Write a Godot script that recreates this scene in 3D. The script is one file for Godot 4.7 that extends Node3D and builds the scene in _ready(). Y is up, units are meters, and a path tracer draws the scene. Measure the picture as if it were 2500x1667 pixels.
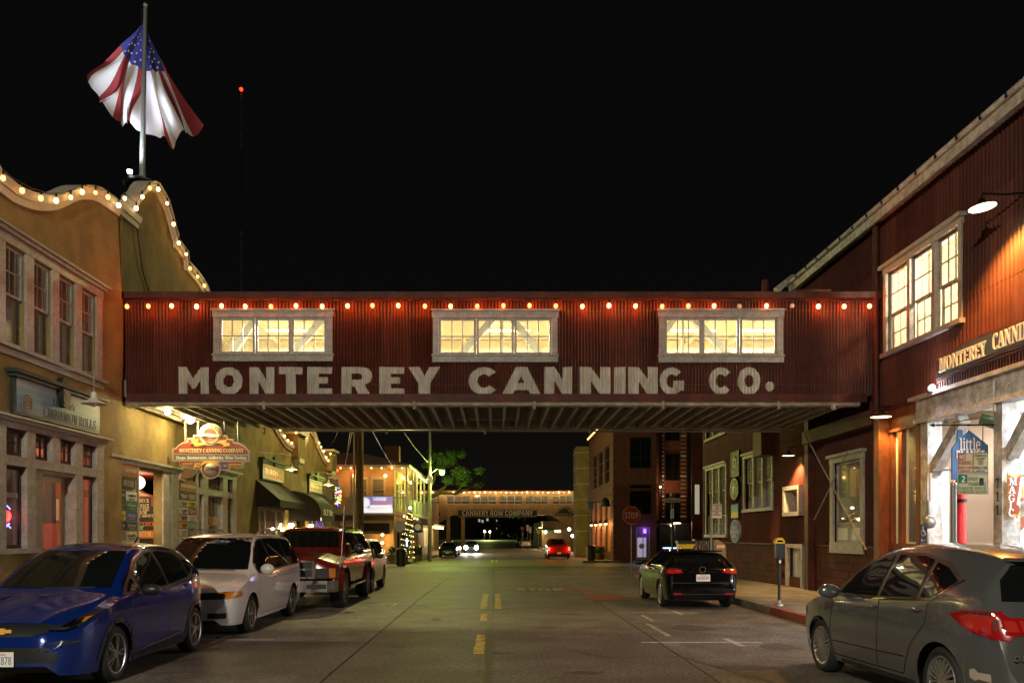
extends Node3D
# A night street under a red corrugated skybridge. Units are metres, y is up, the camera looks down -z.
# Depth "Z" in the helpers below is distance ahead of the camera (world z = -Z).
const F := 2100.0      # focal length in photograph pixels
const VX := 1210.0     # vanishing point of the street in the photograph
const VY := 1305.0
const CH := 1.7        # eye height
const XL := -8.71      # street face of the left row of shops
const XR := 9.0        # street face of the right cannery building
const ZB := 20.1       # near face of the skybridge
const ZC := 24.4       # far face of the skybridge
var M := {}
var used := {}
var org := {}
var rng := RandomNumberGenerator.new()
var fonts := {}
var shared := {}

class G:
	var v := PackedVector3Array()
	func tri(a: Vector3, b: Vector3, c: Vector3) -> void:
		v.append(a); v.append(b); v.append(c)
	func quad(a: Vector3, b: Vector3, c: Vector3, d: Vector3) -> void:
		tri(a, b, c); tri(a, c, d)
	func obox(c: Vector3, x: Vector3, y: Vector3, z: Vector3) -> G:
		var p := []
		for k in 8:
			p.append(c + x * (1.0 if k & 1 else -1.0) + y * (1.0 if k & 2 else -1.0) + z * (1.0 if k & 4 else -1.0))
		quad(p[0], p[1], p[3], p[2]); quad(p[5], p[4], p[6], p[7]); quad(p[4], p[0], p[2], p[6])
		quad(p[1], p[5], p[7], p[3]); quad(p[2], p[3], p[7], p[6]); quad(p[4], p[5], p[1], p[0])
		return self
	func box(a: Vector3, b: Vector3) -> G:
		var h := (b - a).abs() / 2.0
		return obox((a + b) / 2.0, Vector3(h.x, 0, 0), Vector3(0, h.y, 0), Vector3(0, 0, h.z))
	func bar(a: Vector3, b: Vector3, w: float, h: float, up := Vector3.UP) -> G:
		var d := (b - a).normalized()
		var s := d.cross(up).normalized()
		if s.length() < 0.5:
			s = Vector3.RIGHT
		return obox((a + b) / 2.0, (b - a) / 2.0, s * w / 2.0, s.cross(d) * h / 2.0)
	func tube(pts: Array, r, n := 8) -> G:
		var rings := []
		var up := Vector3.UP
		for i in pts.size():
			var d: Vector3 = (pts[mini(i + 1, pts.size() - 1)] - pts[maxi(i - 1, 0)]).normalized()
			var s := d.cross(up)
			if s.length() < 0.1:
				s = d.cross(Vector3(0.9, 0.1, 0.4))
			s = s.normalized()
			var t := s.cross(d)
			var rr: float = r[i] if r is Array else r
			var ring := []
			for k in n:
				ring.append(pts[i] + (s * cos(TAU * k / n) + t * sin(TAU * k / n)) * rr)
			rings.append(ring)
		for i in pts.size() - 1:
			for k in n:
				quad(rings[i][k], rings[i][(k + 1) % n], rings[i + 1][(k + 1) % n], rings[i + 1][k])
		for k in range(1, n - 1):
			tri(rings[0][0], rings[0][k + 1], rings[0][k])
			tri(rings[-1][0], rings[-1][k], rings[-1][k + 1])
		return self
	func prism(poly: PackedVector2Array, o: Vector3, ux: Vector3, uy: Vector3, d: Vector3) -> G:
		var ix := Geometry2D.triangulate_polygon(poly)
		for k in range(0, ix.size(), 3):
			var p := []
			for j in 3:
				p.append(o + ux * poly[ix[k + j]].x + uy * poly[ix[k + j]].y)
			tri(p[0], p[1], p[2]); tri(p[0] + d, p[2] + d, p[1] + d)
		for k in poly.size():
			var a := o + ux * poly[k].x + uy * poly[k].y
			var q := poly[(k + 1) % poly.size()]
			var b := o + ux * q.x + uy * q.y
			quad(a, b, b + d, a + d)
		return self
	func quad_out(a: Vector3, b: Vector3, c: Vector3, d: Vector3) -> G:
		quad(a, b, c, d)
		return self
	func lathe(prof: Array, o: Vector3, axis: Vector3, n := 16) -> G:
		var s := axis.cross(Vector3(0.3, 0.2, 0.93)).normalized()
		if absf(axis.normalized().z) > 0.8:
			s = axis.cross(Vector3.UP).normalized()
		var t := s.cross(axis.normalized())
		for i in prof.size() - 1:
			for k in n:
				var a := TAU * k / n
				var b := TAU * (k + 1) / n
				var da := s * cos(a) + t * sin(a)
				var db := s * cos(b) + t * sin(b)
				var h0: Vector3 = o + axis * prof[i].y
				var h1: Vector3 = o + axis * prof[i + 1].y
				if prof[i].x > 0.0:
					tri(h0 + da * prof[i].x, h0 + db * prof[i].x, h1 + db * prof[i + 1].x)
				if prof[i + 1].x > 0.0:
					tri(h0 + da * prof[i].x, h1 + db * prof[i + 1].x, h1 + da * prof[i + 1].x)
		return self
	func ball(c: Vector3, r: float, n := 8, sy := 1.0) -> G:
		var pr := []
		for k in n / 2 + 1:
			var a := PI * k / (n / 2)
			pr.append(Vector2(maxf(r * sin(a), 0.0 if k % (n / 2) == 0 else 0.001), -r * cos(a) * sy))
		return lathe(pr, c, Vector3.UP, n)
	func mesh(smooth := 0.0) -> ArrayMesh:
		var nr := PackedVector3Array()
		nr.resize(v.size())
		for k in range(0, v.size(), 3):
			var q := (v[k + 2] - v[k]).cross(v[k + 1] - v[k]).normalized()
			nr[k] = q; nr[k + 1] = q; nr[k + 2] = q
		if smooth > 0.0:
			var at := {}
			for k in v.size():
				var key := Vector3i((v[k] * 4000.0).round())
				if at.has(key):
					at[key].append(nr[k])
				else:
					at[key] = [nr[k]]
			var lim := cos(deg_to_rad(smooth))
			var out := PackedVector3Array()
			out.resize(v.size())
			for k in v.size():
				var s := Vector3.ZERO
				for q in at[Vector3i((v[k] * 4000.0).round())]:
					if q.dot(nr[k]) >= lim:
						s += q
				out[k] = s.normalized() if s.length() > 0.001 else nr[k]
			nr = out
		var ar := []
		ar.resize(Mesh.ARRAY_MAX)
		ar[Mesh.ARRAY_VERTEX] = v
		ar[Mesh.ARRAY_NORMAL] = nr
		var m := ArrayMesh.new()
		if v.size():
			m.add_surface_from_arrays(Mesh.PRIMITIVE_TRIANGLES, ar)
		return m

# A flat working frame: pt(a, b, c) = o + right * a + up * b + out * c
class Fr:
	var o: Vector3
	var x: Vector3
	var y: Vector3
	var n: Vector3
	func _init(o_: Vector3, x_: Vector3, n_: Vector3, y_ := Vector3.UP) -> void:
		o = o_; x = x_; n = n_; y = y_
	func pt(a: float, b: float, c := 0.0) -> Vector3:
		return o + x * a + y * b + n * c
	func bx(g: G, a0: float, b0: float, c0: float, a1: float, b1: float, c1: float) -> void:
		g.obox(pt((a0 + a1) / 2, (b0 + b1) / 2, (c0 + c1) / 2), x * absf(a1 - a0) / 2, y * absf(b1 - b0) / 2, n * absf(c1 - c0) / 2)
	func basis() -> Basis:          # for lettering: reads along +x as seen from outside
		var r := y.cross(n)
		return Basis(r, y, n)

func frame_left(X: float) -> Fr:
	return Fr.new(Vector3(X, 0, 0), Vector3(0, 0, -1), Vector3(1, 0, 0))
func frame_right(X: float) -> Fr:
	return Fr.new(Vector3(X, 0, 0), Vector3(0, 0, -1), Vector3(-1, 0, 0))
func frame_front(Z: float) -> Fr:
	return Fr.new(Vector3(0, 0, -Z), Vector3(1, 0, 0), Vector3(0, 0, 1))

# height of the street, which dips gently beyond the skybridge and climbs again far off
func gy(Z: float) -> float:
	if Z < 22.0:
		return 0.0
	if Z < 90.0:
		return -0.55 * (Z - 22.0) / 68.0
	return -0.55 + 0.0075 * (Z - 90.0)

func pz(px: float, py: float, Z: float) -> Vector3:      # photograph pixel to a point at depth Z
	return Vector3((px - VX) * Z / F, CH + (VY - py) * Z / F, -Z)
func zx(px: float, X: float) -> float:                    # depth where the pixel column meets the plane x = X
	return X * F / (px - VX)
func hx(px: float, py: float, X: float) -> float:         # height of a pixel on the plane x = X
	return CH + (VY - py) * zx(px, X) / F
func px_on(px: float, py: float, X: float) -> Vector2:    # (depth, height) of a pixel on the plane x = X
	return Vector2(zx(px, X), hx(px, py, X))

func numbered(called: String) -> String:
	used[called] = used.get(called, -1) + 1
	return called if used[called] == 0 else "%s_%03d" % [called, used[called]]

func tag(o: Node3D, label: String, category: String, group := "", kind := "") -> void:
	if label: o.set_meta("label", label)
	if category: o.set_meta("category", category)
	if group: o.set_meta("group", group)
	if kind: o.set_meta("kind", kind)

func thing(called: String, label: String, category: String, base: Vector3, group := "") -> Node3D:
	var o := Node3D.new()
	o.name = numbered(called)
	add_child(o)
	o.position = base
	org[o] = base
	tag(o, label, category, group)
	return o

func part(parent: Node3D, called: String, g: G, mat: Material, smooth := 0.0, label := "") -> MeshInstance3D:
	var mi := MeshInstance3D.new()
	mi.name = called
	mi.mesh = g.mesh(smooth)
	if mi.mesh.get_surface_count():
		mi.mesh.surface_set_material(0, mat)
	mi.position = -org.get(parent, Vector3.ZERO)
	parent.add_child(mi, true)
	if label: mi.set_meta("label", label)
	return mi

func solo(called: String, label: String, category: String, g: G, mat: Material, smooth := 0.0, group := "") -> MeshInstance3D:
	var mi := part(self, numbered(called), g, mat, smooth)
	tag(mi, label, category, group)
	return mi

func structure(called: String, g: G, mat: Material, smooth := 0.0) -> MeshInstance3D:
	var mi := part(self, numbered(called), g, mat, smooth)
	mi.set_meta("kind", "structure")
	return mi

func text(parent: Node3D, s: String, c: Vector3, w: float, h: float, bs: Basis, mat: Material, font := "sans_bold", depth := 0.006) -> MeshInstance3D:
	var tm := TextMesh.new()
	if not fonts.has(font):
		var f := SystemFont.new()
		f.font_names = PackedStringArray(["Droid Serif" if font.begins_with("serif") else "Droid Sans"])
		f.font_weight = 700 if font.ends_with("bold") else 400
		fonts[font] = f
	tm.font = fonts[font]
	tm.font_size = 32
	tm.pixel_size = 0.01
	tm.curve_step = 2.0
	tm.depth = depth
	tm.text = s
	tm.material = mat
	var bb := tm.get_aabb()
	var sx := w / maxf(bb.size.x, 0.001)
	var sy := h / maxf(bb.size.y, 0.001)
	if h <= 0.0: sy = sx
	if w <= 0.0: sx = sy
	var mi := MeshInstance3D.new()
	mi.name = "lettering"
	mi.mesh = tm
	var mid := bb.position + bb.size / 2.0
	var b2 := Basis(bs.x * sx, bs.y * sy, bs.z)
	mi.transform = Transform3D(b2, c - org.get(parent, Vector3.ZERO) - b2 * Vector3(mid.x, mid.y, 0))
	parent.add_child(mi, true)
	return mi

func omni(parent: Node3D, at: Vector3, color: Color, energy: float, size := 0.05) -> void:
	var l := OmniLight3D.new()
	l.light_color = color
	l.light_energy = energy
	l.light_size = size
	l.omni_range = 200.0
	l.omni_attenuation = 2.0
	l.shadow_enabled = true
	l.name = "glow"
	l.position = at - org.get(parent, Vector3.ZERO)
	parent.add_child(l, true)

func added_room_bulb(parent: Node3D, at: Vector3, color: Color, energy: float) -> void:  # unseen bulb, added to give the fill light of a room a source
	part(parent, "room_lamp", G.new().ball(at, 0.06, 8), M.lamp_amber, 60)
	omni(parent, at, color, energy, 0.06)

func spot(parent: Node3D, at: Vector3, to: Vector3, color: Color, energy: float, angle: float, blend := 0.6, size := 0.05) -> void:
	var l := SpotLight3D.new()
	l.light_color = color
	l.light_energy = energy
	l.light_size = size
	l.spot_range = 200.0
	l.spot_attenuation = 2.0
	l.spot_angle = angle
	l.spot_angle_attenuation = blend
	l.shadow_enabled = true
	l.name = "beam"
	var d := to.normalized()
	l.transform = Transform3D(Basis.looking_at(d, Vector3.UP if absf(d.y) < 0.98 else Vector3.RIGHT), at - org.get(parent, Vector3.ZERO))
	parent.add_child(l, true)

func arealight(parent: Node3D, at: Vector3, to: Vector3, w: float, h: float, color: Color, energy: float) -> void:
	var l := AreaLight3D.new()
	l.light_color = color
	l.light_energy = energy
	l.area_size = Vector2(w, h)
	l.area_range = 60.0
	l.shadow_enabled = true
	l.name = "panel_glow"
	var d := to.normalized()
	l.transform = Transform3D(Basis.looking_at(d, Vector3.UP if absf(d.y) < 0.98 else Vector3.RIGHT), at - org.get(parent, Vector3.ZERO))
	parent.add_child(l, true)

# ---------------------------------------------------------------- materials
func lin(r: float, g: float, b: float) -> Color:
	return Color(r, g, b).linear_to_srgb()

func mat(called: String, c: Color, rough := 0.7, metal := 0.0, extra := {}) -> StandardMaterial3D:
	var m := StandardMaterial3D.new()
	m.resource_name = called
	m.albedo_color = c.linear_to_srgb()
	m.roughness = rough
	m.metallic = metal
	for k in extra:
		m.set(k, extra[k])
	M[called] = m
	return m

func noise_tex(sd: int, freq: float, lo: Color, hi: Color, oct := 4, size := 512, type := FastNoiseLite.TYPE_SIMPLEX_SMOOTH, edge := 0.15) -> NoiseTexture2D:
	var n := FastNoiseLite.new()
	n.seed = sd
	n.frequency = freq
	n.noise_type = type
	n.fractal_octaves = oct
	var t := NoiseTexture2D.new()
	t.width = size
	t.height = size
	t.seamless = true
	t.noise = n
	var gr := Gradient.new()
	gr.offsets = PackedFloat32Array([edge, 1.0 - edge])
	gr.colors = PackedColorArray([lo.linear_to_srgb(), hi.linear_to_srgb()])
	t.color_ramp = gr
	return t

# a rough surface: mottled colour, worn detail and fine relief, all laid in world space
func rough_mat(called: String, lo: Color, hi: Color, scale: float, rough: float, relief: float, sd: int, stain := Color(1, 1, 1), stain_scale := 0.11, spec := 0.5, stretch := 1.0, edge := 0.15) -> StandardMaterial3D:
	var m := StandardMaterial3D.new()
	m.resource_name = called
	m.albedo_texture = noise_tex(sd, 0.02, lo, hi, 5, 512, FastNoiseLite.TYPE_SIMPLEX_SMOOTH, edge)
	m.uv1_triplanar = true
	m.uv1_world_triplanar = true
	m.uv1_scale = Vector3(scale, scale * stretch, scale)
	m.roughness = rough
	m.metallic_specular = spec
	if stain != Color(1, 1, 1):
		m.detail_enabled = true
		m.detail_blend_mode = BaseMaterial3D.BLEND_MODE_MUL
		var key := "stain%d" % int(stain.g * 8.0)
		if not shared.has(key):
			var lv := 0.5 + 0.1 * (int(stain.g * 8.0) - 3)
			shared[key] = noise_tex(77, 0.012, Color(lv, lv * 0.96, lv * 0.92), Color(1, 1, 1), 6, 512, FastNoiseLite.TYPE_PERLIN, 0.3)
		m.detail_albedo = shared[key]
		m.detail_uv_layer = BaseMaterial3D.DETAIL_UV_2
		m.uv2_triplanar = true
		m.uv2_world_triplanar = true
		m.uv2_scale = Vector3(stain_scale, stain_scale * stretch, stain_scale)
	if relief > 0.0:
		m.heightmap_enabled = true
		if not shared.has("relief"):
			shared["relief"] = noise_tex(13, 0.05, Color(0, 0, 0), Color(1, 1, 1), 3, 512)
		m.heightmap_texture = shared["relief"]
		m.heightmap_scale = relief
	M[called] = m
	return m

func glow_mat(called: String, c: Color, e: float) -> StandardMaterial3D:
	return mat(called, Color(0.8, 0.8, 0.8), 0.4, 0.0, {"emission_enabled": true, "emission": c, "emission_energy_multiplier": e})

func pane_mat(called: String, c: Color, alpha: float, rough := 0.02) -> StandardMaterial3D:
	var m := mat(called, c, rough)
	m.transparency = BaseMaterial3D.TRANSPARENCY_ALPHA
	m.albedo_color.a = alpha
	return m

func materials() -> void:
	rough_mat("road_lane", Color(0.06, 0.055, 0.045), Color(0.14, 0.128, 0.105), 1.3, 0.6, 0.9, 3, Color(0.62, 0.5, 0.58), 0.13, 0.5, 1.0, 0.3)
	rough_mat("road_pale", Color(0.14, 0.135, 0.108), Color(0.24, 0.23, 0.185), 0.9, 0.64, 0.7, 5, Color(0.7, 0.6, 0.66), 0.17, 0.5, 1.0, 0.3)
	rough_mat("road_mid", Color(0.08, 0.074, 0.062), Color(0.17, 0.157, 0.13), 1.1, 0.62, 0.8, 9, Color(0.6, 0.5, 0.55), 0.19, 0.5, 1.0, 0.3)
	rough_mat("asphalt", Color(0.035, 0.034, 0.03), Color(0.06, 0.057, 0.05), 0.5, 0.75, 0.6, 4)
	rough_mat("walk", Color(0.17, 0.155, 0.13), Color(0.25, 0.23, 0.19), 0.4, 0.75, 0.3, 6, Color(0.62, 0.6, 0.57), 0.2)
	rough_mat("kerb_red", Color(0.16, 0.03, 0.022), Color(0.25, 0.06, 0.045), 0.8, 0.7, 0.2, 8)
	rough_mat("paint_yellow", Color(0.4, 0.26, 0.02), Color(0.6, 0.42, 0.05), 1.2, 0.6, 0.2, 12, Color(0.6, 0.55, 0.5), 0.9)
	rough_mat("paint_white", Color(0.32, 0.31, 0.28), Color(0.5, 0.48, 0.44), 1.2, 0.6, 0.2, 14, Color(0.5, 0.5, 0.5), 1.1)
	mat("tar", Color(0.012, 0.011, 0.01), 0.5)
	rough_mat("stucco", Color(0.26, 0.186, 0.066), Color(0.325, 0.237, 0.089), 1.1, 0.85, 0.9, 21, Color(0.75, 0.7, 0.5), 0.2)
	rough_mat("stucco_tan", Color(0.31, 0.22, 0.12), Color(0.37, 0.265, 0.15), 1.6, 0.85, 0.3, 27, Color(0.8, 0.75, 0.7), 0.2)
	rough_mat("trim", Color(0.31, 0.28, 0.265), Color(0.42, 0.38, 0.36), 1.4, 0.5, 0.06, 31, Color(0.85, 0.82, 0.8), 0.9)
	rough_mat("coping", Color(0.55, 0.46, 0.36), Color(0.68, 0.58, 0.47), 1.1, 0.6, 0.1, 33)
	rough_mat("red_sheet", Color(0.072, 0.0165, 0.01), Color(0.112, 0.027, 0.0165), 0.9, 0.5, 0.0, 41, Color(0.6, 0.55, 0.52), 0.35, 0.4, 0.25)
	rough_mat("red_sheet_faded", Color(0.085, 0.02, 0.0125), Color(0.13, 0.034, 0.021), 0.7, 0.55, 0.0, 42, Color(0.6, 0.5, 0.52), 0.5, 0.4, 0.15, 0.25)
	rough_mat("red_sheet_dark", Color(0.058, 0.013, 0.008), Color(0.1, 0.024, 0.0145), 1.1, 0.48, 0.0, 40, Color(0.6, 0.5, 0.52), 0.6, 0.4, 0.15, 0.25)
	rough_mat("red_board", Color(0.085, 0.018, 0.01), Color(0.12, 0.028, 0.015), 0.8, 0.6, 0.2, 43, Color(0.62, 0.58, 0.55), 0.3, 0.4, 0.5)
	rough_mat("red_block", Color(0.08, 0.017, 0.01), Color(0.11, 0.025, 0.016), 0.9, 0.8, 0.4, 44, Color(0.65, 0.6, 0.58), 0.4, 0.4)
	rough_mat("brown_wood", Color(0.16, 0.04, 0.012), Color(0.24, 0.068, 0.022), 1.2, 0.5, 0.15, 45, Color(0.75, 0.7, 0.68), 0.8, 0.5, 0.3)
	rough_mat("letter_paint", Color(0.52, 0.48, 0.43), Color(0.7, 0.65, 0.59), 1.0, 0.6, 0.0, 47, Color(0.7, 0.66, 0.62), 0.7, 0.4, 0.3)
	rough_mat("joist", Color(0.3, 0.26, 0.2), Color(0.42, 0.37, 0.3), 1.2, 0.7, 0.15, 49, Color(0.65, 0.6, 0.55), 0.6)
	rough_mat("soffit", Color(0.16, 0.14, 0.1), Color(0.26, 0.23, 0.17), 0.9, 0.8, 0.2, 50, Color(0.6, 0.55, 0.5), 0.5)
	rough_mat("brick", Color(0.12, 0.036, 0.018), Color(0.19, 0.062, 0.034), 2.2, 0.8, 0.4, 51, Color(0.7, 0.66, 0.62), 0.6)
	rough_mat("wood_pole", Color(0.12, 0.085, 0.04), Color(0.22, 0.16, 0.09), 0.9, 0.85, 0.6, 53, Color(0.5, 0.45, 0.4), 0.6, 0.4, 0.12)
	rough_mat("canvas", Color(0.016, 0.012, 0.013), Color(0.028, 0.021, 0.022), 1.5, 0.75, 0.1, 55)
	rough_mat("portal_white", Color(0.45, 0.42, 0.4), Color(0.62, 0.6, 0.57), 0.9, 0.6, 0.3, 57, Color(0.6, 0.57, 0.54), 0.6)
	rough_mat("bark", Color(0.05, 0.035, 0.02), Color(0.1, 0.07, 0.045), 2.0, 0.9, 0.8, 59)
	rough_mat("leaf", Color(0.014, 0.034, 0.006), Color(0.038, 0.075, 0.012), 2.0, 0.6, 0.0, 61)
	rough_mat("roof_dark", Color(0.03, 0.02, 0.018), Color(0.055, 0.035, 0.03), 1.0, 0.8, 0.2, 63)
	rough_mat("roof_tile", Color(0.12, 0.035, 0.02), Color(0.19, 0.06, 0.035), 1.0, 0.8, 0.2, 65)
	mat("room_coral", Color(0.55, 0.17, 0.12), 0.8)
	mat("room_red", Color(0.4, 0.07, 0.045), 0.8)
	mat("room_cream", Color(0.72, 0.67, 0.47), 0.75)
	mat("room_white", Color(0.78, 0.77, 0.74), 0.7)
	mat("room_dark", Color(0.02, 0.017, 0.014), 0.9)
	mat("room_brown", Color(0.12, 0.07, 0.035), 0.8)
	mat("brace", Color(0.5, 0.5, 0.47), 0.6)
	mat("dark_wood", Color(0.045, 0.018, 0.014), 0.45)
	mat("dark_green", Color(0.012, 0.02, 0.014), 0.5)
	mat("black", Color(0.012, 0.012, 0.012), 0.5)
	mat("black_metal", Color(0.02, 0.02, 0.021), 0.35, 0.6)
	mat("grey_metal", Color(0.28, 0.28, 0.27), 0.45, 0.7)
	mat("pale_metal", Color(0.5, 0.5, 0.48), 0.35, 0.6)
	mat("meter_grey", Color(0.03, 0.042, 0.05), 0.4, 0.3)
	mat("meter_yellow", Color(0.6, 0.38, 0.02), 0.45)
	mat("chrome", Color(0.75, 0.75, 0.75), 0.12, 1.0)
	mat("alloy", Color(0.55, 0.54, 0.52), 0.28, 0.9)
	mat("rubber", Color(0.012, 0.012, 0.012), 0.75)
	mat("plastic_black", Color(0.012, 0.012, 0.013), 0.4)
	mat("sign_red", Color(0.42, 0.03, 0.022), 0.45)
	mat("stop_red", Color(0.5, 0.012, 0.016), 0.4)
	mat("sign_white", Color(0.72, 0.69, 0.64), 0.5)
	mat("sign_cream", Color(0.58, 0.48, 0.29), 0.5)
	mat("sign_gold", Color(0.65, 0.36, 0.06), 0.5)
	mat("sign_grey", Color(0.14, 0.12, 0.1), 0.55)
	mat("sign_border", Color(0.4, 0.33, 0.27), 0.5)
	mat("sign_brick", Color(0.24, 0.04, 0.02), 0.5)
	mat("sign_black", Color(0.014, 0.013, 0.012), 0.5)
	mat("sign_green", Color(0.012, 0.17, 0.09), 0.5)
	mat("sign_blue", Color(0.02, 0.06, 0.28), 0.5)
	mat("sign_house_blue", Color(0.03, 0.12, 0.34), 0.5)
	mat("sign_orange", Color(0.5, 0.14, 0.03), 0.5)
	mat("sign_yellow", Color(0.6, 0.45, 0.03), 0.5)
	mat("sign_teal", Color(0.1, 0.36, 0.28), 0.5)
	mat("pipe_red", Color(0.5, 0.02, 0.018), 0.35)
	mat("pole_green", Color(0.02, 0.035, 0.028), 0.45, 0.3)
	pane_mat("pane", Color(0.75, 0.78, 0.76), 0.1)
	pane_mat("pane_tint", Color(0.03, 0.035, 0.03), 0.55)
	mat("dark_glass", Color(0.006, 0.007, 0.007), 0.03, 0.0, {"metallic_specular": 0.6})
	glow_mat("bulb_orange", Color(1.0, 0.74, 0.42), 4.5)
	glow_mat("bulb_warm", Color(1.0, 0.84, 0.52), 4.5)
	glow_mat("bulb_warm_b", Color(1.0, 0.72, 0.38), 2.6)
	glow_mat("bulb_warm_c", Color(1.0, 0.9, 0.66), 8.0)
	glow_mat("bulb_orange_b", Color(1.0, 0.62, 0.3), 2.8)
	glow_mat("bulb_orange_c", Color(1.0, 0.8, 0.5), 8.0)
	glow_mat("lamp_white", Color(1.0, 0.97, 0.85), 14.0)
	glow_mat("lamp_amber", Color(1.0, 0.9, 0.6), 9.0)
	glow_mat("lamp_green", Color(0.9, 1.0, 0.5), 22.0)
	glow_mat("tube_white", Color(1.0, 0.96, 0.82), 3.0)
	glow_mat("tube_cool", Color(0.93, 0.98, 1.0), 4.0)

# ---------------------------------------------------------------- the scene
func _ready() -> void:
	rng.seed = 20
	# camera: level, lens shifted so that the street's vanishing point sits low in the frame
	var cam := Camera3D.new()
	cam.projection = Camera3D.PROJECTION_FRUSTUM
	cam.near = 0.1
	cam.far = 900.0
	cam.size = 1667.0 / F * 0.1
	cam.frustum_offset = Vector2((1250.0 - VX) / F * 0.1, (VY - 833.5) / F * 0.1)
	cam.position = Vector3(0, CH, 0)
	cam.name = "camera"
	add_child(cam)
	cam.current = true
	# night sky, and the light of the town
	var env := Environment.new()
	env.background_mode = Environment.BG_SKY
	var sky := Sky.new()
	var sm := ProceduralSkyMaterial.new()
	sm.sky_top_color = Color(0.032, 0.032, 0.034)
	sm.sky_horizon_color = Color(0.085, 0.072, 0.055)
	sm.sky_curve = 0.06
	sm.ground_bottom_color = Color(0.02, 0.02, 0.02)
	sm.ground_horizon_color = Color(0.04, 0.035, 0.03)
	sky.sky_material = sm
	env.sky = sky
	env.background_energy_multiplier = 1.0
	env.tonemap_mode = Environment.TONE_MAPPER_LINEAR
	env.tonemap_exposure = 1.0
	env.sdfgi_enabled = true
	env.ssao_enabled = true
	env.ssil_enabled = true
	var we := WorldEnvironment.new()
	we.name = "night"
	we.environment = env
	add_child(we)
	materials()
	street_lights()
	ground()
	skybridge()
	left_row()
	right_row()
	far_street()
	vehicles()
	street_things()

func street_lights() -> void:
	# the lamp on the pavement behind the viewer that lights the skybridge, the road and the shop fronts
	street_lamp("street_lamp", "tall steel street lamp standing on the kerb behind the viewer", Vector3(-6.6, 0, 6), Vector3(-4.6, 9.2, 6), Color(1.0, 0.97, 0.86), 265.0, "lamp_white")
	# the lamp on the timber pole just beyond the skybridge
	street_lamp("pole_lamp", "cobra head lamp on arm near the top of timber pole", Vector3(-5.7, 10.5, -36), Vector3(-4.2, 11.1, -36.5), Color(1.0, 0.94, 0.6), 84.0, "lamp_green", false)

func street_lamp(called: String, label: String, foot: Vector3, head: Vector3, c: Color, e: float, glow: String, pole := true) -> Node3D:
	var t := thing(called, label, "street lamp", foot)
	if pole:
		part(t, "pole", G.new().tube([foot, foot + Vector3(0, 4, 0), Vector3(foot.x, head.y - 0.6, foot.z)], [0.13, 0.1, 0.07], 10), M.grey_metal, 50)
	var a := Vector3(foot.x, head.y - 0.65 if pole else foot.y, foot.z)
	part(t, "arm", G.new().tube([a, a.lerp(head, 0.4) + Vector3(0, 0.35, 0), head + Vector3(0, 0.12, 0)], 0.035, 8), M.grey_metal, 50)
	part(t, "housing", G.new().obox(head + Vector3(0, 0.12, 0), Vector3(0.32, 0, 0), Vector3(0, 0.06, 0), Vector3(0, 0, 0.15)), M.grey_metal)
	part(t, "lens", G.new().ball(head + Vector3(0, 0.03, 0), 0.13, 10, 0.5), M[glow], 60)
	omni(t, head + Vector3(0, -0.12, 0), c, e, 0.15 if pole else 0.45)
	return t

# ---------------------------------------------------------------- ground
func slab(parent: Node3D, called: String, x0: float, x1: float, z0: float, z1: float, h: float, m: Material, thick := 0.03) -> void:
	var g := G.new()
	var p := []
	for q in [[x0, z0], [x1, z0], [x1, z1], [x0, z1]]:
		p.append(Vector3(q[0], gy(q[1]) + h, -q[1]))
	var d := Vector3(0, -thick, 0)
	g.quad(p[0], p[1], p[2], p[3])
	for k in 4:
		g.quad(p[k], p[(k + 1) % 4], p[(k + 1) % 4] + d, p[k] + d)
	part(parent, called, g, m)

# a painted line with chewed edges and small bare spots
func worn_mark(parent: Node3D, called: String, x0: float, x1: float, z0: float, z1: float, m: Material) -> void:
	var g := G.new()
	var z := z0
	var e := [x0, x1]
	while z < z1 - 0.01:
		var zn := minf(z + 0.09, z1)
		var f := [x0 + rng.randf_range(-0.012, 0.016), x1 + rng.randf_range(-0.016, 0.012)]
		var y := gy(z) + 0.006
		if rng.randf() > 0.07:
			g.quad(Vector3(e[0], y, -z), Vector3(e[1], y, -z), Vector3(f[1], gy(zn) + 0.006, -zn), Vector3(f[0], gy(zn) + 0.006, -zn))
		else:
			g.quad(Vector3(e[0], y, -z), Vector3((e[0] + e[1]) / 2, y, -z), Vector3((f[0] + f[1]) / 2 - 0.02, gy(zn) + 0.006, -zn), Vector3(f[0], gy(zn) + 0.006, -zn))
		e = f
		z = zn
	part(parent, called, g, m)

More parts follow.
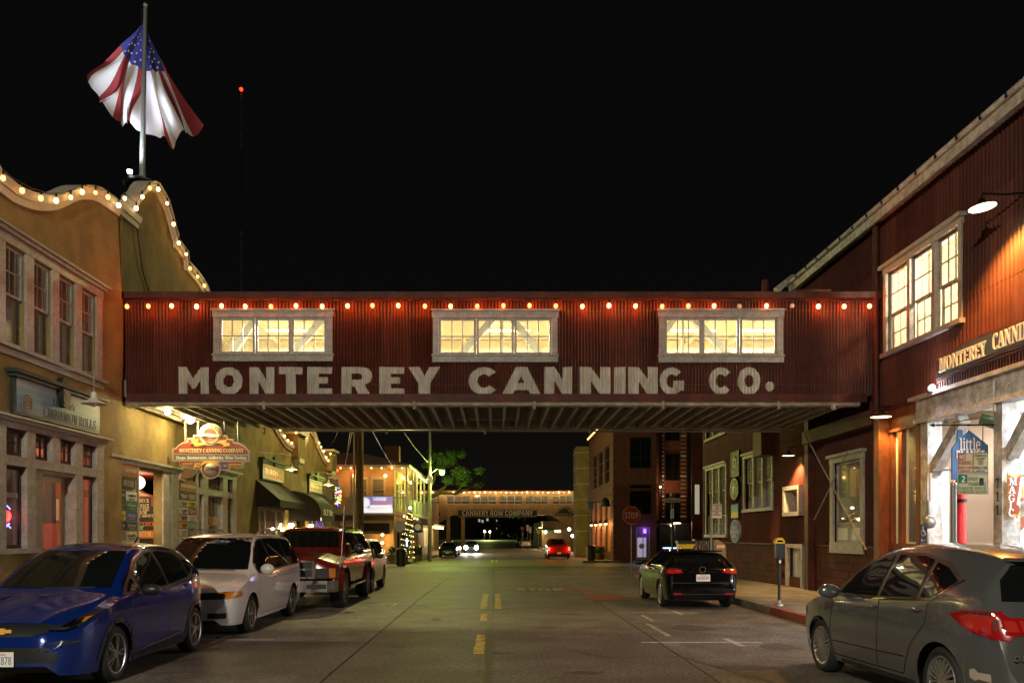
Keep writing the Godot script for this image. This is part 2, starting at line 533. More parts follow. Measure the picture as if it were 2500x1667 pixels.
func ground() -> void:
	var g := G.new()
	var zs := [-60.0, 22.0, 90.0, 130.0, 400.0]
	for k in zs.size() - 1:
		var z0: float = zs[k]
		var z1: float = zs[k + 1]
		g.quad(Vector3(-220, gy(z0) - 0.016, -z0), Vector3(220, gy(z0) - 0.016, -z0), Vector3(220, gy(z1) - 0.016, -z1), Vector3(-220, gy(z1) - 0.016, -z1))
	structure("ground", g, M.asphalt)
	var road := Node3D.new()
	road.name = "road"
	road.set_meta("kind", "structure")
	add_child(road)
	var j := 0.012
	# lanes: left parking strip, left lane, right lane, right parking strip; joints fall at different depths in each
	for lane in [[-6.38, -2.02, [-3.0, 4.5, 10.56, 13.72, 17.4, 21.6, 26.0, 31.0, 36.5]], [-2.02, -0.1, [-3.0, 5.0, 10.56, 15.1, 19.8, 24.5, 30.0, 36.5]],
			[-0.1, 2.58, [-3.0, 6.6, 11.9, 14.6, 19.2, 24.0, 30.0, 36.5]], [2.58, 5.88, [-3.0, 6.0, 11.9, 16.5, 21.0, 26.0, 31.0, 36.5]]]:
		var cut: Array = lane[2]
		for k in cut.size() - 1:
			var pale: bool = lane[0] < -3.0 and cut[k] > 13.0 and cut[k] < 21.0  # paler concrete that also paints in the patch of lamplight beside the cars
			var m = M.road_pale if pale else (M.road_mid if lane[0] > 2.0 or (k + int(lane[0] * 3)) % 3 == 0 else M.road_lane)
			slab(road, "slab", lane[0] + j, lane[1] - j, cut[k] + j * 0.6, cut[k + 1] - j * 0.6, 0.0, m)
	for lane in [[-5.85, -0.1], [-0.1, 6.2]]:
		var z := 36.5
		while z < 150.0:
			var z1: float = z + (6.0 if z < 60.0 else 15.0)
			slab(road, "slab", lane[0] + j, lane[1] - j, z + 0.02, z1 - 0.02, 0.0, M.road_mid if int(z) % 4 < 2 else M.road_pale)
			z = z1
	slab(road, "crossing_lane", -40.0, -5.87, 46.2, 58.0, -0.004, M.road_mid)
	slab(road, "crossing_lane", 6.22, 40.0, 37.4, 61.0, -0.004, M.road_mid)
	# tar along the middle joint, cracks, old rails across the junction
	g = G.new()
	for k in 46:
		var z := 3.0 + k * 0.75
		var w := 0.03 + 0.02 * sin(k * 1.7) + rng.randf() * 0.02
		g.quad(Vector3(-0.1 - w, gy(z) + 0.004, -z), Vector3(-0.1 + w, gy(z) + 0.004, -z), Vector3(-0.1 + w * 0.8, gy(z + 0.75) + 0.004, -z - 0.75), Vector3(-0.1 - w * 0.9, gy(z + 0.75) + 0.004, -z - 0.75))
	part(road, "tar_seam", g, M.tar)
	g = G.new()
	for c in [[-5.2, 10.9, -3.4, 12.3], [-3.4, 12.3, -2.6, 13.6], [-6.2, 9.2, -5.2, 10.9], [1.0, 12.8, 1.55, 11.9], [-2.0, 21.5, -1.2, 19.8], [-2.0, 19.5, -3.2, 18.0], [2.6, 11.9, 3.4, 9.0], [3.0, 16.0, 4.2, 15.2], [0.4, 17.5, 1.3, 16.9], [-1.9, 14.3, -1.4, 13.9]]:
		var a := Vector3(c[0], 0.004, -c[1])
		var b := Vector3(c[2], 0.004, -c[3])
		var prev := a
		for k in 9:
			var q := a.lerp(b, (k + 1) / 9.0) + Vector3(rng.randf_range(-0.05, 0.05), 0, rng.randf_range(-0.08, 0.08))
			var s := (q - prev).cross(Vector3.UP).normalized() * rng.randf_range(0.006, 0.014)
			g.quad(prev - s, prev + s, q + s, q - s)
			prev = q
	part(road, "cracks", g, M.tar).set_meta("kind", "stuff")
	for z in [45.0, 46.5, 49.5, 51.0]:
		slab(road, "rail", -22.0, 22.0, z, z + 0.12, 0.006, M.tar, 0.01)
	# paint: centre line, bay marks, worn stop lettering
	for q in [[-0.32, -0.17, 12.2, 14.6], [-0.32, -0.17, 16.9, 18.4], [-0.36, -0.2, 19.6, 25.0], [-0.02, 0.14, 19.6, 25.0], [-0.34, -0.2, 62.0, 72.0], [0.0, 0.14, 62.0, 72.0]]:
		worn_mark(road, "centre_line", q[0], q[1], q[2], q[3], M.paint_yellow)
	for q in [[-5.6, -3.6, 13.85], [-5.0, -1.6, 20.7], [-4.6, -2.9, 26.4], [2.3, 4.2, 13.5], [2.9, 4.4, 18.6]]:
		slab(road, "bay_mark", q[0], q[1], q[2], q[2] + 0.1, 0.006, M.paint_white, 0.004)
		var xm: float = q[1] - 0.9 if q[0] < 0 else q[1] - 0.5
		slab(road, "bay_mark", xm, xm + 0.1, q[2] - 0.45, q[2] + 0.55, 0.0065, M.paint_white, 0.004)
	for q in [[2.85, 2.95, 14.4, 16.4], [3.05, 3.13, 16.8, 18.2], [1.6, 5.6, 36.9, 37.2], [-5.6, -0.4, 44.4, 44.6]]:
		worn_mark(road, "lane_mark", q[0], q[1], q[2], q[3], M.paint_white)
	for q in [[2.2, 3.1, 26.2, 27.4], [2.5, 3.5, 22.2, 25.0]]:
		slab(road, "red_mark", q[0], q[1], q[2], q[3], 0.005, M.kerb_red, 0.004)
	slab(road, "stop_patch", 0.6, 2.2, 26.4, 28.0, 0.005, M.tar, 0.004)
	var b := Basis(Vector3(1, 0, 0), Vector3(0, 0, -1), Vector3(0, 1, 0))
	text(road, "STOP", Vector3(1.4, gy(27.2) + 0.008, -27.2), 1.45, 1.3, b, M.paint_white, "sans_bold", 0.003)
	g = G.new()
	for q in [[-0.02, 12.3, 0.34, 0.1], [0.9, 15.7, 0.2, 0.12], [0.2, 21.0, 0.3, 0.1], [1.1, 10.6, 0.3, 0.1], [-3.2, 21.2, 0.35, 0.18], [-1.5, 13.0, 0.16, 0.06], [-4.6, 19.0, 0.3, 0.5], [-4.4, 14.2, 0.3, 0.25], [3.6, 15.6, 0.4, 0.5], [4.3, 13.0, 0.3, 0.4], [-1.2, 17.2, 0.12, 0.3], [1.6, 18.3, 0.3, 0.16], [3.2, 11.0, 0.5, 0.2], [0.6, 9.4, 0.18, 0.1]]:
		var ring := []
		for k in 12:
			ring.append(Vector3(q[0] + cos(TAU * k / 12) * q[2] * rng.randf_range(0.7, 1.15), 0.0035, -q[1] + sin(TAU * k / 12) * q[3] * rng.randf_range(0.7, 1.3)))
		for k in 10:
			g.tri(ring[0], ring[k + 1], ring[k + 2 if k < 10 else 0])
	part(road, "oil_stains", g, M.asphalt).set_meta("kind", "stuff")
	g = G.new()
	for k in 90:
		var z := rng.randf_range(8.5, 30.0)
		var c := Vector3(rng.randf_range(-6.2, 5.6), 0.008 + gy(z), -z)
		var r := rng.randf_range(0.008, 0.03)
		g.tri(c + Vector3(r, 0.002, 0), c + Vector3(-r * 0.6, 0.006, r * rng.randf()), c + Vector3(-r * 0.4, 0, -r))
	part(road, "litter_and_leaves", g, M.sign_border).set_meta("kind", "stuff")
	# pavements with kerbs
	pavement("pavement", -8.9, -6.4, -4.0, 45.6, true)
	pavement("pavement", 5.9, 9.05, -4.0, 36.6, false)
	pavement("pavement", -12.0, -5.85, 58.3, 150.0, true)
	pavement("pavement", 6.2, 9.0, 61.3, 150.0, false)

func pavement(called: String, x0: float, x1: float, z0: float, z1: float, kerb_right: bool) -> void:
	var p := Node3D.new()
	p.name = numbered(called)
	p.set_meta("kind", "structure")
	add_child(p)
	var kx0 := x1 - 0.16 if kerb_right else x0
	var kx1 := x1 if kerb_right else x0 + 0.16
	var sx0 := x0 if kerb_right else x0 + 0.175
	var sx1 := x1 - 0.175 if kerb_right else x1
	var z := z0
	while z < z1 - 0.1:
		var step: float = 1.5 if z < 40.0 else 6.0
		var ze := minf(z + step, z1)
		var half := (sx0 + sx1) / 2.0
		slab(p, "paving_slab", sx0, half - 0.006, z + 0.006, ze - 0.006, 0.15, M.walk, 0.15)
		slab(p, "paving_slab", half + 0.006, sx1, z + 0.006, ze - 0.006, 0.15, M.walk, 0.15)
		var red: bool = (x0 > 0 and z > 13.0 and z < 17.5) or (x0 > 0 and z > 22.5 and z < 37.0) or (x0 < 0 and z > 38.0 and z < 47.0)
		slab(p, "kerb_stone", kx0, kx1, z + 0.004, ze - 0.004, 0.15, M.kerb_red if red else M.walk, 0.16)
		z = ze

# ---------------------------------------------------------------- the skybridge
const PITCH := 0.074
func wave(a: float, p := PITCH) -> float:
	return 0.2 * p * cos(TAU * a / p)

# corrugated sheets over a0..a1 x b0..b1 of a frame, leaving openings free; sheets lap at the given heights
func corrugated(fr: Fr, a0: float, a1: float, b0: float, b1: float, holes: Array, laps: Array, n := 6, pitch := PITCH) -> G:
	var g := G.new()
	var ys := [b0, b1]
	for l in laps:
		if l > b0 and l < b1: ys.append(l)
	for h in holes:
		for q in [h[1], h[3]]:
			if q > b0 and q < b1: ys.append(q)
	ys.sort()
	var xs := [a0, a1]
	for h in holes:
		for q in [h[0], h[2]]:
			if q > a0 and q < a1: xs.append(q)
	xs.sort()
	for i in xs.size() - 1:
		for k in ys.size() - 1:
			if xs[i + 1] - xs[i] < 0.001 or ys[k + 1] - ys[k] < 0.001:
				continue
			var mx: float = (xs[i] + xs[i + 1]) / 2
			var my: float = (ys[k] + ys[k + 1]) / 2
			var skip := false
			for h in holes:
				if mx > h[0] and mx < h[2] and my > h[1] and my < h[3]: skip = true
			if skip:
				continue
			var lo := 0.0
			var hi := 0.0
			for l in laps:
				if absf(ys[k] - l) < 0.002: lo = 0.01
			var a: float = xs[i]
			var st := pitch / n
			while a < xs[i + 1] - 0.0001:
				var e: float = minf((floorf(a / st + 0.001) + 1.0) * st, xs[i + 1])
				g.quad(fr.pt(a, ys[k], wave(a, pitch) + lo), fr.pt(e, ys[k], wave(e, pitch) + lo), fr.pt(e, ys[k + 1], wave(e, pitch) + hi), fr.pt(a, ys[k + 1], wave(a, pitch) + hi))
				a = e
	return g

# the same skin hung as single sheets, each row lapping the one below
func sheets(parent: Node3D, fr: Fr, a0: float, a1: float, b0: float, b1: float, holes: Array, laps: Array, n: int, pitch: float, waves: int, mats: Array) -> void:
	var a := a0
	var k := 0
	while a < a1 - 0.001:
		var e := minf((floorf(a / (pitch * waves) + 0.001) + 1.0) * pitch * waves, a1)
		var ys := [b0] + laps + [b1]
		for h in holes:
			if h[0] < e and h[2] > a: ys += [h[1], h[3]]
		ys.sort()
		for r in ys.size() - 1:
			var g := corrugated(fr, a, e, ys[r], ys[r + 1], holes, laps, n, pitch)
			if g.v.size():
				part(parent, "sheet", g, M[mats[(k * 5 + r * 3 + k / 4) % mats.size()]], 35)
		a = e
		k += 1

# a framed window: border, grid of bars, and one pane for each light
func window(parent: Node3D, fr: Fr, a0: float, b0: float, a1: float, b1: float, cols: int, rows: int, fw: float, mw: float, fm: Material, gm: Material, c := 0.0, called := "window", th := 0.05) -> MeshInstance3D:
	var g := G.new()
	fr.bx(g, a0, b0, c - th, a0 + fw, b1, c)
	fr.bx(g, a1 - fw, b0, c - th, a1, b1, c)
	fr.bx(g, a0 + fw, b0, c - th, a1 - fw, b0 + fw, c - 0.002)
	fr.bx(g, a0 + fw, b1 - fw, c - th, a1 - fw, b1, c - 0.002)
	var w := part(parent, called, g, fm)
	var ia := a0 + fw
	var ib := b0 + fw
	var ca := (a1 - a0 - 2 * fw) / cols
	var rb := (b1 - b0 - 2 * fw) / rows
	if cols * rows > 1:
		g = G.new()
		for k in range(1, cols):
			fr.bx(g, ia + ca * k - mw / 2, ib, c - th * 0.8, ia + ca * k + mw / 2, b1 - fw, c - 0.006)
		for k in range(1, rows):
			fr.bx(g, ia, ib + rb * k - mw / 2, c - th * 0.8, a1 - fw, ib + rb * k + mw / 2, c - 0.008)
		part(w, "glazing_bars", g, fm)
	for i in cols:
		for k in rows:
			g = G.new()
			fr.bx(g, ia + ca * i, ib + rb * k, c - th * 0.55, ia + ca * (i + 1), ib + rb * (k + 1), c - th * 0.55 + 0.004)
			if i or k or true:
				part(w, "pane", g, gm)
	return w

func stroke_letter(ch: String) -> Array:
	# heavy block capitals, each as hole-free polygons in a unit box
	var R := func(a, b, c, d): return PackedVector2Array([Vector2(a, b), Vector2(c, b), Vector2(c, d), Vector2(a, d)])
	var P := func(l):
		var o := PackedVector2Array()
		for k in range(0, l.size(), 2): o.append(Vector2(l[k], l[k + 1]))
		return o
	var ARC := func(t0, t1, ri):
		var o := PackedVector2Array()
		for k in 13:
			var t: float = lerpf(t0, t1, k / 12.0)
			o.append(Vector2(0.5 + 0.5 * cos(t), 0.5 + 0.5 * sin(t)))
		for k in 13:
			var t: float = lerpf(t1, t0, k / 12.0)
			o.append(Vector2(0.5 + 0.5 * ri * cos(t), 0.5 + 0.5 * (ri + 0.06) * sin(t)))
		return o
	match ch:
		"M": return [P.call([0, 0, 0.28, 0, 0.28, 0.5, 0.46, 0.22, 0.54, 0.22, 0.72, 0.5, 0.72, 0, 1, 0, 1, 1, 0.74, 1, 0.5, 0.6, 0.26, 1, 0, 1])]
		"O": return [ARC.call(0.0, PI, 0.38), ARC.call(PI, TAU, 0.38)]
		"N": return [P.call([0, 0, 0.36, 0, 0.36, 0.5, 0.66, 0, 1, 0, 1, 1, 0.66, 1, 0.66, 0.55, 0.36, 1, 0, 1])]
		"T": return [P.call([0.3, 0, 0.72, 0, 0.72, 0.74, 1, 0.74, 1, 1, 0, 1, 0, 0.74, 0.3, 0.74])]
		"E": return [P.call([0, 0, 1, 0, 1, 0.24, 0.48, 0.24, 0.48, 0.4, 0.84, 0.4, 0.84, 0.63, 0.48, 0.63, 0.48, 0.76, 1, 0.76, 1, 1, 0, 1])]
		"R": return [P.call([0, 0, 0.33, 0, 0.33, 1, 0, 1]), P.call([0.33, 0.76, 0.6, 0.76, 0.68, 0.69, 0.66, 0.58, 0.58, 0.54, 0.33, 0.54, 0.33, 0.3, 0.42, 0.3, 0.56, 0, 0.95, 0, 0.76, 0.36, 0.92, 0.46, 1, 0.64, 0.97, 0.82, 0.86, 0.95, 0.7, 1, 0.33, 1])]
		"Y": return [P.call([0.32, 0, 0.7, 0, 0.7, 0.42, 1, 1, 0.66, 1, 0.52, 0.68, 0.36, 1, 0, 1, 0.32, 0.42])]
		"A": return [P.call([0, 0, 0.27, 0, 0.33, 0.17, 0.5, 0.17, 0.5, 0.43, 0.4, 0.43, 0.5, 0.66, 0.5, 1, 0.36, 1]), P.call([0.5, 0.17, 0.68, 0.17, 0.74, 0, 1, 0, 0.65, 1, 0.5, 1, 0.5, 0.66, 0.58, 0.43, 0.5, 0.43])]
		"I": return [R.call(0, 0, 1, 1)]
		"C": return [ARC.call(PI * 0.22, PI * 1.78, 0.42)]
		"G": return [ARC.call(PI * 0.22, PI * 1.75, 0.42), P.call([0.55, 0.3, 0.66, 0.3, 0.66, 0.16, 1, 0.16, 1, 0.52, 0.55, 0.52])]
	var dot := PackedVector2Array()
	for k in 16: dot.append(Vector2(0.5 + 0.5 * cos(TAU * k / 16), 0.5 + 0.5 * sin(TAU * k / 16)))
	return [dot]

func skybridge() -> void:
	var fr := frame_front(ZB)
	var x0 := XL
	var x1 := XR - 0.02
	var yb := 4.98
	var yt := 7.18
	var br := thing("skybridge", "red corrugated iron skybridge with three white windows crossing the street", "skybridge", Vector3(0, 4.7, -22))
	var wins := []
	for w in [[522.0, 812.0, 760.0, 883.0], [1057.0, 1361.0, 761.0, 885.0], [1608.0, 1911.0, 760.0, 886.0]]:
		var a := pz(w[0], w[3], ZB)
		var b := pz(w[1], w[2], ZB)
		wins.append([a.x, a.y, b.x, b.y])
	var holes := []
	for w in wins: holes.append([w[0] + 0.1, w[1] + 0.12, w[2] - 0.1, w[3] - 0.12])
	# sheet by sheet, nine waves wide, each faded a little differently
	sheets(br, fr, x0, x1, yb, yt, holes, [6.93, 5.2], 6, PITCH, 9, ["red_sheet", "red_sheet_faded", "red_sheet", "red_sheet_dark", "red_sheet_faded", "red_sheet"])
	# a second skin keeps the light of the corridor in
	var g := G.new()
	for q in [[x0, holes[0][0]], [holes[0][2], holes[1][0]], [holes[1][2], holes[2][0]], [holes[2][2], x1]]:
		g.box(Vector3(q[0], yb, -ZB - 0.16), Vector3(q[1], yt, -ZB - 0.06))
	for h in holes:
		g.box(Vector3(h[0], yb, -ZB - 0.16), Vector3(h[2], h[1], -ZB - 0.06))
		g.box(Vector3(h[0], h[3], -ZB - 0.16), Vector3(h[2], yt, -ZB - 0.06))
	part(br, "inner_wall", g, M.room_cream)
	g = G.new().box(Vector3(x0, yb, -ZC), Vector3(x1, yt, -ZC + 0.12))
	part(br, "back_wall", g, M.room_cream)
	part(br, "corridor_floor", G.new().box(Vector3(x0, 5.0, -ZC + 0.12), Vector3(x1, 5.1, -ZB - 0.16)), M.room_brown)
	part(br, "ceiling", G.new().box(Vector3(x0, 7.2, -ZC), Vector3(x1, 7.26, -ZB - 0.02)), M.room_cream)
	part(br, "roof", G.new().box(Vector3(x0, 7.262, -ZC - 0.1), Vector3(x1, 7.34, -ZB + 0.06)), M.red_board)
	part(br, "eave_board", G.new().box(Vector3(x0, 7.19, -ZB + 0.005), Vector3(x1 + 0.1, 7.335, -ZB + 0.16)), M.red_board)
	part(br, "bottom_board", G.new().box(Vector3(x0, 4.80, -ZB - 0.04), Vector3(x1 - 0.3, 4.985, -ZB + 0.035)), M.red_board)
	part(br, "corner_board", G.new().box(Vector3(x1 - 0.18, yb - 0.1, -ZB - 0.02), Vector3(x1 - 0.02, yt, -ZB + 0.04)), M.red_board)
	# painted letters, lapped over the waves of the sheet
	for l in [["M", 435, 508.5], ["O", 524, 592], ["N", 609, 670], ["T", 680, 738.5], ["E", 749, 810.6], ["R", 833, 908.6], ["E", 925, 987], ["Y", 996, 1074], ["C", 1143.5, 1220], ["A", 1225, 1321],
			["N", 1329.5, 1397], ["N", 1415, 1490.5], ["I", 1500, 1527.7], ["N", 1533.6, 1605.7], ["G", 1610, 1670], ["C", 1731, 1789], ["O", 1801, 1857], [".", 1868.6, 1890]]:
		var top := 896.0 if l[0] != "." else 931.0
		var bot := 964.0 if l[0] != "." else 955.0
		var a := pz(l[1], bot, ZB)
		var b := pz(l[2], top, ZB)
		g = G.new()
		for poly in stroke_letter(l[0]):
			var pp := PackedVector2Array()
			for q in poly:
				pp.append(Vector2(lerpf(a.x, b.x, q.x) + 0.006 * sin(q.y * 37.0 + l[1]), lerpf(a.y, b.y, q.y) + 0.005 * sin(q.x * 29.0 + l[1])))
			var st := PITCH / 6.0
			var s := floorf(a.x / st) - 1
			while s * st < b.x + st:
				for cell in [[4.9, 5.2], [5.2, 6.0]]:
					var strip := PackedVector2Array([Vector2(s * st, cell[0]), Vector2((s + 1) * st, cell[0]), Vector2((s + 1) * st, cell[1]), Vector2(s * st, cell[1])])
					for piece in Geometry2D.intersect_polygons(pp, strip):
						var ix := Geometry2D.triangulate_polygon(piece)
						for k in range(0, ix.size(), 3):
							var p3 := []
							for j in 3:
								var q: Vector2 = piece[ix[k + j]]
								p3.append(fr.pt(q.x, q.y, wave(q.x) + 0.003 + (0.01 * (7.0 - q.y) / 1.8 if q.y >= 5.199 and cell[0] > 5.0 else 0.0)))
							g.tri(p3[0], p3[1], p3[2])
				s += 1
		part(br, "painted_letter", g, M.letter_paint)
	# windows: casing, three sashes of six lights
	for w in wins:
		var wa: float = w[0]
		var wb: float = w[2]
		var casing := G.new()
		fr.bx(casing, wa, w[1] + 0.17, 0.0, wa + 0.13, w[3] - 0.15, 0.07)
		fr.bx(casing, wb - 0.13, w[1] + 0.17, 0.0, wb, w[3] - 0.15, 0.07)
		fr.bx(casing, wa - 0.02, w[3] - 0.15, 0.0, wb + 0.02, w[3], 0.085)
		fr.bx(casing, wa - 0.05, w[3], 0.0, wb + 0.05, w[3] + 0.04, 0.12)
		fr.bx(casing, wa - 0.01, w[1], 0.0, wb + 0.01, w[1] + 0.14, 0.08)
		fr.bx(casing, wa - 0.03, w[1] + 0.14, 0.0, wb + 0.03, w[1] + 0.175, 0.11)
		var cs := part(br, "window_casing", casing, M.trim)
		var sw := (wb - wa - 0.26) / 3.0
		for k in 3:
			var s0 := wa + 0.13 + sw * k
			window(br, fr, s0 + 0.005, w[1] + 0.18, s0 + sw - 0.005, w[3] - 0.155, 3, 2, 0.055, 0.022, M.trim, M.pane, 0.03, "sash")
	# trusses and lighting in the corridor
	g = G.new()
	var trusses := [[-7.0, 5.1, -5.75, 6.9], [-5.6, 5.25, -4.1, 6.92], [-1.65, 5.1, 0.0, 6.95], [0.35, 6.95, 1.6, 5.35], [-3.4, 6.9, -2.0, 5.2], [3.0, 5.2, 4.3, 6.9], [4.75, 6.9, 6.2, 5.35], [-7.9, 6.9, -7.1, 5.2], [7.0, 5.2, 8.3, 6.9]]
	for q in trusses:
		part(br, "brace", G.new().bar(Vector3(q[0], q[1], -ZB - 0.55), Vector3(q[2], q[3], -ZB - 0.55), 0.14, 0.16), M.brace)
	for x in [-4.1, 0.15, 4.5]:
		part(br, "post", G.new().box(Vector3(x - 0.03, 5.1, -ZB - 0.6), Vector3(x + 0.03, 7.2, -ZB - 0.54)), M.brace)
	part(br, "chord", G.new().box(Vector3(x0, 5.72, -ZC + 0.14), Vector3(x1, 5.82, -ZC + 0.3)), M.brace)
	for x in [-5.4, -3.2, 0.3, 2.4, 5.2, 7.0]:
		g = G.new().box(Vector3(x - 0.6, 7.02, -22.6), Vector3(x + 0.6, 7.07, -22.5))
		part(br, "tube_light", g, M.tube_white)
		arealight(br, Vector3(x, 6.99, -22.55), Vector3(0, -1, 0), 1.2, 0.12, Color(1.0, 0.98, 0.84), {-5.4: 95.0, -3.2: 45.0, 0.3: 60.0, 2.4: 50.0, 5.2: 40.0, 7.0: 130.0}[x])
	for x in [-7.6, -6.1, -4.7, -2.4, -0.9, 0.9, 2.3, 3.7, 5.4, 6.6, 8.0]:
		part(br, "ceiling_beam", G.new().box(Vector3(x - 0.05, 7.06, -ZC + 0.12), Vector3(x + 0.05, 7.2, -ZB - 0.17)), M.room_cream)
	for q in [[-4.0, 5.35], [1.35, 5.32], [-0.4, 5.2]]:
		var pot := part(br, "pot_plant", G.new().lathe([Vector2(0.07, 0), Vector2(0.1, 0.2), Vector2(0.01, 0.2)], Vector3(q[0], q[1] - 0.25, -ZB - 0.35), Vector3.UP, 10), M.brick)
		var fr2 := G.new()
		for k in 26:
			var d := Vector3(rng.randf_range(-1, 1), rng.randf_range(0.3, 1.2), rng.randf_range(-1, 1)).normalized() * rng.randf_range(0.2, 0.42)
			var p0 := Vector3(q[0], q[1] - 0.05, -ZB - 0.35)
			var sd := d.cross(Vector3.UP).normalized() * 0.015
			fr2.tri(p0 - sd, p0 + sd, p0 + d + Vector3(0, -0.08, 0))
		part(pot, "fronds", fr2, M.leaf).set_meta("kind", "stuff")
	# underside: joists seen from below, edge beams, pipes
	part(br, "soffit", G.new().box(Vector3(x0, 4.93, -ZC + 0.02), Vector3(x1 - 0.4, 4.99, -ZB - 0.05)), M.soffit)
	for k in 49:
		var x := x0 + 0.3 + k * 0.345
		if x < x1 - 0.6:
			part(br, "joist", G.new().box(Vector3(x - 0.035, 4.70, -ZC + 0.16), Vector3(x + 0.035, 4.93, -ZB - 0.18)), M.joist)
	part(br, "edge_beam", G.new().box(Vector3(x0, 4.70, -ZB - 0.17), Vector3(x1 - 0.45, 4.80, -ZB + 0.0)), M.joist)
	part(br, "edge_beam", G.new().box(Vector3(x0 + 2.4, 4.68, -ZC - 0.02), Vector3(x1 - 0.5, 4.9, -ZC + 0.15)), M.joist)
	part(br, "pipe", G.new().tube([Vector3(x0 + 0.4, 4.74, -ZB + 0.06), Vector3(x1 - 0.5, 4.72, -ZB + 0.06)], 0.035), M.joist, 50)
	part(br, "pipe", G.new().tube([Vector3(x0 + 2.6, 4.66, -ZC - 0.1), Vector3(x1 - 0.8, 4.64, -ZC - 0.1)], 0.03), M.grey_metal, 50)
	for x in [-5.4, -1.9, 0.9, 3.9, 6.6]:
		part(br, "pipe_fitting", G.new().tube([Vector3(x, 4.8, -ZB + 0.06), Vector3(x, 4.62, -ZB + 0.06)], [0.05, 0.035], 8), M.joist, 50)
		part(br, "pipe_fitting", G.new().tube([Vector3(x - 1.2, 4.74, -ZC - 0.1), Vector3(x - 1.2, 4.56, -ZC - 0.1)], [0.05, 0.03], 8), M.grey_metal, 50)
	part(br, "sensor", G.new().ball(pz(2036, 995, ZB - 0.1), 0.07, 10), M.trim, 60)
	part(br, "wall_bracket", G.new().box(Vector3(x0, 4.9, -ZB + 0.01), Vector3(x0 + 0.1, 5.3, -ZB + 0.1)), M.grey_metal)
	# roof clutter
	part(br, "vent_pipe", G.new().tube([pz(1869, 722, 21), pz(1869, 684, 21)], 0.08, 10), M.red_board, 50)
	part(br, "roof_plank", G.new().box(pz(1938, 718, 20.6), pz(2030, 706, 20.4)), M.red_board)
	part(br, "roof_rail", G.new().tube([pz(813, 714, 21), pz(870, 716, 21), pz(968, 713, 21)], 0.03, 6), M.black_metal)
	# string of bulbs under the eave
	var st := thing("bridge_string_lights", "string of amber bulbs along the eave of the red skybridge", "string lights", Vector3(0, 7.1, -ZB + 0.2))
	var wire := []
	for x in [309, 361, 418, 479, 540, 598, 661, 722, 786, 848, 909, 972, 1037, 1100, 1165, 1229, 1293, 1357, 1422, 1487, 1552, 1617, 1681, 1744, 1806, 1872, 1935, 1999, 2062, 2124]:
		var c := pz(x, 747.0 + 1.2 * sin(x), ZB - 0.13)
		var dead: bool = x in [1806, 1935]
		part(st, "bulb", G.new().ball(c, 0.05, 10, 1.2), M.sign_white if dead else [M.bulb_orange, M.bulb_orange_c, M.bulb_orange, M.bulb_orange_b][int(x * 7) % 4], 60)
		part(st, "socket", G.new().tube([c + Vector3(0, 0.05, 0), c + Vector3(0, 0.13, 0)], 0.022, 6), M.black)
		if wire.size(): wire.append((wire[-1] + c + Vector3(0, 0.13, 0)) / 2.0 - Vector3(0, 0.035, 0))
		wire.append(c + Vector3(0, 0.13, 0))
		if not dead:
			omni(st, c, Color(1.0, 0.42, 0.12), 0.3 if x > 320 else 0.08, 0.05)
	part(st, "cable", G.new().tube(wire, 0.012, 5), M.black)

# ---------------------------------------------------------------- left row of shops
# a wall with rectangular openings [a0, b0, a1, b1]; thickness th behind the face
func wall(fr: Fr, a0: float, a1: float, b0: float, b1: float, holes: Array, th := 0.22) -> G:
	var g := G.new()
	var xs := [a0, a1]
	var ys := [b0, b1]
	for h in holes:
		for q in [h[0], h[2]]: xs.append(clampf(q, a0, a1))
		for q in [h[1], h[3]]: ys.append(clampf(q, b0, b1))
	xs.sort()
	ys.sort()
	for i in xs.size() - 1:
		for k in ys.size() - 1:
			if xs[i + 1] - xs[i] < 0.0005 or ys[k + 1] - ys[k] < 0.0005:
				continue
			var skip := false
			for h in holes:
				var mx: float = (xs[i] + xs[i + 1]) / 2
				var my: float = (ys[k] + ys[k + 1]) / 2
				if mx > h[0] and mx < h[2] and my > h[1] and my < h[3]: skip = true
			if not skip:
				for c in [0.0, -th]:
					g.quad(fr.pt(xs[i], ys[k], c), fr.pt(xs[i + 1], ys[k], c), fr.pt(xs[i + 1], ys[k + 1], c), fr.pt(xs[i], ys[k + 1], c))
	for h in holes + [[a0, b0, a1, b1]]:
		g.quad(fr.pt(h[0], h[1], 0), fr.pt(h[0], h[3], 0), fr.pt(h[0], h[3], -th), fr.pt(h[0], h[1], -th))
		g.quad(fr.pt(h[2], h[1], 0), fr.pt(h[2], h[3], 0), fr.pt(h[2], h[3], -th), fr.pt(h[2], h[1], -th))
		g.quad(fr.pt(h[0], h[1], 0), fr.pt(h[2], h[1], 0), fr.pt(h[2], h[1], -th), fr.pt(h[0], h[1], -th))
		g.quad(fr.pt(h[0], h[3], 0), fr.pt(h[2], h[3], 0), fr.pt(h[2], h[3], -th), fr.pt(h[0], h[3], -th))
	return g

# the inside of a room behind a frame: floor, ceiling, back and side walls
func room(parent: Node3D, fr: Fr, a0: float, a1: float, b0: float, b1: float, depth: float, m: Material, c0 := -0.26) -> void:
	var g := G.new()
	var c := -depth
	fr.bx(g, a0, b0, c - 0.1, a1, b1, c)
	fr.bx(g, a0 - 0.1, b0, c, a0, b1, c0)
	fr.bx(g, a1, b0, c, a1 + 0.1, b1, c0)
	fr.bx(g, a0, b1, c, a1, b1 + 0.1, c0)
	part(parent, "room_walls", g, m)
	g = G.new()
	fr.bx(g, a0, b0 - 0.1, c, a1, b0, c0)
	part(parent, "room_floor", g, M.room_brown)

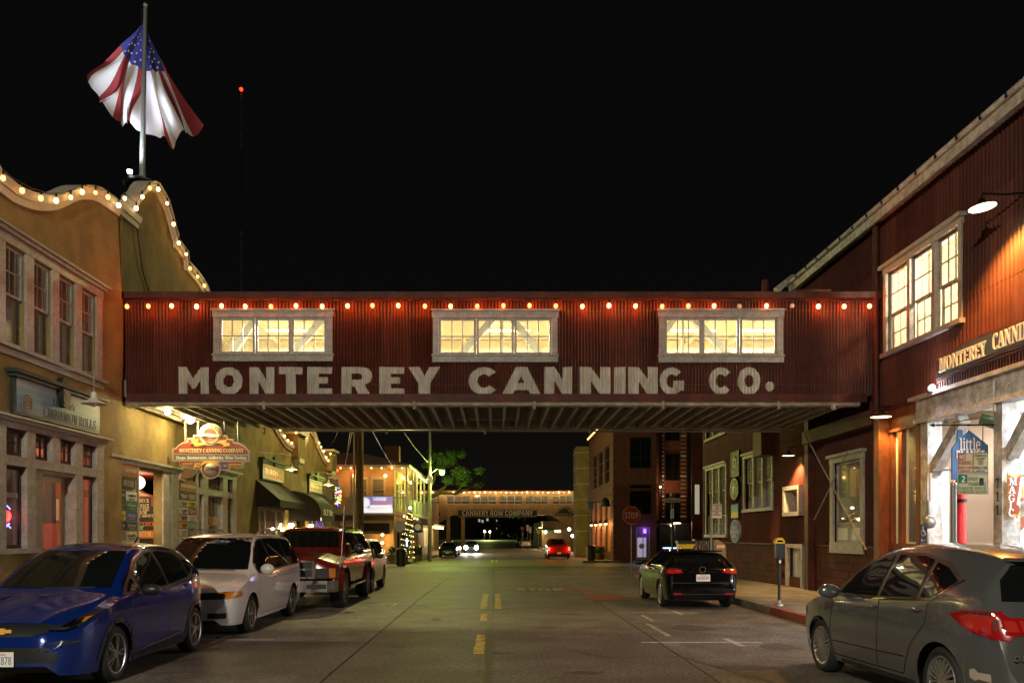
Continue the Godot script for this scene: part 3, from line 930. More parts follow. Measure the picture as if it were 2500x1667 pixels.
# curved coping: two mouldings that follow a top line and a depth below it
func coping(parent: Node3D, fr: Fr, pts: Array, h: float, m: Material) -> void:
	for band in [[0.0, 0.55, 0.16], [0.55, 1.0, 0.08]]:
		var g := G.new()
		for i in pts.size() - 1:
			var p: Vector2 = pts[i]
			var q: Vector2 = pts[i + 1]
			var t0: float = band[0] * h
			var t1: float = band[1] * h
			var c: float = band[2]
			g.quad(fr.pt(p.x, p.y - t0, c), fr.pt(q.x, q.y - t0, c), fr.pt(q.x, q.y - t1, c * 0.75), fr.pt(p.x, p.y - t1, c * 0.75))
			g.quad(fr.pt(p.x, p.y - t1, c * 0.75), fr.pt(q.x, q.y - t1, c * 0.75), fr.pt(q.x, q.y - t1, -0.02), fr.pt(p.x, p.y - t1, -0.02))
			g.quad(fr.pt(p.x, p.y - t0, c), fr.pt(q.x, q.y - t0, c), fr.pt(q.x, q.y - t0, -0.3), fr.pt(p.x, p.y - t0, -0.3))
		for q in [pts[0], pts[-1]]:
			g.quad(fr.pt(q.x, q.y - band[0] * h, band[2]), fr.pt(q.x, q.y - band[1] * h, band[2] * 0.75), fr.pt(q.x, q.y - band[1] * h, -0.3), fr.pt(q.x, q.y - band[0] * h, -0.3))
		part(parent, "coping", g, m, 40)

func zoomed(list: Array, ox: float, oy: float, s: float, X: float) -> Array:
	var o := []
	for k in range(0, list.size(), 2):
		o.append(px_on(ox + list[k] / s, oy + list[k + 1] / s, X))
	return o

func bulb_string(called: String, label: String, fr: Fr, spots: Array, e: float, r := 0.05) -> void:
	var t := thing(called, label, "string lights", fr.pt(spots[0].x, spots[0].y, 0.2))
	var wire := []
	for s in spots:
		var c := fr.pt(s.x, s.y, 0.23)
		part(t, "bulb", G.new().ball(c, r * (0.9 + 0.12 * sin(s.x * 37.0)), 10, 1.2), [M.bulb_warm, M.bulb_warm_b, M.bulb_warm, M.bulb_warm_c][int(s.x * 13.0) % 4], 60)
		part(t, "socket", G.new().tube([c + Vector3(0, r, 0), c + Vector3(0, r + 0.09, 0)], 0.02, 6), M.black)
		if wire.size(): wire.append((wire[-1] + c + Vector3(0, r + 0.09, 0)) / 2.0 - Vector3(0, 0.03, 0))
		wire.append(c + Vector3(0, r + 0.09, 0))
		omni(t, c, Color(1.0, 0.62, 0.2), e, 0.05)
	part(t, "cable", G.new().tube(wire, 0.008, 5), M.black)

func double_hung(parent: Node3D, fr: Fr, a0: float, b0: float, a1: float, b1: float, mid: float, top_grid: Array, low_grid: Array, m: Material, gm: Material, c := -0.06) -> void:
	window(parent, fr, a0, mid - 0.02, a1, b1, top_grid[0], top_grid[1], 0.045, 0.022, m, gm, c, "upper_sash", 0.04)
	window(parent, fr, a0, b0, a1, mid + 0.02, low_grid[0], low_grid[1], 0.05, 0.022, m, gm, c - 0.05, "lower_sash", 0.04)

func left_row() -> void:
	var fr := frame_left(-8.6)
	var b := thing("bakery_building", "ochre stucco shop front with curved parapet and four tall upstairs windows", "building", Vector3(-8.6, 0.15, -16))
	# front wall with the upstairs windows and the shop front
	var ups := []
	for z in [14.42, 15.35, 16.28, 17.2, 18.12]: ups.append([z - 0.32, 5.06, z + 0.32, 6.8])
	var shop := [12.0, 1.42, 18.76, 3.7]
	part(b, "wall", wall(fr, 12.0, 19.75, 0.15, 7.3, ups + [shop]), M.stucco)
	var tops := zoomed([0, 170, 80, 232, 150, 290, 225, 328, 300, 360, 375, 382, 450, 395, 525, 398, 600, 388, 650, 372, 700, 350, 750, 325, 800, 305, 850, 295, 900, 295, 950, 303, 1000, 322, 1050, 352, 1100, 390, 1160, 432, 1222, 480], 0, 380, 4.127, -8.5)
	tops.push_front(Vector2(13.2, 8.9))
	tops.push_front(Vector2(12.0, 9.1))
	var poly := PackedVector2Array([Vector2(19.75, 7.3), Vector2(12.0, 7.3)])
	for q in tops: poly.append(Vector2(minf(q.x, 19.75), q.y - 0.02))
	part(b, "parapet", G.new().prism(poly, fr.o, fr.x, Vector3.UP, -fr.n * 0.3), M.stucco)
	coping(b, fr, tops, 0.3, M.coping)
	part(b, "return_wall", G.new().box(Vector3(-8.9, 0.15, -19.76), Vector3(-8.602, 9.05, -19.75)), M.stucco)
	# upstairs windows: one long casing, four sashes
	var g := G.new()
	fr.bx(g, 12.0, 6.82, 0.0, 18.74, 6.99, 0.05)
	fr.bx(g, 12.0, 6.99, 0.0, 18.8, 7.06, 0.11)
	fr.bx(g, 12.0, 7.06, 0.0, 18.86, 7.1, 0.16)
	fr.bx(g, 12.0, 4.98, 0.0, 18.82, 5.05, 0.13)
	fr.bx(g, 12.0, 4.86, 0.0, 18.76, 4.98, 0.05)
	for k in 5:
		var z: float = 14.42 + 0.925 * k
		fr.bx(g, z + 0.33, 5.05, 0.0, z + 0.595, 6.82, 0.04)
	part(b, "window_casing", g, M.trim)
	for u in ups: double_hung(b, fr, u[0], u[1], u[2], u[3], 5.95, [3, 2], [1, 1], M.trim, M.pane, -0.03)
	room(b, fr, 12.0, 19.6, 4.6, 7.2, 3.4, M.room_brown)
	# a lit office far back in the upstairs room
	part(b, "lit_partition", G.new().box(Vector3(-11.5, 4.7, -15.4), Vector3(-11.45, 6.3, -13.5)), M.room_cream)
	added_room_bulb(b, Vector3(-10.8, 6.6, -13.6), Color(1.0, 0.85, 0.5), 0.12)
	# shop front: posts, rails, transoms, panes, door recess
	g = G.new()
	for p in [[18.44, 18.76], [15.69, 15.97], [16.6, 16.88], [17.52, 17.8]]:
		fr.bx(g, p[0], 3.1 if p[0] in [16.6] else 1.42, -0.12, p[1], 3.6, 0.05)
	for p in [[14.78, 15.02]]:
		fr.bx(g, p[0], 1.42, -0.12, p[1], 3.6, 0.05)
	fr.bx(g, 12.0, 2.93, -0.12, 18.74, 3.1, 0.045)
	fr.bx(g, 12.0, 3.59, -0.05, 18.78, 3.7, 0.05)
	fr.bx(g, 12.0, 3.7, 0.0, 18.86, 3.76, 0.12)
	fr.bx(g, 12.0, 3.76, 0.0, 18.95, 3.8, 0.18)
	fr.bx(g, 12.0, 1.36, -0.1, 16.0, 1.45, 0.14)
	fr.bx(g, 17.72, 1.36, -0.1, 18.8, 1.45, 0.14)
	part(b, "shopfront_frame", g, M.trim)
	for z in [[15.03, 15.68], [15.98, 16.59], [16.89, 17.51], [17.81, 18.43]]:
		window(b, fr, z[0], 3.12, z[1], 3.58, 3, 2, 0.05, 0.02, M.dark_wood, M.pane, -0.06, "transom")
	for z in [[15.03, 15.68], [17.81, 18.43], [12.2, 14.78]]:
		window(b, fr, z[0], 1.46, z[1], 2.92, 1, 1, 0.055, 0.02, M.dark_wood, M.pane, -0.06, "shop_window")
	part(b, "door_recess", G.new().box(Vector3(-8.95, 0.15, -17.72), Vector3(-8.56, 2.93, -17.66)).box(Vector3(-8.95, 2.86, -17.66), Vector3(-8.6, 2.92, -16.0)).box(Vector3(-8.95, 0.15, -16.35), Vector3(-8.62, 2.86, -15.98)), M.trim)
	var fd := frame_left(-8.86)
	window(b, fd, 16.36, 0.15, 17.65, 2.85, 1, 1, 0.12, 0.02, M.room_cream, M.pane, 0.0, "door")
	room(b, fr, 16.0, 19.5, 0.15, 3.4, 3.0, M.room_coral, -0.35)
	part(b, "skirting", G.new().box(Vector3(-11.58, 0.15, -19.48), Vector3(-8.98, 1.75, -19.44)), M.room_cream)
	var pic := part(b, "notice_board", G.new().box(Vector3(-10.3, 1.95, -19.45), Vector3(-9.5, 2.55, -19.4)), M.black)
	part(pic, "paper", G.new().box(Vector3(-10.0, 2.02, -19.4), Vector3(-9.58, 2.5, -19.39)), M.sign_white)
	part(b, "hanging_menu", G.new().box(Vector3(-9.2, 1.95, -17.55), Vector3(-8.98, 2.75, -17.5)), M.black)
	part(b, "ceiling_lamp", G.new().ball(Vector3(-10, 3.25, -17.4), 0.1, 10, 0.6), M.tube_white, 60)
	omni(b, Vector3(-10, 3.15, -17.4), Color(1.0, 0.82, 0.55), 2.6, 0.1)
	room(b, fr, 12.0, 15.85, 0.15, 3.5, 2.6, M.room_brown)
	added_room_bulb(b, Vector3(-10, 3.2, -13.4), Color(1.0, 0.8, 0.5), 0.25)
	for k in 5:
		part(b, "shelf_item", G.new().box(Vector3(-9.6, 1.5 + 0.24 * k, -15.6), Vector3(-9.3, 1.62 + 0.24 * k, -15.1)), [M.sign_white, M.sign_grey, M.sign_cream, M.black, M.sign_grey][k])
	text(b, "Pies", fr.pt(18.1, 2.6, -0.05), 0.4, 0.2, fr.basis(), M.sign_grey, "serif")
	text(b, "cinnamon", fr.pt(15.3, 2.42, -0.05), 0.5, 0.12, fr.basis(), M.sign_white, "serif")
	# neon sign in the window: a roll in red and blue tubes
	var ne := thing("neon_window_sign", "small red and violet neon sign inside the bakery window", "neon sign", Vector3(-8.75, 2.0, -15.4))
	glow_mat("neon_red", Color(1.0, 0.16, 0.05), 5.0)
	glow_mat("neon_blue", Color(0.45, 0.5, 1.0), 5.0)
	var sp := []
	for k in 22: sp.append(Vector3(-8.76, 2.02 + (0.02 + k * 0.0042) * sin(k * 0.75), -15.42 + (0.02 + k * 0.004) * cos(k * 0.75)))
	part(ne, "red_tube", G.new().tube(sp, 0.014, 6), M.neon_red, 50)
	part(ne, "blue_tube", G.new().tube([Vector3(-8.76, 2.16, -15.32), Vector3(-8.76, 2.22, -15.4), Vector3(-8.76, 2.16, -15.5)], 0.012, 6), M.neon_blue, 50)
	part(ne, "blue_tube", G.new().tube([Vector3(-8.76, 1.92, -15.32), Vector3(-8.76, 1.82, -15.52)], 0.012, 6), M.neon_blue, 50)
	part(ne, "blue_tube", G.new().tube([Vector3(-8.76, 1.8, -15.32), Vector3(-8.76, 1.9, -15.48)], 0.012, 6), M.neon_blue, 50)
	omni(ne, Vector3(-8.7, 2.0, -15.42), Color(1, 0.3, 0.3), 0.03, 0.05)
	bulb_string("parapet_string_lights", "string of warm bulbs along the wavy parapet of the ochre shop", fr, zoomed([25, 225, 217, 352, 405, 428, 560, 452, 708, 420, 822, 365, 957, 372, 1083, 417, 1190, 500], 0, 380, 4.127, -8.37), 0.035)
	bakery_sign(fr)
	# the taller part behind, under and beyond the skybridge
	var fl := frame_left(XL)
	var c := thing("gabled_building", "long pale stucco building with bell shaped gables beside the skybridge", "building", Vector3(XL, 0.15, -30))
	var ent := [20.86, 0.15, 22.42, 3.3]
	var unit := [25.05, 1.3, 28.6, 3.55]
	var w2 := [31.5, 0.9, 35.2, 2.75]
	var dr := [36.2, 0.0, 39.2, 2.7]
	var w3 := [40.6, 0.9, 43.2, 2.75]
	part(c, "wall", wall(fl, 19.76, 30.0, 0.15, 5.0, [ent, unit]), M.stucco)
	part(c, "wall", wall(fl, 30.0, 45.6, -0.1, 5.0, [w2, dr, w3]), M.stucco)
	var gable := zoomed([1372, 500, 1385, 400, 1440, 360, 1470, 300, 1505, 262, 1545, 252, 1590, 275, 1640, 360, 1690, 455, 1730, 600, 1765, 740, 1778, 775, 1779, 830, 1830, 900, 1878, 960, 1889, 1060, 1940, 1115, 2010, 1200, 2070, 1300, 2112, 1405], 0, 380, 4.127, XL + 0.1)
	poly = PackedVector2Array([Vector2(33.6, 5.0), Vector2(19.76, 5.0), Vector2(19.76, 9.3), Vector2(20.78, 9.3)])
	for q in gable: poly.append(q - Vector2(0, 0.02))
	var tail := [Vector2(27.0, 8.75), Vector2(28.0, 8.5), Vector2(28.4, 8.0), Vector2(29.6, 7.7), Vector2(31.0, 7.0), Vector2(32.2, 6.4), Vector2(33.6, 6.1)]
	for q in tail: poly.append(q - Vector2(0, 0.02))
	part(c, "gable", G.new().prism(poly, fl.o, fl.x, Vector3.UP, -fl.n * 0.3), M.stucco)
	coping(c, fl, [Vector2(19.78, 9.35), Vector2(20.8, 9.35)], 0.26, M.coping)
	coping(c, fl, gable, 0.26, M.coping)
	coping(c, fl, [gable[-1]] + tail, 0.26, M.coping)
	var low := [Vector2(33.6, 6.1), Vector2(34.3, 5.85), Vector2(35.0, 5.65), Vector2(35.7, 5.53), Vector2(36.6, 5.48)]
	var hump := [Vector2(39.1, 5.9), Vector2(39.5, 6.5), Vector2(40.2, 6.72), Vector2(40.9, 6.55), Vector2(41.6, 6.2), Vector2(42.4, 5.9), Vector2(43.2, 5.62), Vector2(44.2, 5.45)]
	for q in [low, hump]:
		poly = PackedVector2Array([Vector2(q[-1].x, 5.0), Vector2(q[0].x, 5.0)])
		for p in q: poly.append(p - Vector2(0, 0.02))
		part(c, "parapet", G.new().prism(poly, fl.o, fl.x, Vector3.UP, -fl.n * 0.3), M.stucco)
		coping(c, fl, q, 0.24, M.coping)
	for q in [[36.7, 38.0], [44.3, 45.6]]:
		part(c, "pillar", G.new().box(Vector3(XL - 0.3, 5.0, -q[1]), Vector3(XL + 0.28, 6.0, -q[0])), M.stucco)
		part(c, "pillar_cap", G.new().box(Vector3(XL - 0.35, 6.0, -q[1] - 0.1), Vector3(XL + 0.4, 6.1, -q[0] + 0.1)), M.coping)
		part(c, "corbel", G.new().box(Vector3(XL, 4.8, -q[1] + 0.2), Vector3(XL + 0.3, 5.0, -q[0] - 0.2)).box(Vector3(XL, 4.62, -q[1] + 0.35), Vector3(XL + 0.2, 4.8, -q[0] - 0.35)), M.coping)
	part(c, "return_wall", G.new().box(Vector3(XL - 0.3, 4.9, -39.1), Vector3(XL - 0.01, 5.9, -38.0)), M.stucco)
	part(c, "end_wall", G.new().box(Vector3(-20, -0.5, -45.7), Vector3(XL, 5.5, -45.6)), M.stucco)
	part(c, "flat_roof", G.new().box(Vector3(-18, 5.2, -45.6), Vector3(XL - 0.3, 5.3, -30)).box(Vector3(-18, 7.3, -30), Vector3(XL - 0.32, 7.4, -12)), M.roof_dark)
	part(c, "loose_cable", G.new().tube([px3(1368, 640, XL + 0.03), px3(1390, 850, XL + 0.05), px3(1430, 1150, XL + 0.04), px3(1500, 1390, XL + 0.03)], 0.015, 5), M.black)
	bulb_string("gable_string_lights", "string of warm bulbs climbing the bell gable under the flagpole", fl, zoomed([1252, 430, 1368, 530, 1430, 415, 1505, 325, 1590, 338, 1680, 480, 1745, 690, 1797, 880, 1872, 992, 1910, 1135, 1987, 1218, 2055, 1310], 0, 380, 4.127, XL + 0.23), 0.04)
	bulb_string("pub_string_lights", "string of warm bulbs on the parapet above the first dark awning", fl, zoomed([1310, 315, 1355, 390, 1395, 440, 1438, 468, 1485, 350, 1525, 375, 1570, 395, 1610, 400], 400, 980, 4.612, XL + 0.23), 0.12, 0.055)
	bulb_string("corner_string_lights", "string of warm bulbs on the parapet at the street corner", fl, zoomed([1665, 295, 1700, 325, 1745, 465, 1768, 512, 1800, 560, 1825, 630, 1850, 665, 1872, 588, 1905, 605], 400, 980, 4.612, XL + 0.23), 0.12, 0.055)
	# museum entrance: casing, side panel, vestibule
	g = G.new()
	fl.bx(g, 19.3, 0.15, 0.0, 19.42, 3.36, 0.06)
	fl.bx(g, 19.24, 3.36, 0.0, 23.55, 3.46, 0.09)
	fl.bx(g, 19.2, 3.46, 0.0, 23.6, 3.52, 0.14)
	fl.bx(g, 20.76, 0.15, 0.0, 20.86, 3.36, 0.06)
	fl.bx(g, 22.42, 0.15, 0.0, 22.9, 3.36, 0.05)
	fl.bx(g, 22.92, 0.15, 0.0, 23.45, 3.36, 0.07)
	part(c, "entrance_casing", g, M.trim)
	room(c, fl, 19.5, 27.0, 0.15, 3.4, 4.0, M.room_red, -0.24)
	part(c, "entrance_lamp", G.new().box(Vector3(-10.4, 3.34, -22.2), Vector3(-9.4, 3.39, -21.8)), M.tube_white)
	arealight(c, Vector3(-9.9, 3.32, -22.0), Vector3(0, -1, 0), 1.0, 0.4, Color(1.0, 0.88, 0.62), 16.0)
	# white window unit beside the entrance
	g = G.new()
	for p in [[24.85, 25.06], [25.5, 25.9], [27.3, 27.78], [28.3, 28.72]]: fl.bx(g, p[0], 1.25, -0.1, p[1], 3.5, 0.05)
	fl.bx(g, 24.86, 2.88, -0.1, 28.7, 3.07, 0.045)
	fl.bx(g, 24.84, 3.5, 0.0, 28.74, 3.64, 0.06)
	fl.bx(g, 24.78, 3.64, 0.0, 28.84, 3.7, 0.13)
	fl.bx(g, 24.72, 3.7, 0.0, 28.92, 3.76, 0.2)
	fl.bx(g, 24.84, 1.18, 0.0, 28.76, 1.27, 0.12)
	part(c, "shopfront_frame", g, M.trim)
	for z in [[25.06, 25.5, 2], [25.9, 27.3, 5], [27.78, 28.3, 2]]:
		window(c, fl, z[0], 3.08, z[1], 3.5, z[2], 2, 0.05, 0.02, M.dark_wood, M.pane, -0.06, "transom")
		window(c, fl, z[0], 1.3, z[1], 2.88, 1, 1, 0.045, 0.02, M.trim, M.pane, -0.06, "shop_window")
	room(c, fl, 27.1, 30.0, 0.15, 3.6, 3.0, M.room_dark)
	var lg := part(c, "gilt_emblem", G.new().lathe([Vector2(0.13, 0), Vector2(0.16, 0), Vector2(0.16, 0.004), Vector2(0.13, 0.004)], fl.pt(26.2, 2.1, -0.05), fl.n, 20), M.sign_gold)
	text(c, "OLIVE", fl.pt(26.8, 2.12, -0.05), 0.55, 0.26, fl.basis(), M.sign_gold, "serif")
	# pub: windows, doorway, sconces
	for z in [[31.5, 32.3], [32.3, 34.0], [34.0, 35.2]]:
		window(c, fl, z[0], 0.9, z[1], 2.75, 1, 1, 0.14, 0.02, M.trim, M.pane, 0.04, "shop_window")
	room(c, fl, 31.4, 35.3, 0.15, 3.0, 2.0, M.room_brown)
	added_room_bulb(c, Vector3(-10, 2.6, -33.4), Color(0.9, 0.75, 0.6), 0.8)
	room(c, fl, 36.0, 39.4, -0.1, 2.9, 2.4, M.room_brown)
	part(c, "door", G.new().box(Vector3(XL - 0.3, 0.0, -38.6), Vector3(XL - 0.24, 2.5, -37.4)), M.brown_wood)
	for q in [[35.75, 1.95], [39.6, 1.95]]:
		var sc := part(c, "wall_sconce", G.new().lathe([Vector2(0.1, 0.22), Vector2(0.17, 0), Vector2(0.16, 0)], fl.pt(q[0], q[1], 0.2), Vector3.UP, 12), M.lamp_amber, 50)
		omni(c, fl.pt(q[0], q[1] - 0.06, 0.2), Color(1.0, 0.85, 0.5), 1.6, 0.06)
	for z in [[40.6, 41.6], [41.6, 43.2]]:
		window(c, fl, z[0], 0.9, z[1], 2.75, 1, 1, 0.14, 0.02, M.trim, M.pane, 0.04, "shop_window")
	room(c, fl, 40.4, 43.4, 0.0, 3.0, 1.4, M.room_brown)
	glow_mat("neon_violet", Color(0.5, 0.2, 1.0), 9.0)
	part(c, "violet_lamp", G.new().box(fl.pt(42.0, 1.75, 0.06), fl.pt(42.2, 2.05, 0.14)), M.neon_violet)
	omni(c, fl.pt(42.1, 1.9, 0.3), Color(0.45, 0.15, 1.0), 1.8, 0.06)
	pub_sign(fl, 31.75, 35.0, 3.76, 4.38, "red sign board with black cornice above the nearer dark awning")
	pub_sign(fl, 39.7, 42.7, 3.68, 4.33, "red sign board with black cornice above the farther dark awning")
	awning(fl, 31.2, 35.5, "dark canvas awning beside the white framed window unit")
	awning(fl, 39.6, 43.6, "dark canvas awning nearest the street corner")
	door_awning(fl)
	directory(fl, 19.45, 20.75, 3.36, 12, "directory board of shop plaques between bakery and museum entrance", 0)
	directory(fl, 23.5, 24.82, 3.2, 18, "directory board of shop plaques with red pointing arrow above", 1)
	pendant("pendant_lamp", "white pendant lamp unlit above the blue bakery sign", fr.pt(16.7, 4.93, 0.05), Vector3(-8.02, 4.3, -17.15), 0.0)
	pendant("pendant_lamp", "white pendant lamp glowing beside the nearer pub sign", fl.pt(31.9, 4.75, 0.0), Vector3(-7.9, 4.2, -33.2), 0.7)
	pendant("pendant_lamp", "white pendant lamp glowing beside the farther pub sign", fl.pt(40.0, 4.6, 0.0), Vector3(-7.85, 4.02, -40.4), 1.2)
	museum_sign()
	company_sign()
	floodlights()

func px3(zx_: float, zy_: float, X: float) -> Vector3:
	var q := px_on(zx_ / 4.127, 380 + zy_ / 4.127, X)
	return Vector3(X, q.y, -q.x)

func pendant(called: String, label: String, from: Vector3, at: Vector3, e: float) -> void:
	var t := thing(called, label, "lamp", from, "pendant lamps on the left shop fronts")
	var up := Vector3(at.x, from.y, at.z)
	part(t, "arm", G.new().tube([from, from.lerp(up, 0.5), up, at + Vector3(0, 0.2, 0)], 0.014, 6), M.trim)
	part(t, "shade", G.new().lathe([Vector2(0.05, 0.24), Vector2(0.06, 0.12), Vector2(0.12, 0.08), Vector2(0.25, 0.0), Vector2(0.24, 0.0), Vector2(0.1, 0.07)], at, Vector3.UP, 18), M.sign_white, 45)
	part(t, "bulb", G.new().ball(at + Vector3(0, 0.0, 0), 0.055, 10), M.lamp_white if e > 0 else M.sign_white, 60)
	if e > 0:
		omni(t, at + Vector3(0, -0.03, 0), Color(0.95, 1.0, 0.6), e, 0.05)

func bakery_sign(fr: Fr) -> void:
	var s := thing("bakery_sign", "long pale blue bakery sign board framed in dark green with oval crest", "sign", fr.pt(16.9, 3.85, 0.03))
	var g := G.new()
	fr.bx(g, 15.2, 3.85, 0.0, 18.5, 4.5, 0.08)
	part(s, "board", g, M.dark_green)
	g = G.new()
	fr.bx(g, 15.12, 4.5, 0.0, 18.58, 4.56, 0.16)
	fr.bx(g, 15.06, 4.56, 0.0, 18.64, 4.63, 0.22)
	part(s, "cornice", g, M.dark_green)
	var blues := [Color(0.05, 0.14, 0.25), Color(0.09, 0.2, 0.31), Color(0.17, 0.28, 0.37), Color(0.28, 0.36, 0.42)]
	for k in 4:
		g = G.new()
		fr.bx(g, 15.28, 3.9 + 0.15 * k, 0.08, 18.42, 4.05 + 0.15 * k, 0.086)
		part(s, "painted_band", g, mat("bakery_blue%d" % k, blues[k], 0.5))
	var o := PackedVector2Array()
	for k in 20: o.append(Vector2(0.2 * cos(TAU * k / 20), 0.3 * sin(TAU * k / 20)))
	part(s, "crest", G.new().prism(o, fr.pt(16.86, 4.48, 0.05), fr.x, Vector3.UP, fr.n * 0.12), M.dark_green)
	var o2 := PackedVector2Array()
	for q in o: o2.append(q * 0.68)
	part(s, "crest_face", G.new().prism(o2, fr.pt(16.86, 4.45, 0.17), fr.x, Vector3.UP, fr.n * 0.01), M.dark_wood)
	text(s, "700", fr.pt(16.86, 4.45, 0.185), 0.2, 0.16, fr.basis(), M.sign_border, "serif")
	text(s, "Lilly Mae's", fr.pt(16.95, 4.24, 0.088), 0.85, 0.17, fr.basis(), M.sign_black, "serif")
	text(s, "CINNAMON ROLLS", fr.pt(17.25, 4.02, 0.088), 2.1, 0.2, fr.basis(), M.sign_black, "serif")
	var sp := G.new()
	for k in 3: sp.lathe([Vector2(0.16 - 0.05 * k, 0), Vector2(0.16 - 0.05 * k, 0.006), Vector2(0.135 - 0.05 * k, 0.006), Vector2(0.135 - 0.05 * k, 0)], fr.pt(15.62, 4.08, 0.09), fr.n, 24)
	part(s, "roll_emblem", G.new().lathe([Vector2(0.17, 0), Vector2(0.17, 0.004), Vector2(0, 0.004)], fr.pt(15.62, 4.08, 0.086), fr.n, 24), M.sign_border)
	part(s, "roll_spiral", sp, M.dark_wood)

func pub_sign(fl: Fr, z0: float, z1: float, h0: float, h1: float, label: String) -> void:
	var s := thing("pub_sign", label, "sign", fl.pt((z0 + z1) / 2, h0, 0), "pub sign boards")
	var g := G.new()
	fl.bx(g, z0, h0, 0.0, z1, h1, 0.1)
	part(s, "board", g, M.black)
	g = G.new()
	fl.bx(g, z0 - 0.1, h1, 0.0, z1 + 0.1, h1 + 0.1, 0.14)
	fl.bx(g, z0 - 0.18, h1 + 0.1, 0.0, z1 + 0.18, h1 + 0.18, 0.22)
	part(s, "cornice", g, M.black)
	g = G.new()
	fl.bx(g, z0 + 0.08, h0 + 0.06, 0.1, z1 - 0.08, h1 - 0.05, 0.104)
	part(s, "border", g, M.sign_border)
	g = G.new()
	fl.bx(g, z0 + 0.13, h0 + 0.09, 0.104, z1 - 0.13, h1 - 0.08, 0.108)
	part(s, "face", g, M.sign_red)
	var m := (z0 + z1) / 2
	part(s, "crest", G.new().lathe([Vector2(0.2, 0), Vector2(0.2, 0.1), Vector2(0, 0.1)], fl.pt(m, h1 + 0.16, 0.08), fl.n, 18), M.black)
	text(s, "Sly McFly's", fl.pt(m - 0.35, (h0 + h1) / 2, 0.11), (z1 - z0) * 0.58, 0.26, fl.basis(), M.sign_white, "serif_bold")
	for k in 3: text(s, ["Refueling", "Station", "Food & Music"][k], fl.pt(m + 0.95, (h0 + h1) / 2 + 0.13 - 0.13 * k, 0.11), 0.75, 0.08, fl.basis(), M.sign_cream, "serif")

func awning(fl: Fr, z0: float, z1: float, label: String) -> void:
	var t := thing("awning", label, "awning", fl.pt((z0 + z1) / 2, 2.7, 0), "dark canvas awnings")
	var side := PackedVector2Array([Vector2(0, 3.7), Vector2(0, 2.72), Vector2(0.88, 2.72), Vector2(0.88, 2.96)])
	for z in [z0, z1]:
		part(t, "side_panel", G.new().prism(side, Vector3(XL + 0.01, 0, -z), Vector3.RIGHT, Vector3.UP, Vector3(0, 0, 0.01)), M.canvas)
	var g := G.new()
	var n := 8
	for k in n:
		var a := lerpf(z0, z1, float(k) / n)
		var e := lerpf(z0, z1, float(k + 1) / n)
		for j in 5:
			var t0 := j / 5.0
			var t1 := (j + 1) / 5.0
			var sag := func(tt, kk): return -0.05 * sin(PI * tt) * (0.7 + 0.3 * sin(kk * 2.1))
			g.quad(Vector3(XL + 0.01 + 0.87 * t0, 3.7 - 0.74 * t0 + sag.call(t0, k), -a), Vector3(XL + 0.01 + 0.87 * t0, 3.7 - 0.74 * t0 + sag.call(t0, k + 1), -e), Vector3(XL + 0.01 + 0.87 * t1, 3.7 - 0.74 * t1 + sag.call(t1, k + 1), -e), Vector3(XL + 0.01 + 0.87 * t1, 3.7 - 0.74 * t1 + sag.call(t1, k), -a))
	part(t, "canopy", g, M.canvas, 40)
	part(t, "valance", G.new().box(Vector3(XL + 0.88, 2.7, -z1), Vector3(XL + 0.89, 2.96, -z0)), M.canvas)

func door_awning(fl: Fr) -> void:
	var t := thing("door_awning", "dark rounded canvas door awning with white letters between two sloping awnings", "awning", fl.pt(37.7, 2.4, 0))
	var g := G.new()
	for k in 8:
		var a0 := PI / 2 * k / 8
		var a1 := PI / 2 * (k + 1) / 8
		g.quad(Vector3(XL + 1.35 * sin(a0), 2.6 + 0.95 * cos(a0), -36.2), Vector3(XL + 1.35 * sin(a1), 2.6 + 0.95 * cos(a1), -36.2), Vector3(XL + 1.35 * sin(a1), 2.6 + 0.95 * cos(a1), -39.2), Vector3(XL + 1.35 * sin(a0), 2.6 + 0.95 * cos(a0), -39.2))
		for z in [36.2, 39.2]: g.tri(Vector3(XL, 2.6, -z), Vector3(XL + 1.35 * sin(a0), 2.6 + 0.95 * cos(a0), -z), Vector3(XL + 1.35 * sin(a1), 2.6 + 0.95 * cos(a1), -z))
	part(t, "canopy", g, M.canvas, 40)
	g = G.new()
	for k in 10:
		var z := 36.2 + 0.3 * k
		g.quad(Vector3(XL + 1.355, 2.62, -z), Vector3(XL + 1.355, 2.62, -z - 0.3), Vector3(XL + 1.355, 2.3, -z - 0.3), Vector3(XL + 1.355, 2.3, -z))
		g.tri(Vector3(XL + 1.355, 2.3, -z), Vector3(XL + 1.355, 2.22, -z - 0.15), Vector3(XL + 1.355, 2.3, -z - 0.3))
	part(t, "valance", g, M.canvas)
	text(t, "SLY Mc", Vector3(XL + 1.37, 2.66, -37.7), 2.1, 0.26, fl.basis(), M.sign_white, "serif_bold")
	part(t, "side_valance", G.new().box(Vector3(XL, 2.28, -36.2), Vector3(XL + 1.35, 2.6, -36.19)), M.canvas)

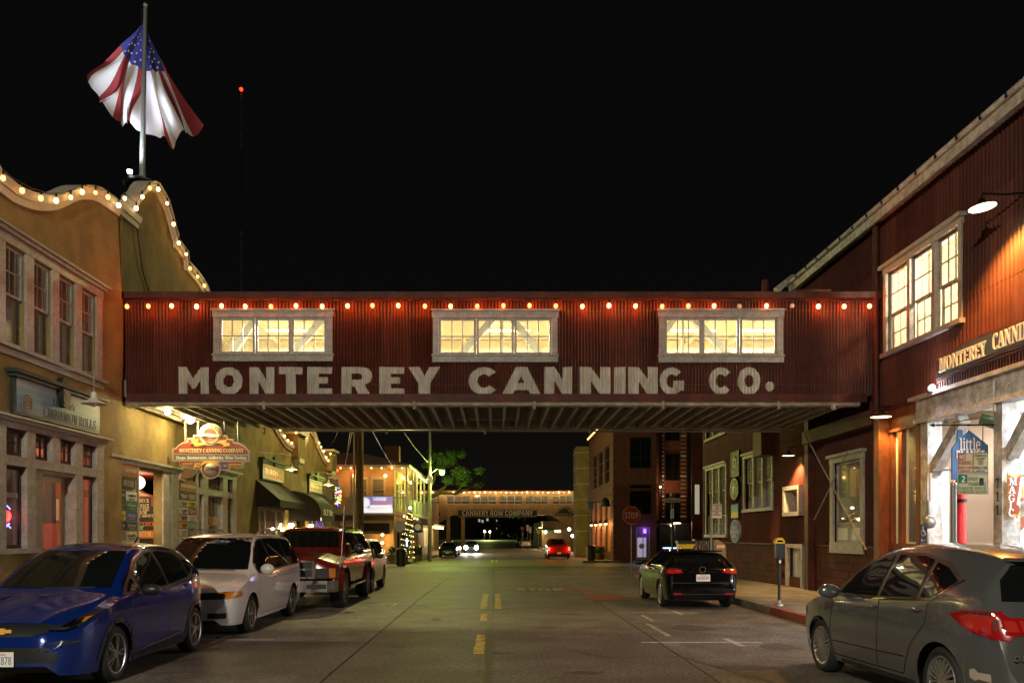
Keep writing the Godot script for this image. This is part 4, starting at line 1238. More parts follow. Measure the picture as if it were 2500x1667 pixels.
func directory(fl: Fr, z0: float, z1: float, top: float, n: int, label: String, kind: int) -> void:
	var d := thing("directory_board", label, "notice board", fl.pt((z0 + z1) / 2, 0.3, 0.02))
	var g := G.new()
	fl.bx(g, z0, 0.4, 0.0, z1, top, 0.04)
	part(d, "backing", g, M.sign_border if kind == 0 else M.sign_brick)
	g = G.new()
	fl.bx(g, z0, top - 0.3, 0.04, z1, top, 0.07)
	var hd := part(d, "heading", g, M.sign_brick)
	text(hd, "701 MONTEREY CANNING COMPANY", fl.pt((z0 + z1) / 2, top - 0.15, 0.075), (z1 - z0) * 0.88, 0.09, fl.basis(), M.sign_border)
	var y := top - 0.34
	if kind == 0:
		g = G.new()
		fl.bx(g, z0 + 0.35, y - 0.24, 0.04, z1 - 0.2, y, 0.09)
		var up := part(d, "upstairs_plate", g, M.sign_black)
		text(up, "UPSTAIRS", fl.pt((z0 + z1) / 2 + 0.07, y - 0.12, 0.095), 0.55, 0.13, fl.basis(), M.sign_border, "serif")
		y -= 0.3
	else:
		var q := PackedVector2Array([Vector2(-0.1, 0.02), Vector2(0.05, 0.32), Vector2(0.3, 0.42), Vector2(1.3, 0.42), Vector2(1.2, 0.28), Vector2(0.9, 0.15), Vector2(0.45, 0.1), Vector2(0.4, -0.02)])
		part(d, "arrow_border", G.new().prism(q, fl.pt(z0, top - 0.02, 0.05), fl.x, Vector3.UP, fl.n * 0.05), M.sign_border)
		var q2 := PackedVector2Array()
		for p in q: q2.append((p - Vector2(0.5, 0.22)) * Vector2(0.86, 0.74) + Vector2(0.5, 0.22))
		part(d, "arrow", G.new().prism(q2, fl.pt(z0, top - 0.02, 0.1), fl.x, Vector3.UP, fl.n * 0.01), M.sign_brick)
	var w := (z1 - z0 - 0.1) / 2
	var cols := ["sign_black", "sign_white", "sign_black", "sign_green", "sign_yellow", "sign_blue", "sign_black", "sign_black", "sign_grey", "sign_cream", "sign_yellow", "sign_white", "sign_brick", "sign_cream", "sign_white", "sign_gold", "sign_teal", "sign_white"]
	var words := ["Gallery", "Candy Co", "Tasting Room", "Antiques", "Kites", "Whaler", "Photo", "Silver", "Trading", "Crafts", "Lotions", "Shells", "Toys", "Games", "Lids", "Jewels", "Surf", "Sweets"]
	var hgt := 0.235 if kind == 0 else 0.2
	for k in n:
		var r := k / 2
		var a := z0 + 0.04 + (w + 0.02) * (k % 2)
		var yb := y - hgt * (r + 1)
		g = G.new()
		fl.bx(g, a, yb + 0.02, 0.04, a + w, yb + hgt - 0.01, 0.06 + 0.004 * (k % 3))
		var cn: String = cols[(k + kind * 7) % cols.size()]
		var pl := part(d, "plaque", g, M[cn])
		var bright: bool = cn in ["sign_white", "sign_cream", "sign_yellow", "sign_gold"]
		text(pl, words[(k + kind * 5) % words.size()], fl.pt(a + w / 2, yb + hgt / 2 + 0.02, 0.07), w * 0.75, 0.075, fl.basis(), M.sign_black if bright else M.sign_border, "serif" if k % 3 else "sans_bold")
		text(pl, "Suite %d" % (101 + k), fl.pt(a + w / 2, yb + 0.06, 0.07), w * 0.5, 0.035, fl.basis(), M.sign_black if bright else M.sign_border, "sans")

func museum_sign() -> void:
	var Z := 24.6
	var s := thing("museum_sign", "black and cream standing museum sign inside the red entrance hall", "sign", pz(345, 1400, Z))
	var a := pz(300, 1390, Z)
	var bq := pz(378, 1212, Z)
	part(s, "board", G.new().box(Vector3(a.x, 0.15, -Z), Vector3(bq.x, bq.y, -Z + 0.04)), M.sign_black)
	part(s, "edge", G.new().box(Vector3(bq.x, 0.15, -Z), Vector3(bq.x + 0.05, bq.y, -Z + 0.06)), M.sign_border)
	var top := PackedVector2Array()
	for q in [[270, 1222], [300, 1213], [322, 1200], [335, 1184], [345, 1195], [358, 1204], [374, 1209], [377, 1236], [371, 1236], [370, 1214], [300, 1217]]:
		var p := pz(q[0], q[1], Z)
		top.append(Vector2(p.x, p.y))
	part(s, "crest", G.new().prism(top, Vector3(0, 0, -Z + 0.04), Vector3.RIGHT, Vector3.UP, Vector3(0, 0, 0.03)), M.sign_brick)
	part(s, "crest_panel", G.new().prism(PackedVector2Array([v2(312, 1211, Z), v2(335, 1189, Z), v2(347, 1203, Z), v2(368, 1211, Z)]), Vector3(0, 0, -Z + 0.07), Vector3.RIGHT, Vector3.UP, Vector3(0, 0, 0.01)), M.sign_cream)
	var I := Basis.IDENTITY
	for q in [["STEINBECK", 337, 1222, 52, 9], ["TAKES YOU BACK", 328, 1234, 70, 8], ["IN TIME TO THE", 330, 1243, 66, 8], ["CANNERY ROW", 326, 1251, 64, 8], ["HE WROTE ABOUT", 337, 1259, 72, 7], ["MONTEREY", 343, 1279, 66, 10]]:
		text(s, q[0], pz(q[1], q[2], Z - 0.06), q[3] * Z / F, q[4] * Z / F, I, M.sign_cream if q[0] != "MONTEREY" else M.sign_orange, "serif_bold")
	part(s, "wave_emblem", G.new().prism(PackedVector2Array([v2(325, 1292, Z), v2(340, 1286, Z), v2(355, 1282, Z), v2(348, 1290, Z), v2(352, 1294, Z), v2(338, 1291, Z)]), Vector3(0, 0, -Z + 0.05), Vector3.RIGHT, Vector3.UP, Vector3(0, 0, 0.02)), M.sign_teal)
	part(s, "name_plate", G.new().box(pz(300, 1314, Z - 0.05), pz(374, 1295, Z - 0.08)), M.sign_orange)
	text(s, "MUSEUM", pz(345, 1304, Z - 0.1), 46 * Z / F, 12 * Z / F, I, M.sign_cream, "serif_bold")
	var gl := thing("globe_lamp", "white globe lamp glowing above the museum sign", "lamp", pz(340, 1180, 24.0))
	part(gl, "globe", G.new().ball(pz(336, 1178, 24.0), 0.19, 14), M.tube_white, 60)
	part(gl, "stem", G.new().tube([pz(336, 1161, 24.0), pz(336, 1120, 24.0)], 0.02), M.black_metal)
	omni(gl, pz(336, 1178, 24.0), Color(1.0, 0.92, 0.75), 0.7, 0.15)

func v2(px: float, py: float, Z: float) -> Vector2:
	var p := pz(px, py, Z)
	return Vector2(p.x, p.y)

# the arched hanging sign under the skybridge
func company_sign() -> void:
	var Z := 22.8
	var s := thing("hanging_shop_sign", "arched brick red sign with silver fish crest hanging under the skybridge", "sign", pz(515, 1171, Z))
	var cv := func(l, dz, k := 1.0, cx := 1115.0, cy := 690.0):
		var o := PackedVector2Array()
		for i in range(0, l.size(), 2): o.append(v2(410 + (cx + (l[i] - cx) * k) / 10.45, 1030 + (cy + (l[i + 1] - cy) * k) / 10.45, Z))
		return o
	var ring := func(x, y, r, n := 28, ry := 0.0):
		var l := []
		for i in n: l.append_array([x + r * cos(TAU * i / n), y - (ry if ry > 0 else r) * sin(TAU * i / n)])
		return l
	var plate := func(called, poly, z0, z1, m): return part(s, called, G.new().prism(poly, Vector3(0, 0, -Z + z0), Vector3.RIGHT, Vector3.UP, Vector3(0, 0, z1 - z0)), m)
	var out := [130, 1010, 130, 680, 205, 680, 280, 595, 400, 525, 505, 500, 505, 415, 660, 410, 660, 335, 785, 335]
	for i in 13: out.append_array([1100 - 310 * cos(PI * i / 12), 345 - 305 * sin(PI * i / 12)])
	out.append_array([1535, 345, 1535, 430, 1690, 440, 1690, 512, 1850, 545, 1980, 625, 2050, 710, 2105, 715, 2105, 1030])
	plate.call("board", cv.call(out, 0), 0.0, 0.08, M.sign_border)
	var inner := [165, 805, 165, 710, 225, 705, 300, 620, 410, 555, 540, 530, 540, 450, 695, 445, 695, 370, 815, 370]
	for i in 13: inner.append_array([1100 - 270 * cos(PI * i / 12), 345 - 268 * sin(PI * i / 12)])
	inner.append_array([1500, 375, 1500, 460, 1655, 470, 1655, 540, 1830, 575, 1950, 645, 2025, 735, 2050, 745, 2050, 828])
	plate.call("red_field", cv.call(inner, 0), 0.08, 0.09, M.sign_brick)
	plate.call("grey_band", cv.call([165, 840, 2050, 865, 2050, 990, 165, 965], 0), 0.08, 0.09, M.sign_grey)
	plate.call("medallion", cv.call(ring.call(1100, 350, 262), 0), 0.09, 0.105, M.sign_cream)
	plate.call("medallion_ring", cv.call(ring.call(1100, 350, 240), 0), 0.105, 0.109, M.dark_green)
	plate.call("medallion_band", cv.call(ring.call(1100, 350, 232), 0), 0.109, 0.112, M.sign_cream)
	plate.call("medallion_centre", cv.call(ring.call(1100, 350, 165), 0), 0.112, 0.116, M.sign_brick)
	plate.call("fish", cv.call([860, 320, 930, 335, 1010, 310, 1120, 300, 1250, 320, 1340, 345, 1370, 365, 1330, 382, 1200, 398, 1080, 392, 960, 370, 870, 395, 905, 358], 0), 0.116, 0.15, M.sign_white)
	plate.call("fish_back", cv.call([1000, 312, 1110, 296, 1250, 314, 1345, 345, 1250, 335, 1120, 318], 0), 0.15, 0.154, M.sign_grey)
	for q in [[[600, 480, 800, 455, 815, 490, 770, 540, 960, 560, 980, 590, 760, 632, 690, 615, 700, 560, 600, 560, 660, 520]], [[1250, 560, 1360, 480, 1520, 470, 1535, 500, 1490, 545, 1620, 540, 1580, 585, 1620, 610, 1430, 645, 1460, 600, 1340, 545]]]:
		plate.call("ribbon", cv.call(q[0], 0), 0.095, 0.125, M.sign_gold)
	var I := Basis.IDENTITY
	var tx := func(str, x, y, w, h, m, f): text(s, str, pz(410 + x / 10.45, 1030 + y / 10.45, Z - 0.12), w / 10.45 * Z / F, h / 10.45 * Z / F, I, m, f)
	tx.call("MONTEREY CANNING COMPANY", 1100, 728, 1640, 100, M.sign_cream, "serif_bold")
	tx.call("Shops. Restaurants. Galleries. Wine Tasting.", 1100, 922, 1800, 105, M.sign_white, "serif_bold")
	tx.call("700", 1095, 458, 185, 95, M.sign_cream, "serif")
	for i in 8: tx.call("MONTEREY"[i], 1100 - 200 * cos(PI * (i + 1.2) / 9.4), 350 - 200 * sin(PI * (i + 1.2) / 9.4), 34, 50, M.dark_green, "serif_bold")
	for i in 15: tx.call("CANNING COMPANY"[i] if i != 7 else ".", 1100 - 200 * cos(PI * (i + 1.0) / 16), 360 + 195 * sin(PI * (i + 1.0) / 16), 26, 44 if i != 7 else 10, M.dark_green, "serif_bold")
	# lower board with the dining ball
	plate.call("lower_board", cv.call([300, 1010, 1930, 1025, 1930, 1180, 1580, 1170, 1580, 1240, 650, 1210, 650, 1140, 300, 1130], 0), 0.0, 0.06, M.sign_border)
	plate.call("lower_field", cv.call([320, 1015, 1890, 1030, 1890, 1145, 1545, 1140, 1545, 1208, 690, 1190, 690, 1115, 320, 1110], 0), 0.06, 0.07, M.sign_brick)
	plate.call("ball_border", cv.call(ring.call(1110, 1200, 258), 0), 0.065, 0.085, M.sign_border)
	plate.call("ball_ring", cv.call(ring.call(1110, 1200, 222), 0), 0.085, 0.1, M.sign_brick)
	part(s, "dining_ball", G.new().ball(pz(410 + 1105 / 10.45, 1030 + 1215 / 10.45, Z - 0.06), 0.195, 18), M.sign_border, 60)
	plate.call("gold_ribbon", cv.call([860, 1145, 900, 1060, 1000, 1000, 1100, 985, 1200, 998, 1290, 1060, 1345, 1150, 1270, 1120, 1200, 1068, 1100, 1052, 1000, 1068, 920, 1120], 0), 0.1, 0.16, M.sign_gold)
	text(s, "Dining", pz(410 + 1100 / 10.45, 1030 + 1190 / 10.45, Z - 0.27), 310 / 10.45 * Z / F, 130 / 10.45 * Z / F, I, M.sign_black, "serif_bold")
	tx.call("ELEVATOR", 485, 1065, 275, 48, M.sign_gold, "sans_bold")
	tx.call("RESTROOMS", 1700, 1090, 320, 50, M.sign_gold, "sans_bold")
	plate.call("cash_plate", cv.call([695, 1050, 840, 1050, 840, 1160, 695, 1160], 0), 0.07, 0.09, M.sign_gold)
	tx.call("ATM", 768, 1105, 115, 60, M.sign_brick, "sans_bold")
	plate.call("restroom_plate", cv.call([1390, 1050, 1510, 1050, 1510, 1175, 1390, 1175], 0), 0.07, 0.09, M.sign_blue)
	tx.call("i i", 1450, 1112, 60, 50, M.sign_white, "sans_bold")
	for x in [1440.0, 1785.0]:
		part(s, "hanger_pipe", G.new().tube([pz(410 + x / 10.45, 1080, Z + 0.05), Vector3(pz(410 + x / 10.45, 1000, Z + 0.05).x, 4.72, -Z - 0.05)], 0.028, 8), M.grey_metal, 50)
	for x in [430.0, 760.0]:
		part(s, "hanger_pipe", G.new().tube([pz(410 + x / 10.45, 1076, Z + 0.05), Vector3(pz(410 + x / 10.45, 1000, Z + 0.05).x, 4.72, -Z - 0.05)], 0.028, 8), M.joist, 50)
	part(s, "bent_rod", G.new().tube([pz(580, 1090, Z + 0.1), pz(588, 1065, Z + 0.1), pz(584, 1059, Z + 0.1), pz(550, 1058, Z + 0.1)], 0.012, 6), M.trim)

func floodlights() -> void:
	for q in [[463.0, 1024.0, 22.45, 4.6, 0.11, "floodlight beaming white under the skybridge beside the hanging sign"], [408.0, 1006.0, 20.75, 2.0, 0.07, "small spotlight glaring white in the corner of skybridge and left wall"]]:
		var at := pz(q[0], q[1], q[2])
		var t := thing("floodlight", q[5], "floodlight", at + Vector3(0, 0.2, 0))
		part(t, "housing", G.new().box(at + Vector3(-0.12, 0.1, -0.16), at + Vector3(0.12, 0.17, 0.0)), M.grey_metal)
		part(t, "bracket", G.new().tube([at + Vector3(0, 0.12, -0.1), at + Vector3(0, 0.35, -0.1)], 0.02, 6), M.grey_metal)
		part(t, "lens", G.new().ball(at, q[4], 12), M.lamp_white, 60)
		omni(t, at, Color(1.0, 0.9, 0.6), q[3], 0.08)

# ---------------------------------------------------------------- right row: the red cannery
func gooseneck(called: String, label: String, wallpt: Vector3, at: Vector3, r: float, c: Color, e: float, m: Material, tilt := Vector3.UP, ang := 62.0) -> void:
	var t := thing(called, label, "lamp", wallpt)
	part(t, "arm", G.new().tube([wallpt, wallpt.lerp(at, 0.5) + Vector3(0, 0.1, 0), at + Vector3(0, 0.24, 0), at + tilt * 0.14], 0.018, 6), m)
	var bs := tilt.normalized()
	part(t, "shade", G.new().lathe([Vector2(0.04, 0.16), Vector2(0.06, 0.1), Vector2(r * 0.6, 0.05), Vector2(r, 0.0), Vector2(r * 0.97, -0.005), Vector2(r * 0.5, 0.035), Vector2(0.03, 0.06)], at, bs, 20), m, 45)
	part(t, "bulb", G.new().lathe([Vector2(0.001, 0.03), Vector2(r * 0.5, 0.026), Vector2(r * 0.86, 0.002), Vector2(0.001, -0.008)], at, bs, 16), M.lamp_amber, 60)
	spot(t, at - bs * 0.05, -bs, c, e, ang, 0.5, 0.07)

func right_row() -> void:
	var fr := frame_right(XR)
	var b := thing("cannery_building", "big red corrugated cannery with white fascia at the right end of skybridge", "building", Vector3(XR, 0.15, -20))
	var bw := [16.62, 5.86, 19.7, 7.68]
	var w0 := [33.45, 5.75, 36.55, 7.3]
	var w1 := [33.45, 1.72, 36.55, 4.38]
	var w2 := [27.9, 2.62, 30.95, 4.4]
	var wd := [21.1, 1.5, 22.8, 3.58]
	# corrugated skin: above the shop portal, and along the pavement beyond
	var tones := ["red_sheet", "red_sheet_dark", "red_sheet", "red_sheet_faded"]
	sheets(b, fr, 9.0, 20.0, 4.55, 9.0, [bw], [6.2, 7.9], 8, 0.125, 7, tones)
	sheets(b, fr, 20.0, 25.3, 1.4, 9.0, [wd], [3.2, 6.2, 7.9], 8, 0.125, 7, tones)
	sheets(b, fr, 25.3, 37.2, 1.4, 8.4, [w0, w1, w2, [25.2, 2.35, 26.4, 3.06]], [2.55, 4.6, 6.6], 8, 0.125, 7, tones)
	var g := G.new()
	g = wall(frame_right(XR + 0.08), 9.0, 19.95, 4.4, 8.95, [bw], 0.15)
	part(b, "inner_wall", g, M.room_cream)
	g = wall(frame_right(XR + 0.08), 20.0, 25.28, 1.4, 8.95, [wd], 0.15)
	part(b, "inner_wall", g, M.red_board)
	g = wall(frame_right(XR + 0.08), 25.3, 37.2, 1.4, 8.35, [w0, w1, w2, [25.2, 2.35, 26.4, 3.06]], 0.15)
	part(b, "inner_wall", g, M.red_board)
	# painted block base, block by block
	part(b, "base_wall", G.new().box(Vector3(XR + 0.03, -0.3, -37.2), Vector3(XR + 0.3, 1.4, -26.5)).box(Vector3(XR + 0.03, -0.3, -25.0), Vector3(XR + 0.3, 1.4, -20.0)), M.red_block)
	var bm := G.new().box(Vector3(-0.02, 0.004, -0.292), Vector3(0.035, 0.196, 0.292)).mesh()
	bm.surface_set_material(0, M.red_block)
	for r in 6:
		for k in 28:
			var z := 20.35 + 0.6 * k + (0.3 if r % 2 else 0.0)
			if z > 36.8 or (z > 24.72 and z < 26.75) or z - 0.3 < 20.02:
				continue
			var mi := MeshInstance3D.new()
			mi.name = "block"
			mi.mesh = bm
			mi.position = Vector3(XR + 0.005 - rng.randf() * 0.008, 0.17 + 0.2 * r + gy(z), -z) - org[b]
			b.add_child(mi, true)
	part(b, "block_cap", G.new().box(Vector3(XR - 0.04, 1.37, -37.2), Vector3(XR + 0.05, 1.42, -20.0)), M.red_board)
	part(b, "far_end_wall", G.new().box(Vector3(XR, -0.5, -37.3), Vector3(16, 8.4, -37.2)), M.red_board)
	part(b, "low_roof", G.new().box(Vector3(XR - 0.15, 8.4, -37.4), Vector3(16, 8.5, -25.3)), M.roof_dark)
	# eave: fascia, gutter, brackets, roof
	part(b, "roof", G.new().quad_out(Vector3(8.68, 9.12, -25.6), Vector3(8.68, 9.12, -8.0), Vector3(17, 12.6, -8.0), Vector3(17, 12.6, -25.6)), M.roof_dark)
	part(b, "fascia", G.new().box(Vector3(8.7, 8.86, -25.5), Vector3(8.76, 9.1, -8.0)), M.portal_white)
	part(b, "gutter", G.new().tube([Vector3(8.66, 9.12, -25.6), Vector3(8.66, 9.12, -8.0)], 0.06, 8), M.portal_white, 50)
	part(b, "eave_soffit", G.new().box(Vector3(8.76, 8.98, -25.4), Vector3(9.0, 9.02, -8.0)), M.portal_white)
	for k in 22:
		part(b, "gutter_bracket", G.new().box(Vector3(8.585, 9.06, -9.0 - 0.78 * k), Vector3(8.62, 9.14, -9.04 - 0.78 * k)), M.black_metal)
	var ge := PackedVector2Array([v2(1888, 706, 25.6), v2(1926, 676, 25.6), v2(1950, 675, 25.6), v2(1948, 684, 25.6), v2(1928, 688, 25.6), v2(1896, 720, 25.6)])
	part(b, "eave_return", G.new().prism(ge, Vector3(0, 0, -25.6), Vector3.RIGHT, Vector3.UP, Vector3(0, 0, 0.25)), M.portal_white)
	# barn window over the portal
	g = G.new()
	fr.bx(g, 16.5, 5.86, 0.0, 16.62, 7.68, 0.06)
	fr.bx(g, 19.7, 5.86, 0.0, 19.83, 7.68, 0.06)
	fr.bx(g, 16.48, 7.68, 0.0, 19.85, 7.8, 0.07)
	fr.bx(g, 16.42, 7.8, 0.0, 19.92, 7.88, 0.15)
	fr.bx(g, 16.46, 5.76, 0.0, 19.88, 5.86, 0.12)
	for z in [17.6, 18.66]: fr.bx(g, z - 0.06, 5.86, -0.08, z + 0.06, 7.68, 0.04)
	part(b, "window_casing", g, M.trim)
	for z in [[16.62, 17.54], [17.66, 18.6], [18.72, 19.7]]: double_hung(b, fr, z[0], 5.86, z[1], 7.68, 6.72, [3, 2], [3, 2], M.trim, M.pane)
	room(b, fr, 13.0, 19.9, 4.9, 8.4, 3.2, M.room_cream)
	for z in [17.0, 18.1, 19.2]:
		part(b, "room_post", G.new().box(Vector3(10.6, 4.9, -z - 0.07), Vector3(10.75, 8.3, -z + 0.07)), M.brown_wood)
	part(b, "room_lamp", G.new().ball(Vector3(9.95, 7.35, -17.9), 0.13, 12), M.lamp_white, 60)
	omni(b, Vector3(9.95, 7.35, -17.9), Color(1.0, 0.92, 0.78), 13.0, 0.12)
	# pavement windows
	for w in [w0, w1, w2]:
		g = G.new()
		fr.bx(g, w[0] - 0.13, w[1] - 0.02, 0.0, w[0], w[3], 0.06)
		fr.bx(g, w[2], w[1] - 0.02, 0.0, w[2] + 0.13, w[3], 0.06)
		fr.bx(g, w[0] - 0.14, w[3], 0.0, w[2] + 0.14, w[3] + 0.12, 0.07)
		fr.bx(g, w[0] - 0.2, w[3] + 0.12, 0.0, w[2] + 0.2, w[3] + 0.19, 0.14)
		fr.bx(g, w[0] - 0.16, w[1] - 0.13, 0.0, w[2] + 0.16, w[1] - 0.02, 0.1)
		for k in [1, 2]:
			var z: float = lerpf(w[0], w[2], k / 3.0)
			fr.bx(g, z - 0.07, w[1], -0.08, z + 0.07, w[3], 0.04)
		part(b, "window_casing", g, M.trim)
		for k in 3:
			var a: float = lerpf(w[0], w[2], k / 3.0) + (0.07 if k else 0.0)
			var e: float = lerpf(w[0], w[2], (k + 1) / 3.0) - (0.07 if k < 2 else 0.0)
			if w == w1:
				window(b, fr, a, 1.72, e, 2.5, 2, 2, 0.05, 0.022, M.trim, M.pane, -0.05, "lower_sash", 0.04)
				double_hung(b, fr, a, 2.56, e, 4.38, 3.45, [2, 2], [2, 2], M.trim, M.pane)
			else:
				double_hung(b, fr, a, w[1], e, w[3], (w[1] + w[3]) / 2, [3, 2], [3, 2], M.trim, M.pane)
	room(b, fr, 27.0, 37.0, 1.0, 5.0, 2.0, M.room_brown)
	room(b, fr, 33.0, 37.0, 5.4, 8.0, 2.0, M.room_brown)
	for q in [[35.2, 3.9], [29.4, 3.8], [30.3, 3.5], [34.4, 3.7]]:
		part(b, "room_lamp", G.new().ball(Vector3(10.1, q[1], -q[0]), 0.05, 8), M.lamp_amber, 60)
		omni(b, Vector3(10.1, q[1], -q[0]), Color(0.95, 1.0, 0.6), 0.22, 0.05)
	# white showcase, service hatch, chase, corner post, crossed rods
	var fw := frame_right(XR - 0.02)
	g = G.new()
	fw.bx(g, 25.07, 2.26, -0.2, 25.2, 3.16, 0.14)
	fw.bx(g, 26.36, 2.26, -0.2, 26.5, 3.16, 0.14)
	fw.bx(g, 25.2, 3.04, -0.2, 26.36, 3.16, 0.14)
	fw.bx(g, 25.2, 2.26, -0.2, 26.36, 2.38, 0.14)
	fw.bx(g, 25.2, 2.38, -0.22, 26.36, 3.04, -0.2)
	part(b, "white_showcase", g, M.trim)
	g = G.new()
	fw.bx(g, 25.02, 0.12, -0.05, 25.16, 1.42, 0.06)
	fw.bx(g, 26.34, 0.12, -0.05, 26.48, 1.42, 0.06)
	fw.bx(g, 25.16, 1.3, -0.05, 26.34, 1.42, 0.06)
	var hatch := part(b, "hatch_casing", g, M.trim)
	part(hatch, "hatch_door", G.new().box(Vector3(XR + 0.12, 0.1, -26.36), Vector3(XR + 0.16, 1.32, -25.14)), M.sign_white)
	part(hatch, "hatch_step", G.new().box(Vector3(XR + 0.0, 0.1, -26.33), Vector3(XR + 0.12, 0.42, -25.17)), M.red_block)
	part(hatch, "hatch_handle", G.new().box(Vector3(XR + 0.1, 0.95, -25.42), Vector3(XR + 0.12, 1.08, -25.36)), M.black)
	part(b, "chase_box", G.new().box(Vector3(8.5, 4.25, -28.4), Vector3(XR - 0.01, 8.2, -27.5)), M.red_board)
	part(b, "corner_post", G.new().box(Vector3(8.8, 0.1, -24.5), Vector3(XR - 0.01, 4.9, -24.2)), M.red_board)
	part(b, "wall_timber", G.new().box(Vector3(8.7, 4.25, -24.4), Vector3(8.98, 4.6, -19.9)), M.red_board)
	g = G.new()
	fr.bx(g, 20.92, 1.5, 0.0, 21.1, 3.58, 0.06)
	fr.bx(g, 22.8, 1.5, 0.0, 23.0, 3.58, 0.06)
	fr.bx(g, 20.9, 3.58, 0.0, 23.02, 3.72, 0.07)
	fr.bx(g, 20.84, 3.72, 0.0, 23.08, 3.8, 0.14)
	fr.bx(g, 20.92, 1.22, 0.0, 23.0, 1.5, 0.07)
	part(b, "show_window_casing", g, M.trim)
	window(b, fr, 21.1, 1.95, 22.8, 3.58, 1, 1, 0.06, 0.02, M.trim, M.pane, -0.04, "show_window")
	for z in [[21.12, 21.92], [21.98, 22.78]]: window(b, fr, z[0], 1.5, z[1], 1.94, 1, 1, 0.06, 0.02, M.trim, M.sign_white, -0.03, "bottom_panel")
	room(b, fr, 20.3, 24.0, 1.4, 4.0, 1.6, M.room_brown)
	added_room_bulb(b, Vector3(10.2, 3.5, -22.0), Color(1.0, 0.85, 0.6), 0.3)
	part(b, "tie_rod", G.new().tube([Vector3(8.6, 4.5, -23.9), Vector3(8.6, 1.35, -19.95)], 0.022, 6), M.joist)
	part(b, "tie_rod", G.new().tube([Vector3(8.6, 3.75, -20.95), Vector3(8.6, 2.1, -23.2)], 0.018, 6), M.joist)
	part(b, "corner_pipe", G.new().tube([Vector3(8.86, 9.0, -20.02), Vector3(8.86, 0.15, -19.95)], 0.07, 8), M.red_board, 50)
	part(b, "square_post", G.new().box(Vector3(8.72, 0.15, -19.8), Vector3(8.96, 4.5, -19.55)), M.brown_wood)
	part(b, "wall_cable", G.new().tube([Vector3(8.95, 4.75, -27.2), Vector3(8.95, 4.5, -26.0), Vector3(8.93, 4.72, -24.6)], 0.012, 5), M.black)
	# timber shop front
	var wood := G.new()
	fr.bx(wood, 18.2, 4.05, -0.1, 19.8, 4.5, 0.03)
	fr.bx(wood, 18.15, 4.0, -0.05, 19.85, 4.06, 0.09)
	for p in [[18.14, 18.3], [18.95, 19.1], [19.42, 19.55]]: fr.bx(wood, p[0], 1.4, -0.1, p[1], 4.05, 0.05)
	fr.bx(wood, 18.14, 1.35, -0.1, 19.6, 1.5, 0.07)
	part(b, "timber_frame", wood, M.brown_wood)
	for k in 14:
		var z := 18.15 + 0.105 * k
		part(b, "wall_board", G.new().box(Vector3(XR - 0.02 - 0.006 * (k % 2), 0.15, -z - 0.1), Vector3(XR + 0.03, 1.35, -z)), M.red_board)
	for z in [[18.3, 18.95], [19.1, 19.42]]: window(b, fr, z[0], 1.5, z[1], 4.05, 1, 1, 0.04, 0.02, M.room_cream, M.pane, -0.05, "shop_window")
	part(b, "lintel_board", G.new().box(Vector3(XR - 0.02, 4.5, -19.9), Vector3(XR + 0.05, 4.62, -18.1)), M.red_board)
	room(b, fr, 18.15, 20.0, 0.15, 4.3, 1.8, M.room_brown)
	added_room_bulb(b, Vector3(9.7, 4.0, -19.0), Color(1.0, 0.85, 0.55), 0.35)
	for k in 24:
		var y := 1.7 + 0.42 * (k / 6)
		var z := 18.35 + 0.19 * (k % 6)
		part(b, "shelf_bottle", G.new().lathe([Vector2(0.045, 0), Vector2(0.045, 0.2), Vector2(0.015, 0.27), Vector2(0.015, 0.33), Vector2(0.001, 0.33)], Vector3(9.75 + 0.1 * (k % 2), y, -z), Vector3.UP, 8), [M.sign_green, M.sign_brick, M.sign_gold, M.sign_black, M.sign_teal][k % 5], 50)
	for k in 4: part(b, "shelf", G.new().box(Vector3(9.6, 1.66 + 0.42 * k, -19.5), Vector3(10.0, 1.7 + 0.42 * k, -18.25)), M.brown_wood)
	portal(b)
	# lamps
	gooseneck("barn_lamp", "glowing gooseneck dome lamp high on the red barn wall", Vector3(9.0, 7.5, -14.6), pz(2400, 507, 14.6), 0.25, Color(1.0, 0.68, 0.3), 30.0, M.black_metal, Vector3(-0.1, 1, -0.06).normalized(), 68.0)
	gooseneck("corner_dome_lamp", "glowing dome lamp hanging where skybridge meets the red wall", Vector3(8.95, 4.62, -19.5), pz(2152, 1018, 19.2), 0.25, Color(1.0, 0.8, 0.42), 5.0, M.black_metal)
	gooseneck("showcase_lamp", "dark gooseneck lamp lighting the white showcase on red wall", Vector3(9.0, 4.35, -25.4), Vector3(8.62, 4.02, -25.3), 0.2, Color(1.0, 0.78, 0.5), 22.0, M.dark_green)
	wall_signs(fr)

